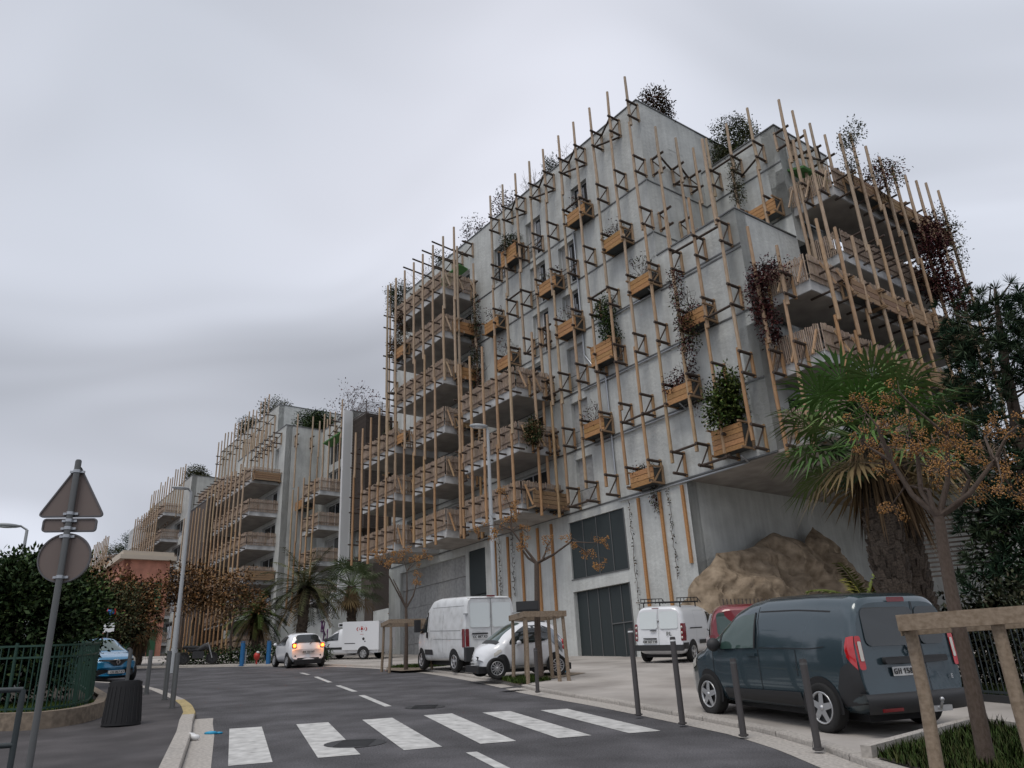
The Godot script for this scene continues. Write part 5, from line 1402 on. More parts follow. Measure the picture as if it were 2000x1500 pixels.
func fan_palm(label: String, base: Vector3, hgt: float, r: float, fans: int, fl: float, skirt: bool, lean := Vector3.ZERO, feather := false, cols := MID) -> void:
	var o := thing("palm_tree", label, "palm")
	o.position = base
	var m := Mb.new()
	var k := 14
	var p := []; var rr := []
	for i in k + 1:
		p.append(lean * (float(i) / k) + Vector3(rf(-0.02, 0.02), hgt * i / k, rf(-0.02, 0.02))); rr.append(r * (1.18 if i == 0 else 1.0) * rf(0.93, 1.07))
	m.tube(p, rr, 14)
	for i in int(hgt * 60):                         # stubs of cut leaf bases
		var a := rf(0, TAU); var y := rf(0.05, hgt)
		var d := Vector3(cos(a), 0, sin(a))
		var c := lean * (y / hgt) + Vector3(0, y, 0) + d * r * 0.98
		m.col = Color(1, 1, 1) * rf(0.55, 1.25)
		m.box(c, d * 0.05, Vector3(0, 0.09, 0) + d * 0.03, d.cross(Vector3.UP) * -0.06)
	put("trunk", m, M.palm_bark, o)
	var top := lean + Vector3(0, hgt, 0)
	m = Mb.new()
	for i in fans:
		var a := i * 2.39996 + rf(-0.2, 0.2)
		var el := lerpf(1.25, -0.75, pow(float(i) / fans, 0.9))
		var d := Vector3(cos(a) * cos(el), sin(el), sin(a) * cos(el))
		var base_c: Color = cols[rng.randi() % cols.size()]
		if i > fans * 0.86: base_c = Color(0.15, 0.11, 0.06)
		var v := rf(0.75, 1.25)
		m.col = Color(base_c.r * v * 1.6, base_c.g * v * 1.6, base_c.b * v * 1.5)
		if feather:
			var prev := top
			var dir := d
			for sgm in 9:
				var nxt := prev + dir * fl / 9.0
				dir = (dir + Vector3(0, -0.13, 0)).normalized()
				m.tube([prev, nxt], [0.022, 0.018], 3, false)
				var s := dir.cross(Vector3.UP).normalized()
				for q in 5:
					var c := prev.lerp(nxt, q / 5.0)
					for sg in [-1.0, 1.0]:
						var ld: Vector3 = (s * sg + dir * 0.55 + Vector3(0, rf(-0.45, 0.1), 0)).normalized()
						leaf(m, c, ld, dir, fl * rf(0.15, 0.22) * (1.0 - 0.35 * absf(sgm - 3.5) / 4.5), 0.045)
				prev = nxt
		else:
			var pl := fl * rf(0.5, 0.62)
			var hub := top + d * pl
			m.tube([top + d * r * 0.6, hub], [0.025, 0.016], 4, false)
			var s := d.cross(Vector3.UP).normalized()
			var u := s.cross(d).normalized()
			var nb := 26
			for q in nb:
				var b := lerpf(-2.1, 2.1, (q + 0.5) / nb)
				var e := (d * cos(b) + s * sin(b)).normalized()
				var ln := fl * rf(0.42, 0.52) * (1.0 - 0.22 * absf(b) / 2.1)
				var sd := (s * cos(b) - d * sin(b))
				var w := 0.035
				var m1 := hub + e * ln * 0.55 + u * 0.03 * (1 if q % 2 == 0 else -1)
				var tip := hub + e * ln * 0.97 + Vector3(0, -ln * rf(0.12, 0.34), 0)
				var nn := u if u.y > 0 else -u
				m.tri3(hub, m1 + sd * w, m1 - sd * w, nn, nn, nn)
				m.tri3(m1 + sd * w, tip, m1 - sd * w, nn, (nn + e * 0.4).normalized(), nn)
	put("fronds", m, M.leaf, o)
	if skirt:
		m = Mb.new()
		for i in 260:
			var a := rf(0, TAU)
			var d := Vector3(cos(a), 0, sin(a))
			var c := top + d * r * rf(0.8, 1.2) + Vector3(0, rf(-0.5, 0.1), 0)
			m.col = Color(0.17, 0.115, 0.068) * rf(0.55, 1.35)
			var ln := rf(0.7, 1.8)
			leaf(m, c, (Vector3(0, -1, 0) + d * rf(0.08, 0.4)).normalized(), d.cross(Vector3.UP), ln, rf(0.03, 0.09))
		put("dead_fronds", m, M.dull_leaf, o)
func grass(m: Mb, n: int, inside: Callable, hgt: float, cols: Array) -> void:
	for i in n:
		var p: Vector3 = inside.call()
		var c: Color = cols[rng.randi() % cols.size()]
		var v := rf(0.7, 1.3)
		m.col = Color(c.r * v, c.g * v, c.b * v)
		var a := rf(0, TAU)
		var s := Vector3(cos(a), 0, sin(a)) * rf(0.006, 0.012)
		var t := Vector3(rf(-0.5, 0.5), 1, rf(-0.5, 0.5)) * hgt * rf(0.5, 1.2)
		m.tri3(p - s, p + s, p + t, Vector3(0, 1, 0), Vector3(0, 1, 0), Vector3(0, 1, 0))
func in_poly(q: PackedVector2Array, f: Callable) -> Vector3:
	var b := Rect2(q[0], Vector2.ZERO)
	for v in q: b = b.expand(v)
	for i in 60:
		var p := Vector2(rf(b.position.x, b.end.x), rf(b.position.y, b.end.y))
		if Geometry2D.is_point_in_polygon(p, q): return f.call(p)
	return f.call(q[0])
func v2(a: Array) -> PackedVector2Array:
	var o := PackedVector2Array()
	for q in a: o.append(Vector2(q[0], q[1]))
	return o

# ---------------------------------------------------------------- ground, road, kerbs
const RK := [[6.5, 6.0], [4.9, -1.0], [4.0, -6.0], [3.63, -9.3], [3.57, -10.62], [3.34, -12.1], [2.93, -13.33], [2.38, -14.92], [1.70, -16.78], [0.85, -18.8], [0.28, -20.24], [-0.32, -22.2], [-1.08, -24.47], [-2.19, -27.36], [-3.32, -29.91], [-4.5, -32.0], [-5.9, -34.2], [-7.5, -36.2], [-9.3, -38.0], [-11.0, -39.2], [-12.8, -40.1], [-15.5, -40.9], [-20, -42.2], [-28, -44.5], [-42, -49], [-62, -54]]
const LK := [[2.4, 6.0], [0.6, 1.5], [-1.0, -2.2], [-2.6, -6.0], [-4.25, -10.3], [-5.5, -13.66], [-6.2, -15.4], [-6.75, -16.87], [-7.45, -18.4], [-8.35, -20.1], [-9.4, -21.8], [-10.65, -23.85], [-11.8, -25.5], [-13.3, -27.3], [-15.2, -29.0], [-19, -31.4], [-27, -35], [-42, -40], [-62, -45]]
func smooth_line(a: Array, step: float) -> PackedVector2Array:
	var c := Curve2D.new()
	for i in a.size():
		var p := Vector2(a[i][0], a[i][1])
		var t := Vector2.ZERO
		if i > 0 and i < a.size() - 1:
			t = (Vector2(a[i + 1][0], a[i + 1][1]) - Vector2(a[i - 1][0], a[i - 1][1])) / 6.0
			var lim := minf((Vector2(a[i + 1][0], a[i + 1][1]) - p).length(), (p - Vector2(a[i - 1][0], a[i - 1][1])).length()) * 0.4
			t = t.limit_length(lim)
		c.add_point(p, -t, t)
	var out := PackedVector2Array()
	var n := int(c.get_baked_length() / step)
	for i in n + 1: out.append(c.sample_baked(c.get_baked_length() * i / n))
	return out
func side_of(l: PackedVector2Array, i: int) -> Vector2:   # unit normal to the right of travel (away from camera: +x side)
	var t := (l[mini(i + 1, l.size() - 1)] - l[maxi(i - 1, 0)]).normalized()
	return Vector2(-t.y, t.x)
func ribbon(m: Mb, l: PackedVector2Array, i0: int, i1: int, d0: float, d1: float, f0: Callable, f1: Callable) -> void:
	for i in range(i0, i1):
		var a := l[i] + side_of(l, i) * d0; var b := l[i] + side_of(l, i) * d1
		var c := l[i + 1] + side_of(l, i + 1) * d1; var e := l[i + 1] + side_of(l, i + 1) * d0
		m.quad(Vector3(a.x, f0.call(a), a.y), Vector3(b.x, f1.call(b), b.y), Vector3(c.x, f1.call(c), c.y), Vector3(e.x, f0.call(e), e.y))
func ground_and_roads() -> void:
	var g := Mb.new()
	g.grid(40, 40, func(u: float, v: float) -> Vector3:
		var x := lerpf(-1, 1, v); var z := lerpf(1, -1, u)
		x = signf(x) * pow(absf(x), 2.2) * 900.0; z = signf(z) * pow(absf(z), 2.2) * 900.0
		return Vector3(x, H(x, z) - 0.35, z))
	struct("ground", g, M.soil)
	var r := smooth_line(RK, 0.5); var l := smooth_line(LK, 0.5)
	var m := Mb.new()
	var n := 120
	for i in n:
		var q := []
		for k in [[l, i, -1.2], [r, i, 1.2], [r, i + 1, 1.2], [l, i + 1, -1.2]]:
			var li: PackedVector2Array = k[0]
			var j := int(float(k[1]) / n * (li.size() - 1))
			var p: Vector2 = li[j] + side_of(li, j) * k[2]
			q.append(G(p.x, p.y))
		m.quad(q[0], q[1], q[2], q[3])
	struct("road", m, M.asphalt)
	# right-hand pavement: swept sideways from the kerb
	m = Mb.new()
	var e := Vector2(0.92, -0.39)
	var ds := [0.16, 0.5, 1.0, 2.0, 3.0, 4.0, 5.5, 7.0, 9.0, 11.0, 13.0, 16.0, 20.0, 26.0]
	for i in range(0, r.size() - 2, 2):
		for k in ds.size() - 1:
			var q := []
			for w in [[i, k], [i, k + 1], [i + 2, k + 1], [i + 2, k]]:
				var j := mini(w[0], r.size() - 1)
				var p: Vector2 = r[j] + side_of(r, j) * 0.16 + e * (ds[w[1]] - 0.16)
				q.append(Vector3(p.x, Hp(p.x, p.y), p.y))
			m.quad(q[0], q[1], q[2], q[3])
	struct("pavement", m, M.paving)
	# left-hand footway of darker asphalt
	m = Mb.new()
	var e2 := Vector2(-0.97, 0.12)
	var up_l := 0.1
	for i in range(0, l.size() - 2, 2):
		for k in 4:
			var q := []
			for w in [[i, k + 1], [i, k], [i + 2, k], [i + 2, k + 1]]:
				var j := mini(w[0], l.size() - 1)
				var p: Vector2 = l[j] - side_of(l, j) * 0.2 + e2 * [0.0, 1.0, 3.0, 8.0, 30.0][w[1]]
				q.append(G(p.x, p.y, up_l))
			m.quad(q[0], q[1], q[2], q[3])
	struct("footway", m, M.footway)
	# kerb stones, gutters
	for side in 2:
		var line := r if side == 0 else l
		var kb := Node3D.new()
		kb.name = numbered("kerb", self); add_child(kb, true); kb.set_meta("kind", "structure")
		var sg := 1.0 if side == 0 else -1.0
		var top := KERB + 0.004 if side == 0 else up_l + 0.004
		var wid := 0.17 if side == 0 else 0.22
		var i := 0
		while i < line.size() - 2:
			var st := Mb.new()
			var v := rf(0.88, 1.1)
			st.col = Color(v, v, v)
			var p := []
			var shrink := 0.006
			for k in 3:
				var a := line[i + k]
				var sd := side_of(line, i + k) * sg
				var al := (line[mini(i + 1, line.size() - 1)] - line[i]).normalized() * (shrink if k == 0 else (-shrink if k == 2 else 0.0))
				p.append([a + al, a + al + sd * wid])
			for k in 2:
				var q := []
				for w in [p[k][0], p[k][1], p[k + 1][1], p[k + 1][0]]: q.append(G(w.x, w.y, top))
				var e0: Vector2 = p[k][0] - (p[k][1] - p[k][0]) * 0.06; var e1: Vector2 = p[k + 1][0] - (p[k + 1][1] - p[k + 1][0]) * 0.06
				if side == 0: st.quad(q[0], q[1], q[2], q[3])
				else: st.quad(q[1], q[0], q[3], q[2])
				var f := [G(e0.x, e0.y, top - 0.02), G(e1.x, e1.y, top - 0.02), G(e1.x, e1.y, -0.05), G(e0.x, e0.y, -0.05)]
				if side == 0:
					st.quad(f[1], f[0], f[3], f[2]); st.quad(q[3], q[0], f[0], f[1])
				else:
					st.quad(f[0], f[1], f[2], f[3]); st.quad(q[0], q[3], f[1], f[0])
			for k in [0, 2]: st.quad(G(p[k][0].x, p[k][0].y, top), G(p[k][1].x, p[k][1].y, top), G(p[k][1].x, p[k][1].y, -0.05), G(p[k][0].x, p[k][0].y, -0.05))
			var yel: bool = side == 1 and line[i].y < -15.6 and line[i].y > -19.5
			put("kerb_stone", st, M.yellow_kerb if yel else M.granite, kb)
			i += 2
	m = Mb.new()
	ribbon(m, r, 8, r.size() - 30, -0.5, -0.02, func(p: Vector2) -> float: return H(p.x, p.y) + 0.005, func(p: Vector2) -> float: return H(p.x, p.y) + 0.003)
	struct("gutter", m, M.granite)
	m = Mb.new()
	var i0 := 0; var i1 := 0
	for i in l.size():
		if l[i].y > -6.0: i0 = i
		if l[i].y > -16.6: i1 = i
	ribbon(m, l, i0, i1, 0.02, 0.36, func(p: Vector2) -> float: return H(p.x, p.y) + 0.005, func(p: Vector2) -> float: return H(p.x, p.y) + 0.005)
	struct("gutter", m, M.granite)
	# painted markings
	var zs := [[-5.21, -14.59, -4.70, -14.76, -3.30, -10.89, -3.80, -10.70], [-4.15, -14.96, -3.62, -15.13, -2.26, -11.3, -2.78, -11.12], [-3.05, -15.35, -2.53, -15.53, -1.22, -11.75, -1.72, -11.55], [-1.98, -15.78, -1.46, -15.95, -0.20, -12.08, -0.70, -11.92], [-0.88, -15.93, -0.36, -16.06, 0.90, -12.40, 0.40, -12.24], [0.22, -16.02, 0.74, -16.14, 1.95, -12.67, 1.46, -12.52]]
	var mk := Node3D.new(); mk.name = "road_marking"; add_child(mk, true); mk.set_meta("kind", "structure")
	for q in zs:
		m = Mb.new()
		m.quad(G(q[6], q[7], 0.005), G(q[4], q[5], 0.005), G(q[2], q[3], 0.005), G(q[0], q[1], 0.005))
		put("crossing_stripe", m, M.marking, mk)
	for q in [[-7.53, -29.38, -6.22, -26.07], [-5.63, -24.57, -4.59, -22.03], [-4.17, -20.81, -2.97, -17.71], [-0.78, -11.2, -0.1, -9.3], [-8.9, -32.4, -8.2, -30.9], [0.4, -7.5, 1.2, -5]]:
		m = Mb.new()
		var a := Vector2(q[0], q[1]); var b := Vector2(q[2], q[3])
		var s := (b - a).normalized().orthogonal() * 0.075
		m.quad(G(b.x + s.x, b.y + s.y, 0.005), G(b.x - s.x, b.y - s.y, 0.005), G(a.x - s.x, a.y - s.y, 0.005), G(a.x + s.x, a.y + s.y, 0.005))
		put("lane_dash", m, M.marking, mk)
	# iron covers, a drain and a tar patch
	for q in [["manhole_cover", -2.15, -17.35, 0.42, "round manhole cover in the road beyond the crossing"], ["manhole_cover", -2.55, -12.35, 0.45, "dark manhole cover between the second and third crossing stripes"]]:
		m = Mb.new()
		for k in 24:
			var a := TAU * k / 24; var b := TAU * (k + 1) / 24
			m.tri(G(q[1], q[2], 0.009), G(q[1] + q[3] * cos(b), q[2] + q[3] * sin(b), 0.007), G(q[1] + q[3] * cos(a), q[2] + q[3] * sin(a), 0.007))
		for k in 7: m.bar(G(q[1] - 0.25, q[2] - 0.3 + k * 0.1, 0.010), G(q[1] + 0.25, q[2] - 0.3 + k * 0.1, 0.010), 0.03, 0.006)
		tag(put(q[0], m, M.plastic, self), q[4], "manhole cover")
	m = Mb.new(); m.quad(G(-0.55, -20.3, 0.085), G(0.0, -20.75, 0.085), G(-0.2, -21.0, 0.085), G(-0.72, -20.6, 0.085))
	tag(put("drain_grate", m, M.plastic, self), "rectangular drain grate in the kerb by the short bollard", "drain")
	m = Mb.new(); m.ball(G(-5.28, -13.95, 0.02), Vector3(0.12, 0.03, 0.06), 9, 5); m.ball(G(-5.16, -13.98, 0.015), Vector3(0.07, 0.02, 0.05), 8, 4)
	tag(put("litter", m, M.litter_blue, self), "crumpled blue plastic litter on the road near the left kerb", "litter")
	m = Mb.new(); m.ball(G(-5.36, -13.3, 0.06), Vector3(0.1, 0.05, 0.07), 8, 5); m.ball(G(-5.25, -13.2, 0.05), Vector3(0.09, 0.045, 0.05), 8, 5)
	tag(put("litter", m, M.white, self), "scrap of white paper lying on the left kerb", "litter")
	m = Mb.new(); m.ball(G(1.05, -24.9, 0.2), Vector3(0.22, 0.13, 0.16), 9, 6)
	tag(put("plastic_bag", m, M.litter_blue, self), "dark blue plastic bag at the foot of the staked tree", "bag")
# ---------------------------------------------------------------- street furniture
func bollard(x: float, y: float, z: float, h: float, label: String, group: String, cap := false, r := 0.045, mt: Material = null) -> void:
	var o := thing("bollard", label, "bollard", Vector3(x, y, z), group)
	var m := Mb.new()
	m.tube([Vector3(0, -0.02, 0), Vector3(0, h - 0.02, 0), Vector3(0, h, 0)], [r, r, r * 0.8], 14)
	m.tube([Vector3(0, -0.01, 0), Vector3(0, 0.012, 0)], [r * 1.5, r * 1.5], 14)
	put("post", m, mt if mt else M.bollard, o)
	m = Mb.new()
	m.tube([Vector3(0, h - 0.07, 0), Vector3(0, h - 0.045, 0)], [r * 1.04, r * 1.04], 14)
	put("cap_ring", m, M.white if cap else M.steel, o)
func tree_guard(label: String, c: Vector3, ax: Vector3, w: float, h: float, down: float, posts: Array, r := 0.045, boards := 0.13) -> void:
	var o := thing("tree_guard", label, "tree guard", c, "timber guards round the street trees")
	var az := Vector3.UP.cross(ax)
	for q in posts:
		var m := Mb.new()
		var p: Vector3 = ax * q[0] * w + az * q[1] * w
		m.tube([p * 1.06 + Vector3(0, -down, 0), p + Vector3(rf(-0.02, 0.02), h * 0.5, 0), p * 0.98 + Vector3(0, h - 0.02, 0)], [r * 1.1, r, r * 0.95], 9)
		put("post", m, M.stake, o)
	for s in 4:
		var m := Mb.new()
		var a: Vector3 = [ax * -w + az * -w, ax * w + az * -w, ax * w + az * w, ax * -w + az * w][s] * 1.06
		var b: Vector3 = [ax * w + az * -w, ax * w + az * w, ax * -w + az * w, ax * -w + az * -w][s] * 1.06
		m.bar(a + Vector3(0, h - boards * 0.4, 0) - (b - a).normalized() * 0.05, b + Vector3(0, h - boards * 0.4, 0) + (b - a).normalized() * 0.05 * (1 if s % 2 == 0 else -1), 0.06, boards)
		put("rail_board", m, M.stake, o)
func street_lamp(label: String, base: Vector3, top: Vector3, head: Vector3, r: float, flat: float) -> void:
	var o := thing("street_lamp", label, "street lamp", base, "grey street lamps")
	var m := Mb.new()
	var t := top - base
	m.tube([Vector3.ZERO, t * 0.12, t * 0.125, t], [r * 1.35, r * 1.3, r, r * 0.62], 12)
	put("post", m, M.lamp_grey, o)
	m = Mb.new()
	var hd := head - base
	m.tube([t, t.lerp(hd, 0.6) + Vector3(0, 0.06, 0), hd], [r * 0.5, r * 0.45, r * 0.4], 8)
	put("arm", m, M.lamp_grey, o)
	m = Mb.new()
	var d := (hd - t); d.y = 0; d = d.normalized()
	var s := d.cross(Vector3.UP)
	var c := hd + d * 0.25
	var rr := Basis(d, Vector3.UP, s)
	m.ball(Vector3.ZERO, Vector3(0.42, flat, 0.17), 14, 8)
	var l := put("lamp_head", m, M.lamp_grey, o)
	l.transform = Transform3D(rr, c)
	m = Mb.new(); m.ball(Vector3(0.05, -flat * 0.75, 0), Vector3(0.26, 0.03, 0.12), 12, 5)
	put("lens", m, M.white, l)
func plate_shape(m: Mb, p: PackedVector2Array, b: Basis, c: Vector3, t: float) -> void:
	m.poly(p, func(v: Vector2) -> Vector3: return c + b * Vector3(v.x, v.y, t * 0.5))
	m.poly(p, func(v: Vector2) -> Vector3: return c + b * Vector3(-v.x, v.y, -t * 0.5))
	for i in p.size():
		var a := p[i]; var d := p[(i + 1) % p.size()]
		m.quad(c + b * Vector3(a.x, a.y, -t * 0.5), c + b * Vector3(d.x, d.y, -t * 0.5), c + b * Vector3(d.x, d.y, t * 0.5), c + b * Vector3(a.x, a.y, t * 0.5))
func rounded(pts: Array, r: float) -> PackedVector2Array:
	var o := PackedVector2Array()
	var n := pts.size()
	for i in n:
		var p: Vector2 = pts[i]
		var a: Vector2 = (pts[(i + n - 1) % n] - p).normalized(); var b: Vector2 = (pts[(i + 1) % n] - p).normalized()
		for k in 6:
			var t := k / 5.0
			o.append((p + a * r).lerp(p, t).lerp(p.lerp(p + b * r, t), t))
	return o
func grown(p: PackedVector2Array, d: float) -> PackedVector2Array:
	var q := Geometry2D.offset_polygon(p, d)
	return q[0] if q.size() > 0 else p
func sign_post() -> void:
	var at := G(-5.9, -9.99, 0.1)
	var o := thing("traffic_sign", "backs of a triangular, an oblong and a round road sign on one grey pole", "road sign", at)
	var m := Mb.new()
	m.tube([Vector3(0, -0.1, 0), Vector3(0, 3.78, 0), Vector3(0, 3.80, 0)], [0.040, 0.040, 0.030], 14)
	put("pole", m, M.steel, o)
	var b := Basis(Vector3.UP, 0.20)                # backs turned to the viewer
	var face := b * Vector3(0, 0, -0.058)
	var tri_p := rounded([Vector2(-0.40, 0), Vector2(0.40, 0), Vector2(0, 0.71)], 0.07)
	var rec := rounded([Vector2(-0.32, 0), Vector2(0.32, 0), Vector2(0.32, 0.16), Vector2(-0.32, 0.16)], 0.04)
	var disc := PackedVector2Array()
	for k in 40: disc.append(Vector2(0.31 * cos(TAU * k / 40), 0.31 * sin(TAU * k / 40)))
	for q in [["triangle_plate", tri_p, 3.04], ["oblong_plate", rec, 2.845], ["round_plate", disc, 2.50]]:
		m = Mb.new(); plate_shape(m, q[1], b, Vector3(0, q[2], 0) + face, 0.012)
		var pl := put(q[0], m, M.sign_back, o)
		m = Mb.new()
		var p: PackedVector2Array = q[1]
		for i in p.size():
			var a := p[i]; var d := p[(i + 1) % p.size()]
			if a.distance_to(d) > 0.001: m.bar(Vector3(0, q[2], 0) + face + b * Vector3(a.x, a.y, 0), Vector3(0, q[2], 0) + face + b * Vector3(d.x, d.y, 0), 0.018, 0.04, b.z)
		put("folded_rim", m, M.sign_rim, pl)
		m = Mb.new()
		for y in ([0.03, 0.60] if q[0] == "triangle_plate" else ([0.03, 0.13] if q[0] == "oblong_plate" else [-0.25, 0.27])):
			m.tube([Vector3(0, q[2] + y - 0.02, 0), Vector3(0, q[2] + y + 0.02, 0)], [0.047, 0.047], 14)
			m.bar(Vector3(0, q[2] + y, 0) + b * Vector3(-0.09, 0, -0.03), Vector3(0, q[2] + y, 0) + b * Vector3(0.09, 0, -0.03), 0.03, 0.03)
		put("clamp", m, M.zinc, pl)
		if q[0] != "oblong_plate":
			m = Mb.new(); m.box(Vector3(0, q[2] + (0.28 if q[0] == "triangle_plate" else 0.0), 0) + b * Vector3(0, 0, -0.042), b.x * 0.05, Vector3(0, 0.25, 0), b.z * 0.006); put("stiffener", m, M.sign_back, pl)
func street_things() -> void:
	sign_post()
	var rb := "bollards along the right-hand kerb"
	bollard(1.86, Hp(1.86, -14.3), -14.3, 1.40, "tall dark bollard with white ring, left of the slate van's nose", rb, true)
	bollard(2.36, Hp(2.36, -13.06), -13.06, 1.27, "dark bollard with white ring just in front of the slate van's nose", rb, true)
	bollard(2.92, Hp(2.92, -11.66), -11.66, 0.99, "dark bollard in front of the slate van's driver door", rb)
	bollard(3.45, Hp(3.45, -10.31), -10.31, 1.02, "dark bollard in front of the slate van's rear wheel", rb)
	bollard(0.23, Hp(0.23, -19.28), -19.28, 0.96, "lone bollard before the staked tree in front of the tiny white car", rb)
	var lb := "bollards along the left-hand kerb"
	var lp := [[-11.75, -24.12, "dark bollard rising behind the black bin"], [-10.16, -22.01, "dark bollard second along the left kerb, just right of the blue crossover"], [-8.76, -19.97, "dark bollard standing just left of the leaning lamp post"], [-7.6, -17.74, "dark bollard with a small pale sticker at the yellow kerb, nearest on the left"]]
	for q in lp: bollard(q[0], H(q[0], q[1]) + 0.1, q[1], 1.12, q[2], lb, false, 0.055, M.steel)
	var fb := "thin posts on the far pavements"
	bollard(-14.0, H(-14, -38.4) + 0.0, -40.7, 0.95, "thin pale post at the outer kerb of the bend beside the motorcycle", fb, false, 0.035, M.lamp_grey)
	bollard(-5.69, Hp(-5.6, -34.6), -34.6, 1.15, "thin grey post left of the staked young tree by the gateway", fb, false, 0.04, M.steel)
	bollard(-5.2, Hp(-5.2, -35.0), -35.0, 1.15, "second thin grey post close beside the staked young tree", fb, false, 0.04, M.steel)
	for q in [[-14.1, -40.5, "left-hand blue post before the hedge at the bend"], [-12.87, -40.75, "right-hand blue post before the hedge, beside the white hatchback"]]:
		bollard(q[0], Hp(q[0], q[1]), q[1], 1.15, q[2], "blue posts at the bend", false, 0.11, M.blue_post)
	var m := Mb.new()
	var o := thing("ride_toy", "small red and white object lying on the verge between the blue posts", "toy", Vector3(-13.6, Hp(-13.6, -41.2), -41.2))
	m.ball(Vector3(0, 0.42, 0), Vector3(0.16, 0.2, 0.14), 9, 6); m.tube([Vector3.ZERO, Vector3(0, 0.4, 0)], [0.04, 0.04], 6); put("red_shell", m, M.red_paint, o)
	m = Mb.new(); m.ball(Vector3(0.05, 0.6, 0.03), Vector3(0.09, 0.06, 0.08), 8, 5); put("white_top", m, M.white, o)
	# guards, bins
	tree_guard("weathered timber guard of posts and boards round the tree beside the tiny car", Vector3(0.37, H(0.37, -22.45) + KERB, -22.45), Vector3(0.94, 0, -0.34), 0.55, 1.78, 0.1, [[-1, 1], [-0.35, 1.0], [1, 1], [0.55, -1], [-1, -1], [1, -1]], 0.05, 0.15)
	tree_guard("timber guard round the young tree by the gateway, left of the tall white van", Vector3(-4.5, H(-4.5, -30.8) + KERB, -30.8), Vector3(0.94, 0, -0.34), 0.75, 1.75, 0.1, [[-1, 1], [1, 1], [1, -1], [-1, -1], [0.2, 1]], 0.05, 0.15)
	tree_guard("large timber guard in the foreground bed at the right edge", Vector3(4.62, 0.56, -8.28), Vector3(0.905, 0, 0.425), 0.66, 1.50, 0.1, [[-1, -0.85], [0.15, -0.95], [1, 1], [1, -1], [-1, 1]], 0.062, 0.15)
	o = thing("notice_box", "black box fixed on top of the timber guard beside the tiny car", "box", Vector3(0.1, H(0.3, -22.0) + KERB + 1.86, -22.1))
	m = Mb.new(); m.cube(Vector3(-0.3, 0, -0.12), Vector3(0.32, 0.26, 0.12)); m.cube(Vector3(-0.27, 0.03, 0.12), Vector3(0.29, 0.23, 0.135)); put("case", m, M.plastic, o)
	o = thing("litter_bin", "black tapered bin standing on the left footway beside the green fence", "bin", Vector3(-7.19, H(-7.19, -14.74) + 0.1, -14.74))
	m = Mb.new(); m.tube([Vector3(0, 0, 0), Vector3(0, 0.06, 0), Vector3(0, 0.66, 0), Vector3(0, 0.7, 0), Vector3(0, 0.72, 0)], [0.325, 0.31, 0.265, 0.275, 0.26], 28)
	for k in 22: m.tube([Vector3(0.31 * cos(TAU * k / 22), 0.05, 0.31 * sin(TAU * k / 22)), Vector3(0.267 * cos(TAU * k / 22), 0.64, 0.267 * sin(TAU * k / 22))], [0.014, 0.012], 5)
	put("barrel", m, M.black, o)
	m = Mb.new(); m.tube([Vector3(0, 0.715, 0), Vector3(0, 0.735, 0)], [0.24, 0.235], 28); put("lid", m, M.plastic, o)
	street_lamp("tall grey street lamp leaning over the hedge at the far left", Vector3(-16.2, H(-16.2, -25.2), -25.2), Vector3(-16.24, 7.18, -25.22), Vector3(-16.5, 7.28, -25.0), 0.075, 0.07)
	street_lamp("slender street lamp at the inner side of the bend beside the bollards", Vector3(-15.36, H(-15.4, -35.5), -35.5), Vector3(-15.36, 10.85, -35.5), Vector3(-15.55, 11.0, -35.35), 0.10, 0.07)
	street_lamp("street lamp with a flat oval head in front of the big block", Vector3(-1.1, Hp(-1.1, -31.0), -31.0), Vector3(-1.12, 11.7, -31.0), Vector3(-1.25, 11.86, -30.95), 0.10, 0.10)
	o = thing("camera_pole", "grey pole with a dome camera beside the hedge", "camera pole", G(-13.75, -22.07))
	m = Mb.new(); m.tube([Vector3.ZERO, Vector3(0, 3.95, 0)], [0.075, 0.06], 10); put("pole", m, M.lamp_grey, o)
	m = Mb.new(); m.bar(Vector3(0, 3.62, 0), Vector3(0.2, 3.62, 0.0), 0.03, 0.03); m.tube([Vector3(0.2, 3.50, 0), Vector3(0.2, 3.56, 0)], [0.17, 0.13], 14); m.ball(Vector3(0.2, 3.49, 0), Vector3(0.08, 0.1, 0.08), 10, 6); put("dome_camera", m, M.plastic, o)
	o = thing("arrow_sign", "square blue one-way sign with a white upward arrow above the hedge", "road sign", G(-15.13, -23.55))
	m = Mb.new(); m.tube([Vector3(0, 0, -0.04), Vector3(0, 2.75, -0.04)], [0.03, 0.03], 8); put("pole", m, M.steel, o)
	var by := Basis(Vector3.UP, 0.45)
	m = Mb.new(); plate_shape(m, rounded([Vector2(-0.22, -0.22), Vector2(0.22, -0.22), Vector2(0.22, 0.22), Vector2(-0.22, 0.22)], 0.03), by, Vector3(0, 2.52, 0), 0.02); var sp := put("border", m, M.white, o)
	m = Mb.new(); plate_shape(m, rounded([Vector2(-0.195, -0.195), Vector2(0.195, -0.195), Vector2(0.195, 0.195), Vector2(-0.195, 0.195)], 0.02), by, Vector3(0, 2.52, 0) + by.z * 0.006, 0.02); put("blue_face", m, M.blue_sign, sp)
	m = Mb.new(); plate_shape(m, PackedVector2Array([Vector2(-0.04, -0.15), Vector2(0.04, -0.15), Vector2(0.04, 0.03), Vector2(0.11, 0.03), Vector2(0, 0.16), Vector2(-0.11, 0.03), Vector2(-0.04, 0.03)]), by, Vector3(0, 2.52, 0) + by.z * 0.012, 0.02); put("arrow", m, M.white, sp)
	o = thing("parking_sign", "round no-parking sign with white plates below it, far down at the bend", "road sign", G(-19.3, -37.2))
	m = Mb.new(); m.tube([Vector3.ZERO, Vector3(0, 2.9, 0)], [0.035, 0.035], 8); put("pole", m, M.steel, o)
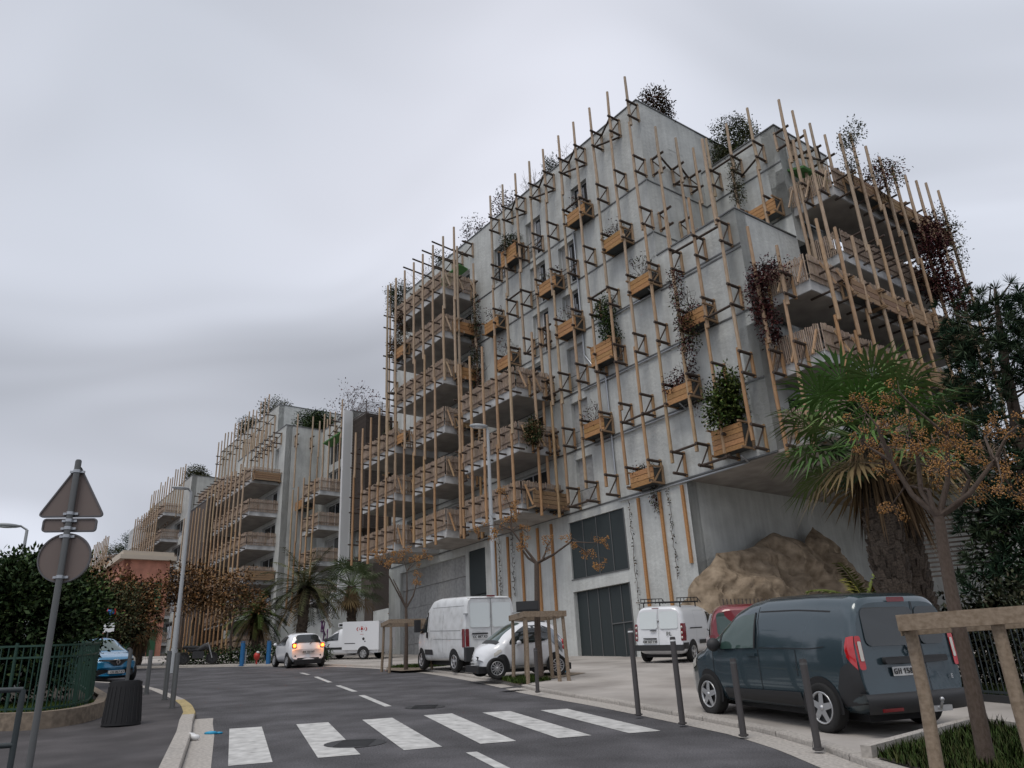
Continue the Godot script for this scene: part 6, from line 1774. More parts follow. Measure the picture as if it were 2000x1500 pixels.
	m = Mb.new(); m.ball(Vector3(0.05, 2.7, 0.05), Vector3(0.24, 0.24, 0.02), 16, 8); put("red_ring", m, M.red_paint, o)
	m = Mb.new(); m.ball(Vector3(0.05, 2.7, 0.065), Vector3(0.18, 0.18, 0.02), 16, 8); put("blue_disc", m, M.blue_sign, o)
	m = Mb.new(); m.cube(Vector3(-0.2, 2.02, 0.04), Vector3(0.3, 2.2, 0.06)); m.cube(Vector3(-0.2, 1.8, 0.04), Vector3(0.3, 1.98, 0.06)); put("white_plate", m, M.white, o)
	# railing and scooter at the left edge
	o = thing("guard_railing", "dark tubular railing at the bottom left corner beside the sign pole", "railing", G(-4.2, -6.85, 0.1))
	for q in [[0.0, 0.0], [-0.75, 0.5], [-1.5, 1.0]]:
		m = Mb.new(); m.tube([Vector3(q[0], -0.05, q[1]), Vector3(q[0], 1.1, q[1])], [0.024, 0.024], 10); put("post", m, M.dark_steel, o)
	for y in [1.1, 0.68, 0.25]:
		m = Mb.new(); m.tube([Vector3(0, y, 0), Vector3(-1.5, y, 1.0)], [0.022, 0.022], 10); put("rail", m, M.dark_steel, o)
	o = thing("parked_scooter", "scooter with a white mudguard behind the railing, cut off by the left edge", "scooter", G(-4.88, -7.05, 0.1))
	o.rotation.y = 0.3
	wheel(o, 0, 0.05, 0.25, 0.11, 6)
	m = Mb.new(); m.grid(12, 2, func(u: float, v: float) -> Vector3: return Vector3(0.29 * cos(lerpf(0.15, 2.6, u)), 0.25 + 0.29 * sin(lerpf(0.15, 2.6, u)), lerpf(-0.09, 0.09, v))); put("mudguard", m, M.white, o)
	m = Mb.new(); m.tube([Vector3(0, 0.25, 0.09), Vector3(-0.2, 0.75, 0.05), Vector3(-0.3, 1.0, 0)], [0.03, 0.035, 0.03], 8); m.tube([Vector3(-0.3, 1.0, -0.3), Vector3(-0.3, 1.02, 0.3)], [0.018, 0.018], 7); put("fork", m, M.plastic, o)
	m = Mb.new(); m.box(Vector3(-0.42, 0.55, 0), Vector3(0.06, 0.03, 0), Vector3(-0.1, 0.38, 0), Vector3(0, 0, 0.2)); put("leg_shield", m, M.white, o)
func gardens() -> void:
	# lawn with a low curb wall and green fence on the left
	var edge := [[-20.0, -13.6], [-14.0, -14.1], [-9.15, -14.40], [-8.6, -14.36], [-8.28, -14.7], [-8.15, -15.2], [-8.3, -16.2], [-9.3, -18.3], [-11.4, -21.6], [-14.5, -25.2], [-19, -28.4], [-26, -31.5]]
	var l := smooth_line(edge, 0.25)
	var o := thing("lawn_wall", "low rendered curb wall curving round the lawn on the left", "wall")
	var m := Mb.new()
	for i in l.size() - 1:
		var a := l[i]; var b := l[i + 1]
		var sa := side_of(l, i) * -0.18; var sb := side_of(l, i + 1) * -0.18
		var p := [G(a.x, a.y, 0.38), G(b.x, b.y, 0.38), G(b.x + sb.x, b.y + sb.y, 0.38), G(a.x + sa.x, a.y + sa.y, 0.38)]
		m.quad(p[3], p[0], p[1], p[2])
		m.quad(G(a.x, a.y, 0.0), G(b.x, b.y, 0.0), p[1], p[0])
	put("curb", m, M.bed_wall, o)
	var pl := PackedVector2Array()
	for i in l.size(): pl.append(l[i] - side_of(l, i) * 0.17)
	pl.append(Vector2(-40, -31.5)); pl.append(Vector2(-40, -13.6))
	m = Mb.new()
	var idp := Geometry2D.triangulate_polygon(pl)
	for i in range(0, idp.size(), 3): m.tri(G(pl[idp[i]].x, pl[idp[i]].y, 0.3), G(pl[idp[i + 1]].x, pl[idp[i + 1]].y, 0.3), G(pl[idp[i + 2]].x, pl[idp[i + 2]].y, 0.3))
	struct("lawn", m, M.soil)
	m = Mb.new()
	grass(m, 26000, func() -> Vector3: return in_poly(v2([[-12.5, -14.2], [-9.1, -14.5], [-8.4, -14.7], [-8.35, -15.4], [-8.9, -17.2], [-12.5, -17.4]]), func(p: Vector2) -> Vector3: return G(p.x, p.y, 0.29)), 0.09, [Color(0.055, 0.10, 0.018), Color(0.075, 0.12, 0.022), Color(0.10, 0.13, 0.03)])
	var gg := put("grass", m, M.leaf, self); stuff(gg); tag(gg, "mown green lawn inside the green fence on the left", "grass")
	o = thing("green_fence", "dark green iron fence curving round the lawn on the left", "fence")
	var f := PackedVector2Array()
	for i in l.size():
		if l[i].x > -15.5 and l[i].y > -24.5: f.append(l[i] - side_of(l, i) * 0.3)
	var bars := 0
	for i in f.size() - 1:
		var a := f[i]; var b := f[i + 1]
		m = Mb.new()
		for y in [0.42, 1.28, 1.48]: m.bar(G(a.x, a.y, y), G(b.x, b.y, y), 0.035, 0.035)
		put("rail", m, M.fence_green, o)
		for k in 2:
			var p := a.lerp(b, k * 0.5)
			m = Mb.new()
			m.tube([G(p.x, p.y, 0.28), G(p.x, p.y, 1.46)], [0.012, 0.012], 5)
			bars += 1
			put("bar", m, M.fence_green, o)
		if i % 8 == 0:
			m = Mb.new(); m.tube([G(a.x, a.y, 0.2), G(a.x, a.y, 1.54)], [0.03, 0.03], 8); put("post", m, M.fence_green, o)
	shrub("hedge_shrub", "big dark glossy hedge shrub behind the green fence", "shrub", G(-11.15, -17.1, 0.3), [[Vector3(0.45, 1.5, 0.1), Vector3(1.3, 1.55, 1.1)], [Vector3(-1.0, 1.2, 0.4), Vector3(1.5, 1.3, 1.1)], [Vector3(-2.6, 1.0, 1.0), Vector3(1.5, 1.15, 1.0)], [Vector3(-4.2, 0.9, 1.2), Vector3(1.4, 1.0, 1.0)], [Vector3(0.3, 2.4, -0.2), Vector3(0.7, 0.7, 0.7)]], 15000, 0.10, DK, "", false, 0.6)
	shrub("evergreen_tree", "dark green rounded tree behind the hedge shrub, below the round sign", "tree", G(-15.1, -24.9, 0.3), [[Vector3(0, 2.6, 0), Vector3(1.7, 1.4, 1.5)], [Vector3(-0.9, 3.2, 0), Vector3(1.3, 0.7, 1.1)], [Vector3(1.0, 1.8, 0.2), Vector3(1.3, 1.4, 1.2)], [Vector3(-2.4, 2.4, 0.3), Vector3(1.4, 1.2, 1.2)]], 6500, 0.11, [DK[1], DK[2], MID[0]], "", false, 1.6)
	shrub("autumn_tree", "russet autumn trees behind the arrow sign at the left edge", "tree", G(-26.0, -40.5), [[Vector3(0, 3.5, 0), Vector3(2.4, 1.9, 2.0)], [Vector3(2.2, 3.3, 0), Vector3(1.8, 1.7, 1.6)], [Vector3(-2.6, 3.0, 0), Vector3(2.0, 1.7, 1.6)]], 3600, 0.16, BRN, "autumn trees", false, 2.4)
	shrub("autumn_tree", "russet autumn tree right of the camera pole", "tree", G(-22.5, -42.5), [[Vector3(0, 3.6, 0), Vector3(1.9, 1.6, 1.7)], [Vector3(1.5, 2.9, 0), Vector3(1.5, 1.4, 1.4)]], 2200, 0.15, BRN, "autumn trees", false, 2.2)
	shrub("olive_tree", "dull green trees under the far block, right of the hedge", "tree", G(-19.8, -38.8), [[Vector3(0, 2.6, 0), Vector3(1.5, 1.7, 1.3)], [Vector3(-1.3, 3.1, 0), Vector3(1.3, 1.4, 1.2)], [Vector3(-0.6, 1.2, 0), Vector3(1.4, 1.2, 1.2)]], 3200, 0.12, OLIVE, "", false, 1.6)
	shrub("autumn_tree", "tall brown autumn tree before the far blocks, left of the slender lamp", "tree", G(-19.2, -45.0), [[Vector3(0, 4.6, 0), Vector3(1.5, 0.9, 1.4)], [Vector3(-1.3, 4.0, 0), Vector3(1.2, 0.8, 1.1)], [Vector3(1.3, 3.9, 0), Vector3(1.1, 0.8, 1.0)], [Vector3(0.2, 3.4, 0), Vector3(1.3, 0.7, 1.0)]], 1500, 0.13, BRN, "autumn trees", true, 3.2)
	shrub("autumn_tree", "thinner brown autumn tree right of the slender lamp", "tree", G(-17.0, -47.0), [[Vector3(0, 4.2, 0), Vector3(1.3, 1.0, 1.2)], [Vector3(0.9, 3.4, 0), Vector3(1.0, 0.7, 0.9)], [Vector3(-0.8, 3.0, 0), Vector3(0.9, 0.7, 0.9)]], 900, 0.12, BRN, "autumn trees", true, 2.8)
	# planted strip under the far blocks
	shrub("verge_hedge", "low dark planting along the outer side of the bend", "hedge", G(-15.5, -44.0), [[Vector3(-2, 0.35, 0), Vector3(2.2, 0.5, 0.7)], [Vector3(1.2, 0.35, 0), Vector3(2.0, 0.45, 0.7)], [Vector3(3.6, 0.3, -0.4), Vector3(1.4, 0.4, 0.6)]], 3000, 0.10, DK)
	fan_palm("feathery date palm behind the white hatchback", G(-13.9, -50.0), 4.2, 0.28, 44, 3.1, false, Vector3(0.2, 0, 0), true, OLIVE)
	fan_palm("fan palm with a red-brown trunk behind the box van", G(-11.3, -52.8), 4.3, 0.26, 34, 2.6, true, Vector3(-0.1, 0, 0), false, [Color(0.07, 0.095, 0.05), Color(0.085, 0.11, 0.06)])
	fan_palm("drooping green palm left of the date palm", G(-16.6, -50.0), 2.7, 0.22, 40, 2.4, true, Vector3(-0.1, 0, 0), true, MID)
	fan_palm("small dark fan palm far left under the pink house", G(-21.5, -45.0), 2.2, 0.2, 26, 1.6, true, Vector3.ZERO, false, DK)
	# foreground bed on the right
	var bed := v2([[3.75, -9.35], [4.6, -10.3], [6.09, -11.53], [6.2, -10.7], [6.6, -7.5], [4.4, -5.5], [4.15, -6.5]])
	m = Mb.new()
	var idb := Geometry2D.triangulate_polygon(bed)
	for i in range(0, idb.size(), 3): m.tri(G(bed[idb[i]].x, bed[idb[i]].y, KERB + 0.02), G(bed[idb[i + 1]].x, bed[idb[i + 1]].y, KERB + 0.02), G(bed[idb[i + 2]].x, bed[idb[i + 2]].y, KERB + 0.02))
	struct("planting_bed", m, M.soil)
	m = Mb.new()
	grass(m, 16000, func() -> Vector3: return in_poly(bed, func(p: Vector2) -> Vector3: return G(p.x, p.y, KERB + 0.015)), 0.12, [Color(0.035, 0.065, 0.014), Color(0.05, 0.085, 0.02), Color(0.075, 0.085, 0.03)])
	for i in 14:
		var c := in_poly(bed, func(p: Vector2) -> Vector3: return G(p.x, p.y, KERB + 0.02))
		for k in 26:
			m.col = MID[rng.randi() % 3] * rf(0.5, 1.1)
			leaf(m, c + rv() * 0.08, (Vector3(rf(-0.7, 0.7), 1, rf(-0.7, 0.7))).normalized(), rv().normalized(), rf(0.1, 0.3), 0.025)
	gg = put("grass", m, M.leaf, self); stuff(gg); tag(gg, "rough grass and weeds in the foreground bed at bottom right", "grass")
	o = thing("bed_edging", "low concrete edging round the foreground bed at bottom right", "edging")
	for q in [[3.68, -9.45, 6.09, -11.6], [6.09, -11.6, 6.35, -10.4], [6.35, -10.4, 6.9, -6.5]]:
		m = Mb.new()
		var a := G(q[0], q[1], KERB + 0.03); var b := G(q[2], q[3], KERB + 0.03)
		m.bar(a, b, 0.12, 0.2, UPN.normalized()); put("edging_stone", m, M.granite, o)
	chinaberry("near chinaberry tree with tan berry clusters inside the large guard at right", Vector3(4.55, 0.55, -8.68), [Vector3(4.55, 0.5, -8.68), Vector3(4.59, 1.43, -8.66), Vector3(4.60, 2.09, -8.66), Vector3(4.63, 2.74, -8.64), Vector3(4.66, 3.13, -8.62)],
		[Vector3(4.63, 3.44, -8.64), Vector3(4.61, 3.88, -8.65), Vector3(5.0, 3.5, -8.43), Vector3(5.23, 3.65, -8.29), Vector3(4.36, 3.84, -8.78), Vector3(4.91, 4.02, -8.48)],
		[Vector3(4.40, 4.58, -8.40), Vector3(4.21, 4.57, -8.91), Vector3(4.31, 4.29, -8.63), Vector3(4.20, 4.16, -8.99), Vector3(4.43, 4.06, -8.91), Vector3(4.35, 4.08, -8.20), Vector3(4.31, 3.89, -8.14), Vector3(4.99, 3.71, -8.90), Vector3(4.53, 3.75, -8.36), Vector3(4.82, 4.13, -8.17), Vector3(5.35, 4.09, -8.91), Vector3(4.78, 3.98, -8.51), Vector3(5.54, 4.10, -8.57), Vector3(5.48, 3.99, -8.09), Vector3(5.27, 3.70, -8.46), Vector3(5.02, 3.34, -7.92), Vector3(5.10, 3.34, -8.56), Vector3(4.43, 3.37, -9.23), Vector3(5.33, 3.56, -8.26), Vector3(5.50, 3.22, -8.46), Vector3(4.38, 3.77, -9.00), Vector3(4.58, 3.57, -8.07), Vector3(4.37, 4.04, -9.12), Vector3(4.83, 3.82, -8.25)], 0.075, 0.18, 170, 0.0095)
	var cb := Vector3(0.37, H(0.37, -22.5) + KERB, -22.5)
	chinaberry("bare chinaberry tree with berry clusters in front of the big block's gates", cb, [cb, Vector3(0.36, 3.0, -22.5), Vector3(0.40, 3.9, -22.5), Vector3(0.44, 4.86, -22.5)],
		[Vector3(0.02, 5.32, -22.5), Vector3(0.71, 5.14, -22.49), Vector3(1.46, 5.41, -22.45), Vector3(-0.22, 5.85, -22.5)],
		[Vector3(2.31, 5.28, -22.12), Vector3(2.22, 4.76, -22.43), Vector3(-0.39, 6.97, -22.37), Vector3(-0.2, 6.25, -22.6), Vector3(0.23, 5.78, -22.62), Vector3(-0.8, 5.72, -22.05), Vector3(0.06, 5.38, -22.01), Vector3(-0.44, 6.15, -22.83), Vector3(0.86, 5.38, -22.24), Vector3(1.38, 5.42, -22.19), Vector3(-1.13, 6.06, -22.97), Vector3(-0.18, 6.52, -22.47), Vector3(1.98, 5.11, -22.75)], 0.09, 0.24, 110, 0.017)
	cb = Vector3(-4.5, H(-4.5, -30.67) + KERB, -30.67)
	chinaberry("young chinaberry tree with berries before the slab-faced gateway", cb, [cb, Vector3(-4.48, 3.6, -30.67), Vector3(-4.5, 4.6, -30.67)],
		[Vector3(-4.99, 5.7, -30.6), Vector3(-4.47, 6.0, -30.68), Vector3(-4.07, 5.6, -30.73), Vector3(-5.35, 6.2, -30.54)],
		[Vector3(-5.4, 6.39, -30.26), Vector3(-5.16, 6.62, -30.61), Vector3(-4.55, 6.78, -30.53), Vector3(-4.19, 6.41, -30.82), Vector3(-3.79, 6.6, -30.89), Vector3(-5.56, 6.56, -30.05), Vector3(-4.01, 5.64, -30.25), Vector3(-4.91, 6.56, -30.95)], 0.07, 0.3, 120, 0.02)
	# tree pits
	for q in [[[[-0.77, -23.3], [-0.25, -21.5], [1.75, -24.3], [0.9, -25.2]], "grass and bare soil in the pit of the staked tree beside the tiny car"], [[[-5.56, -32.6], [-4.0, -31.9], [-3.7, -30.2], [-4.6, -29.9], [-5.3, -31.0]], "grassy pit of the young tree by the gateway"]]:
		var p := v2(q[0])
		m = Mb.new()
		var id := Geometry2D.triangulate_polygon(p)
		for i in range(0, id.size(), 3): m.tri(Vector3(p[id[i]].x, Hp(p[id[i]].x, p[id[i]].y) + 0.012, p[id[i]].y), Vector3(p[id[i + 1]].x, Hp(p[id[i + 1]].x, p[id[i + 1]].y) + 0.012, p[id[i + 1]].y), Vector3(p[id[i + 2]].x, Hp(p[id[i + 2]].x, p[id[i + 2]].y) + 0.012, p[id[i + 2]].y))
		struct("tree_pit", m, M.bed_wall)
		m = Mb.new()
		var p0: Array = q[0]
		var sub := v2([p0[0], p0[1], [p0[1][0] + 0.9, p0[1][1] - 0.9], [p0[0][0] + 0.9, p0[0][1] - 0.5]])
		grass(m, 3500, func() -> Vector3: return in_poly(sub, func(v: Vector2) -> Vector3: return Vector3(v.x, Hp(v.x, v.y) + 0.01, v.y)), 0.13, [Color(0.04, 0.075, 0.015), Color(0.06, 0.09, 0.02)])
		gg = put("grass", m, M.leaf, self); stuff(gg); tag(gg, q[1], "grass")
	# right-hand garden
	fan_palm("tall fan palm with a skirt of dead fronds behind the slate van", Vector3(7.05, 0.95, -15.5), 5.0, 0.30, 40, 2.3, true, Vector3(0.25, 0, 0.1), false, [Color(0.055, 0.105, 0.03), Color(0.04, 0.08, 0.025), Color(0.085, 0.125, 0.045)])
	fan_palm("second palm trunk close behind the tall fan palm", Vector3(7.75, 0.97, -15.9), 4.6, 0.27, 12, 1.8, true, Vector3(0.1, 0, 0), false, DK)
	var pn := thing("pine_tree", "dark pine rising at the right edge with tufted twig ends against the sky", "tree", Vector3(13.2, 1.2, -20.0))
	m = Mb.new(); m.tube([Vector3.ZERO, Vector3(0.1, 4, 0), Vector3(0.4, 8, 0.1), Vector3(0.7, 10.3, 0.2)], [0.28, 0.22, 0.12, 0.04], 8)
	for i in 46:
		var y := rf(2, 10); var a := rf(0, TAU); var ln := rf(1.0, 2.6) * (1.0 - y / 16.0)
		m.tube([Vector3(0.04 * y, y, 0), Vector3(0.04 * y + cos(a) * ln * 0.5, y + 0.1, sin(a) * ln * 0.5), Vector3(0.04 * y + cos(a) * ln, y + 0.5, sin(a) * ln)], [0.05, 0.03, 0.012], 4, false)
	put("trunk", m, M.bark, pn)
	m = Mb.new()
	for i in 900:
		var y := pow(rf(0, 1), 0.75) * 9.2 + 0.6
		var a := rf(0, TAU); var rr := (2.7 - y * 0.15) * pow(rf(0.1, 1), 0.55)
		var c := Vector3(0.05 * y + cos(a) * rr, y + rf(-0.3, 0.5), sin(a) * rr)
		var cc: Color = [Color(0.022, 0.042, 0.026), Color(0.03, 0.052, 0.03), Color(0.042, 0.06, 0.036)][rng.randi() % 3]
		for k in 38:
			m.col = cc * rf(1.2, 2.1)
			var d := (rv().normalized() + Vector3(cos(a) * 0.5, 0.5, sin(a) * 0.5)).normalized()
			leaf(m, c, d, d.cross(rv()).normalized(), rf(0.2, 0.36), 0.026)
	put("needles", m, M.dull_leaf, pn)
	shrub("evergreen_shrub", "dense dark evergreen filling the right edge below the pine", "shrub", Vector3(15.0, 1.15, -19.8), [[Vector3(0, 2.6, 0), Vector3(1.8, 2.2, 1.5)], [Vector3(-1.4, 3.4, -1.0), Vector3(1.5, 1.8, 1.3)], [Vector3(1.6, 3.4, 0), Vector3(1.6, 2.0, 1.4)], [Vector3(-0.4, 4.9, -1), Vector3(1.6, 1.3, 1.3)]], 9000, 0.12, [Color(0.02, 0.04, 0.02), Color(0.03, 0.055, 0.024), Color(0.045, 0.065, 0.03)], "", false, 1.2)
	shrub("ivy_bank", "grey-green scrubby bank behind the right-hand fence", "shrub", Vector3(9.6, 0.95, -15.8), [[Vector3(0.4, 1.0, 0), Vector3(1.5, 1.25, 0.9)], [Vector3(2.0, 1.2, 1.0), Vector3(1.5, 1.35, 0.9)], [Vector3(3.2, 1.2, 2.4), Vector3(1.4, 1.4, 0.9)], [Vector3(-0.9, 0.8, -1.2), Vector3(1.1, 1.1, 0.8)]], 12000, 0.085, [Color(0.05, 0.06, 0.035), Color(0.065, 0.072, 0.045), Color(0.04, 0.05, 0.028), Color(0.08, 0.075, 0.05)])
	o = thing("garden_fence", "thin dark metal fence along the garden at the right edge", "fence")
	for i in 62:
		var t := i / 61.0
		var p := Vector2(7.4, -16.2).lerp(Vector2(9.7, -10.2), t)
		m = Mb.new(); m.tube([Vector3(p.x, Hp(p.x, p.y), p.y), Vector3(p.x, Hp(p.x, p.y) + 1.35, p.y)], [0.011, 0.011], 5); put("bar", m, M.dark_steel, o)
	for y in [0.15, 1.25]:
		m = Mb.new(); m.bar(Vector3(7.4, Hp(7.4, -16.2) + y, -16.2), Vector3(9.7, Hp(9.7, -10.2) + y, -10.2), 0.03, 0.04); put("rail", m, M.dark_steel, o)
	m = Mb.new(); m.bar(Vector3(7.35, Hp(7.4, -16.2) + 0.03, -16.25), Vector3(9.65, Hp(9.7, -10.2) + 0.03, -10.2), 0.16, 0.16); put("plinth", m, M.plastic, o)
	m = Mb.new(); m.quad(Vector3(7.5, Hp(7.5, -16.2) + 0.03, -16.2), Vector3(9.8, Hp(9.8, -10.2) + 0.03, -10.2), Vector3(20, Hp(20, -10) + 0.03, -10), Vector3(20, Hp(20, -20) + 0.03, -22)); struct("garden_soil", m, M.soil)
	m = Mb.new(); grass(m, 7000, func() -> Vector3: return in_poly(v2([[7.6, -16.1], [9.85, -10.2], [11.2, -10.2], [9.6, -16.1]]), func(p: Vector2) -> Vector3: return Vector3(p.x, Hp(p.x, p.y) + 0.02, p.y)), 0.2, [Color(0.04, 0.07, 0.015), Color(0.07, 0.07, 0.03), Color(0.03, 0.05, 0.015)])
	gg = put("grass", m, M.leaf, self); stuff(gg); tag(gg, "rough grass behind the thin fence at the right edge", "grass")
	o = thing("lath_screen", "dark lath screen hanging between the fan palm and the pine", "screen", Vector3(11.7, 3.9, -22.1))
	for k in 16:
		m = Mb.new(); m.bar(Vector3(-1.3, k * 0.125, -0.5), Vector3(1.4, k * 0.125, 0.55), 0.02, 0.05); put("lath", m, M.slat, o)
	for t in [-1.1, 0.1, 1.2]:
		m = Mb.new(); m.bar(Vector3(t, -3.0, t * 0.39 - 0.03), Vector3(t, 2.0, t * 0.39 - 0.03), 0.06, 0.06); put("post", m, M.dark_steel, o)
	# rockwork under the overhang
	o = thing("rock_outcrop", "brown artificial rock mass piled under the overhang of the big block", "rock")
	o.transform = frame(bp(20, 30, 1.6)); off = Vector3(20, 1.6, 30)
	var nz := FastNoiseLite.new(); nz.seed = 12; nz.frequency = 0.16; nz.fractal_octaves = 4
	var cell := FastNoiseLite.new(); cell.seed = 4; cell.noise_type = FastNoiseLite.TYPE_CELLULAR; cell.frequency = 0.14; cell.cellular_return_type = FastNoiseLite.RETURN_DISTANCE2_SUB
	var prof := [[22.0, 3.3], [22.8, 4.0], [24.2, 5.4], [25.4, 6.3], [27.3, 6.5], [28.6, 7.0], [29.6, 7.4], [31.2, 7.2], [31.7, 7.0], [32.5, 7.9], [33.4, 7.4], [34.6, 6.6], [36.2, 5.6], [38.5, 4.0]]
	m = Mb.new()
	m.grid(110, 46, func(u: float, v: float) -> Vector3:
		var n := lerpf(21.6, 38.5, u)
		var top := Car.look(prof, n)
		var y := lerpf(1.4, top, pow(sin(v * PI * 0.5), 0.8))
		var s := 21.0 - 2.6 * cos(v * PI * 0.5) * 1.0 - 0.6
		var k := nz.get_noise_3d(n * 3.0, y * 3.0, s) * 1.1 + cell.get_noise_3d(n * 2.2, y * 1.5, 3.0) * 1.0
		var kk := sin(v * PI) * 0.9 + 0.15
		return L(s - k * 0.9 * kk, y + k * 0.35 * kk, n + nz.get_noise_3d(y * 4.0, n * 3.0, 9.0) * 0.4))
	put("rock_face", m, M.rock, o)
	o = thing("screened_fence", "dark railing with black cloth in front of the rockwork", "fence", Vector3(6.0, 0, -24.6))
	for i in 34:
		var t := i / 33.0
		var p := Vector3(0.2, 0, -0.3).lerp(Vector3(3.6, 0, 1.6), t)
		var gy := Hp(p.x + 6.0, p.z - 24.6)
		m = Mb.new(); m.tube([p + Vector3(0, gy, 0), p + Vector3(0, gy + 1.95, 0)], [0.02, 0.02], 5); put("bar", m, M.slat, o)
	m = Mb.new()
	for i in 12:
		var a := Vector3(1.5, 0, 0.45).lerp(Vector3(3.6, 0, 1.66), i / 12.0); var b := Vector3(1.5, 0, 0.45).lerp(Vector3(3.6, 0, 1.66), (i + 1) / 12.0)
		var ga := Hp(a.x + 6, a.z - 24.6); var gb := Hp(b.x + 6, b.z - 24.6)
		m.quad(a + Vector3(0, ga + 0.1, 0.05), b + Vector3(0, gb + 0.1, 0.05), b + Vector3(0, gb + 1.9 + rf(-0.06, 0.06), 0.05), a + Vector3(0, ga + 1.9 + rf(-0.06, 0.06), 0.05))
	put("cloth", m, M.screen_cloth, o)
	m = Mb.new(); m.bar(Vector3(0.2, Hp(6.2, -24.9) + 1.7, -0.3), Vector3(3.6, Hp(9.6, -23) + 1.7, 1.6), 0.04, 0.04); put("rail", m, M.slat, o)
	fan_palm("low yellow-green cycad before the rockwork", Vector3(8.3, Hp(8.3, -19.5), -19.5), 1.6, 0.14, 22, 1.5, false, Vector3.ZERO, true, [Color(0.14, 0.13, 0.03), Color(0.09, 0.11, 0.03), Color(0.18, 0.12, 0.03)])
	# roof gardens
	var rg := "shrubs of the roof gardens"
	var rp := func(s: float, n: float, y: float) -> Vector3: return bp(s, n, y)
	shrub("roof_shrub", "dark red upright shrub at the top corner of the tall block", "shrub", rp.call(21.6, 27.0, 29.4), [[Vector3(0, 1.1, 0), Vector3(0.75, 1.1, 0.7)], [Vector3(0.55, 0.8, -0.3), Vector3(0.4, 0.9, 0.4)]], 900, 0.11, [Color(0.05, 0.022, 0.016), Color(0.035, 0.03, 0.016)], rg)
	shrub("roof_tree", "big round olive-green roof tree between the tall and third blocks", "tree", rp.call(20.3, 31.5, 26.6), [[Vector3(0, 2.3, 0), Vector3(1.35, 1.7, 1.2)], [Vector3(0.9, 3.2, -0.6), Vector3(1.0, 1.1, 0.9)], [Vector3(-0.6, 1.0, 0.4), Vector3(0.9, 1.1, 0.9)]], 3000, 0.10, [OLIVE[0], DK[2], OLIVE[2]], rg, false, 1.2)
	shrub("roof_shrub", "dark conifer on the tall block's roof edge, left of bare twigs", "shrub", rp.call(29.9, 26.6, 29.4), [[Vector3(0, 1.5, 0), Vector3(0.6, 1.5, 0.6)]], 900, 0.09, DK, rg)
	shrub("roof_shrub", "bare pale shrub on the tall block's roof, right of the conifer", "shrub", rp.call(28.1, 26.8, 29.4), [[Vector3(0, 1.6, 0), Vector3(0.8, 1.6, 0.7)]], 0, 0.1, DK, rg, true, 1.0)
	shrub("roof_shrub", "bare twiggy roof tree left of the dark conifer", "shrub", rp.call(32.2, 26.8, 29.4), [[Vector3(0, 2.0, 0), Vector3(1.0, 2.0, 0.9)], [Vector3(0.4, 2.2, 0), Vector3(0.8, 1.6, 0.8)]], 0, 0.1, DK, rg, true, 1.4)
	shrub("roof_shrub", "reddish leafy shrub on the tall block's roof edge, upper one", "shrub", rp.call(34.9, 26.6, 29.4), [[Vector3(0, 1.7, 0), Vector3(0.9, 1.7, 0.8)]], 420, 0.12, [REDL[0], DK[1], REDL[2]], rg, false, 0.8)
	shrub("roof_shrub", "reddish open shrub on the tall block's roof edge, lower one", "shrub", rp.call(38.6, 26.6, 29.4), [[Vector3(0, 1.8, 0), Vector3(0.9, 1.8, 0.8)]], 420, 0.12, [REDL[0], REDL[2], DK[1]], rg, false, 0.8)
	shrub("roof_shrub", "dark leafy shrub on the roof above the balconies", "shrub", rp.call(42.5, 26.6, 29.4), [[Vector3(0, 1.3, 0), Vector3(1.2, 1.3, 0.9)]], 700, 0.11, DK, rg)
	shrub("roof_shrub", "bare pale roof tree above the left balconies", "shrub", rp.call(45.6, 26.8, 29.4), [[Vector3(0, 1.9, 0), Vector3(1.2, 1.9, 0.9)], [Vector3(0.5, 1.7, 0), Vector3(1.0, 1.5, 0.8)]], 0, 0.1, DK, rg, true, 1.2)
	shrub("roof_shrub", "round dark green shrub at the left end of the tall block's roof", "shrub", rp.call(46.8, 25.2, 28.3), [[Vector3(0, 1.2, 0), Vector3(1.2, 1.6, 1.0)]], 1800, 0.10, [DK[1], OLIVE[2]], rg)
	for q in [[73, 29, 25.6, 2.3, 1, "broad dark evergreen on the balconied block's roof"], [70.2, 28.5, 25.6, 1.6, 1, "smaller dark evergreen at the right of the balconied block's roof"], [84.5, 29, 30.6, 2.4, 3, "olive-green shrub on the taller plain block's roof"], [90, 28, 30.6, 1.8, 3, "dark shrub near the left end of the taller plain block's roof"], [64.5, 29.5, 25.4, 2.6, 2, "open red-leaved shrub on the pale wing's roof"], [103, 25.5, 27.6, 1.7, 3, "shrub on the far stepped block's roof"], [129, 24, 22.2, 2.6, 1, "bushy shrubs on the farthest low block's roof"], [139, 23, 22.2, 2.4, 3, "tall thin shrubs at the far end of the lowest roof"]]:
		shrub("roof_shrub", q[5], "shrub", rp.call(q[0], q[1], q[2]), [[Vector3(0, q[3] * 0.75, 0), Vector3(q[3] * 0.8, q[3] * 0.9, q[3] * 0.8)], [Vector3(q[3] * 0.7, q[3] * 0.5, 0), Vector3(q[3] * 0.5, q[3] * 0.6, q[3] * 0.5)]], 350 if q[4] == 2 else 2000, 0.16, DK if q[4] == 1 else (REDL if q[4] == 2 else OLIVE), rg, q[4] == 2, 0.8)
	# climbers and planter plants on the near block
	var pg := "plants in the hanging planters"
	var pp := func(s: float, y: float) -> Vector3: return bp(s, 24.62, y)
	shrub("planter_shrub", "large glossy evergreen in the lowest right planter", "plant", pp.call(18.3, 10.6), [[Vector3(0.1, 0.9, 0.1), Vector3(0.55, 0.9, 0.45)], [Vector3(0.25, 1.9, 0.1), Vector3(0.5, 0.7, 0.4)], [Vector3(-0.4, 1.0, 0.2), Vector3(0.45, 0.9, 0.35)]], 1500, 0.12, MID, pg)
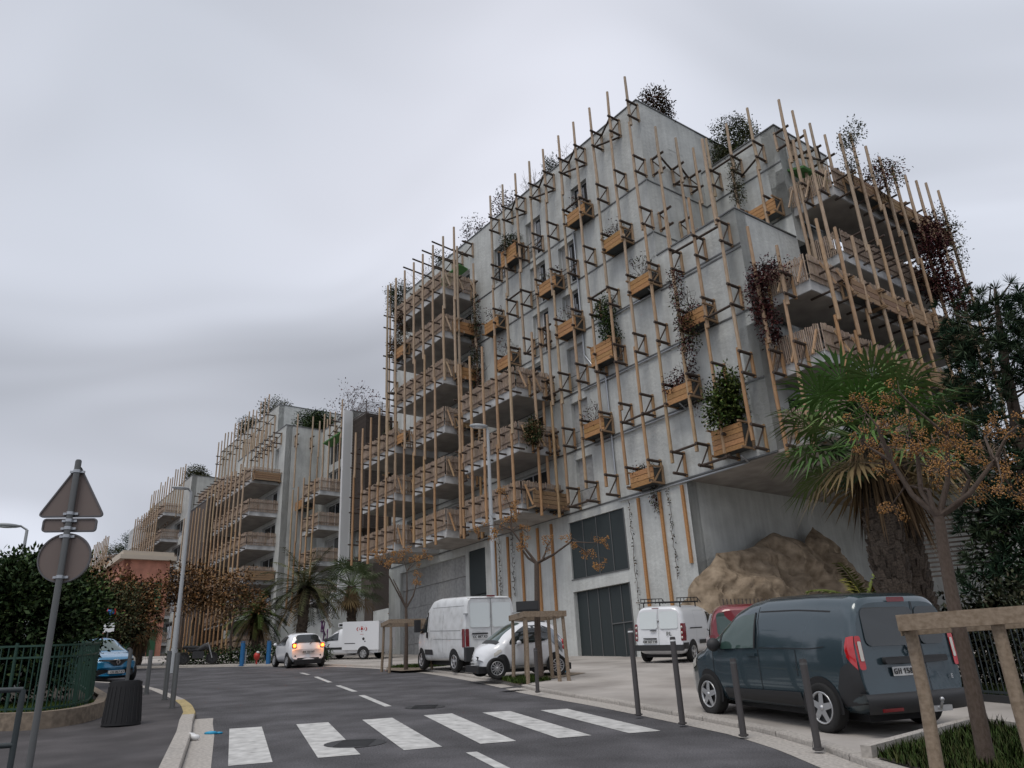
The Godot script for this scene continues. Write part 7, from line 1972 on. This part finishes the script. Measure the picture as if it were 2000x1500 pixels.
	shrub("planter_shrub", "green leafy shrub spilling over the tall plank planter in mid facade", "plant", pp.call(24.7, 16.8), [[Vector3(0.2, 0.7, 0), Vector3(0.4, 0.7, 0.35)], [Vector3(0.1, 1.9, 0), Vector3(0.4, 0.8, 0.35)], [Vector3(0.5, 0.3, 0.1), Vector3(0.45, 0.35, 0.3)]], 900, 0.10, [DK[2], MID[0], DK[1]], pg)
	shrub("planter_shrub", "small conifer-like bush in the uppermost left planter", "plant", pp.call(31.8, 25.9), [[Vector3(0, 0.5, 0), Vector3(0.65, 0.6, 0.35)]], 700, 0.08, [OLIVE[2], DK[2]], pg)
	shrub("planter_vine", "red-brown vine trailing from the planter under the lower roof", "plant", pp.call(19.2, 16.1), [[Vector3(0, 0.2, 0), Vector3(0.7, 0.45, 0.35)], [Vector3(-0.5, -0.9, 0.3), Vector3(0.35, 1.1, 0.2)], [Vector3(-0.7, 1.3, 0.3), Vector3(0.18, 1.0, 0.15)]], 800, 0.09, [REDL[0], OLIVE[0], REDL[1]], pg, false, 0, 0.4)
	shrub("planter_vine", "red-leaved creeper over the planter right of the long downpipe", "plant", pp.call(20.7, 13.1), [[Vector3(0.1, 0.4, 0), Vector3(0.55, 0.5, 0.3)], [Vector3(0.65, 0.4, 0.25), Vector3(0.2, 1.5, 0.18)]], 620, 0.09, REDL, pg, false, 0, 0.3)
	shrub("planter_vine", "yellow-green creeper hanging over the lowest middle planter", "plant", pp.call(23.2, 9.9), [[Vector3(0.2, 0.25, -0.3), Vector3(0.6, 0.45, 0.3)], [Vector3(0.5, -0.7, -0.1), Vector3(0.15, 0.9, 0.12)]], 800, 0.08, [OLIVE[1], Color(0.09, 0.075, 0.03), REDL[1]], pg, false, 0, 0.5)
	for q in [[21.8, 19.2, "bare winter climber in the planter by the grey elbow pipe", 1.3], [23.2, 22.3, "bare twigs in the planter above the elbow pipe", 0.9], [25.8, 25.2, "thin winter twigs in the uppermost right planter", 0.8], [28.5, 22.2, "bare twigs in the planter below the highest left one", 0.8], [27.2, 19.2, "sparse twigs in the planter left of the downpipe", 0.8], [25.9, 13.2, "grey twiggy shrub in the planter beside the long downpipe", 1.1], [32.8, 19.2, "dry leafy twigs in the planter above the lower balconies", 1.2], [33.9, 22.1, "dark leafy twigs in the planter beside the upper balconies", 0.9]]:
		shrub("planter_shrub", q[2], "plant", pp.call(q[0], q[1]), [[Vector3(0, q[3] * 0.5, 0), Vector3(0.6, q[3] * 0.6, 0.3)]], 60, 0.09, [REDL[0], OLIVE[0]], pg, true)
	var vg := "climbers on the timber frames"
	shrub("climbing_vine", "dark red creeper down the corner of the lower block", "vine", bp(16.1, 24.8, 13.6), [[Vector3(0, 2.2, 0), Vector3(0.35, 1.3, 0.35)], [Vector3(0.2, 0.9, 0.1), Vector3(0.3, 1.1, 0.3)], [Vector3(0.5, 3.0, 0.4), Vector3(0.7, 0.5, 0.7)]], 1300, 0.09, REDL, vg, false, 0, 0.4)
	shrub("climbing_vine", "dense dark red creeper at the far right end of the balconies", "vine", bp(13.7, 35.8, 16.4), [[Vector3(0, 2.6, 0), Vector3(0.6, 2.0, 0.9)], [Vector3(0.3, 4.4, 0.2), Vector3(0.5, 1.2, 0.7)], [Vector3(0.3, 0.8, 0.7), Vector3(0.4, 1.2, 0.5)]], 2600, 0.10, REDL, vg, false, 0, 0.3)
	shrub("climbing_vine", "red and green creeper round the roof-level poles on the right", "vine", bp(13.75, 32.8, 21.9), [[Vector3(0, 1.1, 0), Vector3(0.5, 1.2, 0.8)], [Vector3(0, 2.1, -0.6), Vector3(0.3, 0.4, 0.8)], [Vector3(0, 0.6, 1.4), Vector3(0.4, 0.6, 0.5)]], 650, 0.09, [REDL[1], REDL[0], OLIVE[1]], vg, false, 0, 0.2)
	shrub("climbing_vine", "sparse green climber on the first poles of the top terrace", "vine", bp(13.75, 30.2, 22.4), [[Vector3(0, 1.0, 0), Vector3(0.25, 1.4, 0.3)], [Vector3(0, 1.5, 0.9), Vector3(0.3, 0.7, 0.5)]], 300, 0.09, OLIVE, vg, false, 0, 0.2)
	shrub("climbing_vine", "wispy grey-green climber against the sky at the building's right end", "vine", bp(13.6, 38.8, 19.5), [[Vector3(0, 2.0, 0), Vector3(0.4, 2.0, 0.6)], [Vector3(0, 3.8, -0.8), Vector3(0.4, 0.8, 0.7)]], 420, 0.09, OLIVE, vg, false, 0, 0.2)
	shrub("climbing_vine", "green vine hanging on a pole of the third block", "vine", bp(18.8, 28.8, 23.2), [[Vector3(0, 0.7, 0), Vector3(0.2, 0.9, 0.2)], [Vector3(0, 2.0, 0), Vector3(0.14, 0.7, 0.14)]], 380, 0.08, OLIVE, vg, false, 0, 0.4)
	shrub("climbing_vine", "dark climber on the pole between the two balcony stacks", "vine", bp(35.7, 24.4, 18.4), [[Vector3(0, 1.5, 0), Vector3(0.3, 1.6, 0.3)], [Vector3(0, 4.6, 0), Vector3(0.22, 1.4, 0.22)]], 700, 0.09, [DK[1], OLIVE[0], REDL[0]], vg, false, 0, 0.3)
	shrub("climbing_vine", "dry dark foliage along the rail of the middle low balcony", "vine", bp(29.2, 23.4, 13.6), [[Vector3(0, 0.2, -0.2), Vector3(0.35, 0.35, 0.5)], [Vector3(-0.1, -0.3, 1.0), Vector3(0.3, 0.7, 0.5)]], 900, 0.09, [OLIVE[0], BRN[2], DK[2]], vg, false, 0, 0.4)
	shrub("climbing_vine", "dark green climber at the left edge of the tall block", "vine", bp(47.0, 24.4, 15.9), [[Vector3(0, 1.2, 0), Vector3(0.35, 1.3, 0.35)], [Vector3(0, 2.8, 0), Vector3(0.25, 0.6, 0.25)]], 900, 0.09, DK, vg, false, 0, 0.3)
	shrub("climbing_vine", "rusty foliage trailing over the tall block's left balconies", "vine", bp(41.8, 22.2, 22.4), [[Vector3(0, 0.6, 0), Vector3(0.5, 0.7, 0.4)], [Vector3(0.4, 2.2, 0), Vector3(0.4, 1.0, 0.4)]], 900, 0.09, [REDL[0], BRN[2], OLIVE[0]], vg, false, 0, 0.4)
	for q in [[24.6, 9.2, 4.2, "thin dry vine strand hanging down the podium beside the grille"], [22.2, 9.2, 5.4, "second thin vine strand hanging between two orange boards"], [33.6, 9.3, 6.0, "dark vine strand hanging on the podium right of the black door"], [34.8, 9.3, 6.2, "dark vine strand hanging beside the black door's lamp post"]]:
		o = thing("vine_strand", q[3], "vine", bp(q[0], 24.88, q[2]), vg)
		m = Mb.new()
		var prev := Vector3(0, q[1] - q[2], 0)
		for k in 14:
			var nx := Vector3(rf(-0.06, 0.06), (q[1] - q[2]) * (13.0 - k) / 14.0, rf(-0.06, 0.06))
			m.tube([prev, nx], [0.012, 0.012], 4, false)
			prev = nx
		put("stem", m, M.bark, o)
		m = Mb.new()
		for k in 70:
			m.col = [OLIVE[0], BRN[2]][k % 2]
			var d := rv().normalized()
			leaf(m, Vector3(rf(-0.06, 0.06), rf(0, q[1] - q[2]), rf(-0.06, 0.06)), d, d.cross(rv()).normalized(), 0.1, 0.06)
		put("foliage", m, M.leaf, o)
# ---------------------------------------------------------------- sky, light, camera
func overcast() -> ImageTexture:
	var w := 1024; var h := 512
	var a := FastNoiseLite.new(); a.seed = 41; a.frequency = 0.9; a.fractal_octaves = 4; a.fractal_gain = 0.45
	var b := FastNoiseLite.new(); b.seed = 77; b.frequency = 0.7; b.fractal_octaves = 2
	var px := PackedFloat32Array(); px.resize(w * h * 3)
	for y in h:
		var el := PI * (0.5 - (y + 0.5) / h)
		var se := sin(el); var ce := cos(el)
		var lift := clampf(se, 0.0, 1.0)
		for x in w:
			var az := TAU * (x + 0.5) / w
			var k := 0.0; var t := 0.0
			if se > -0.02:
				var q := 1.0 / (lift + 0.32)              # a flat cloud deck seen from below
				var d := Vector3(cos(az) * ce * q, sin(az) * ce * q, 3.0)
				var wx := b.get_noise_3dv(d * 1.2)
				k = a.get_noise_3d(d.x * 1.1 + wx * 1.0, d.y * 0.6 + wx * 0.6, 2.0)
				t = b.get_noise_3d(d.x * 1.1, d.y * 1.1, 17.0)
			var v := (0.53 + k * 0.25 + t * 0.13) * (0.98 + 0.10 * lift)
			var o := (y * w + x) * 3
			px[o] = v * (0.945 + t * 0.035); px[o + 1] = v * 0.985; px[o + 2] = v * (1.105 - t * 0.02)
	return ImageTexture.create_from_image(Image.create_from_data(w, h, false, Image.FORMAT_RGBF, px.to_byte_array()))
func view_and_light() -> void:
	var cam := Camera3D.new()
	cam.name = "camera"
	cam.transform = Transform3D(Basis(Vector3(0.998693, -0.047586, -0.018627), Vector3(0.051102, 0.929985, 0.364029), Vector3(0, -0.364506, 0.931201)), EYE)
	cam.fov = 52.85
	cam.near = 0.1; cam.far = 3000.0
	add_child(cam)
	var e := Environment.new()
	e.background_mode = Environment.BG_SKY
	var s := PanoramaSkyMaterial.new()
	s.panorama = overcast()
	e.sky = Sky.new(); e.sky.sky_material = s
	e.background_energy_multiplier = 1.26
	e.tonemap_mode = Environment.TONE_MAPPER_LINEAR
	e.tonemap_exposure = 1.0
	e.sdfgi_enabled = true; e.ssao_enabled = true; e.ssil_enabled = true
	var we := WorldEnvironment.new()
	we.name = "environment"; we.environment = e
	add_child(we)
	var sun := DirectionalLight3D.new()
	sun.name = "sun"
	sun.light_energy = 0.4; sun.light_angular_distance = 25.0; sun.light_color = Color(1.0, 0.97, 0.93); sun.shadow_enabled = true
	sun.transform = Transform3D(Basis.looking_at(Vector3(0.25, -1.0, -0.45), Vector3.UP), Vector3(0, 60, 0))
	add_child(sun)
func _ready() -> void:
	rng.seed = 20240
	view_and_light()
	make_materials()
	ground_and_roads()
	main_building()
	other_buildings()
	slate_van(); tiny_car(); white_van(); small_van(); turning_car(); box_van(); blue_car(); red_car(); distant_traffic()
	street_things()
	gardens()
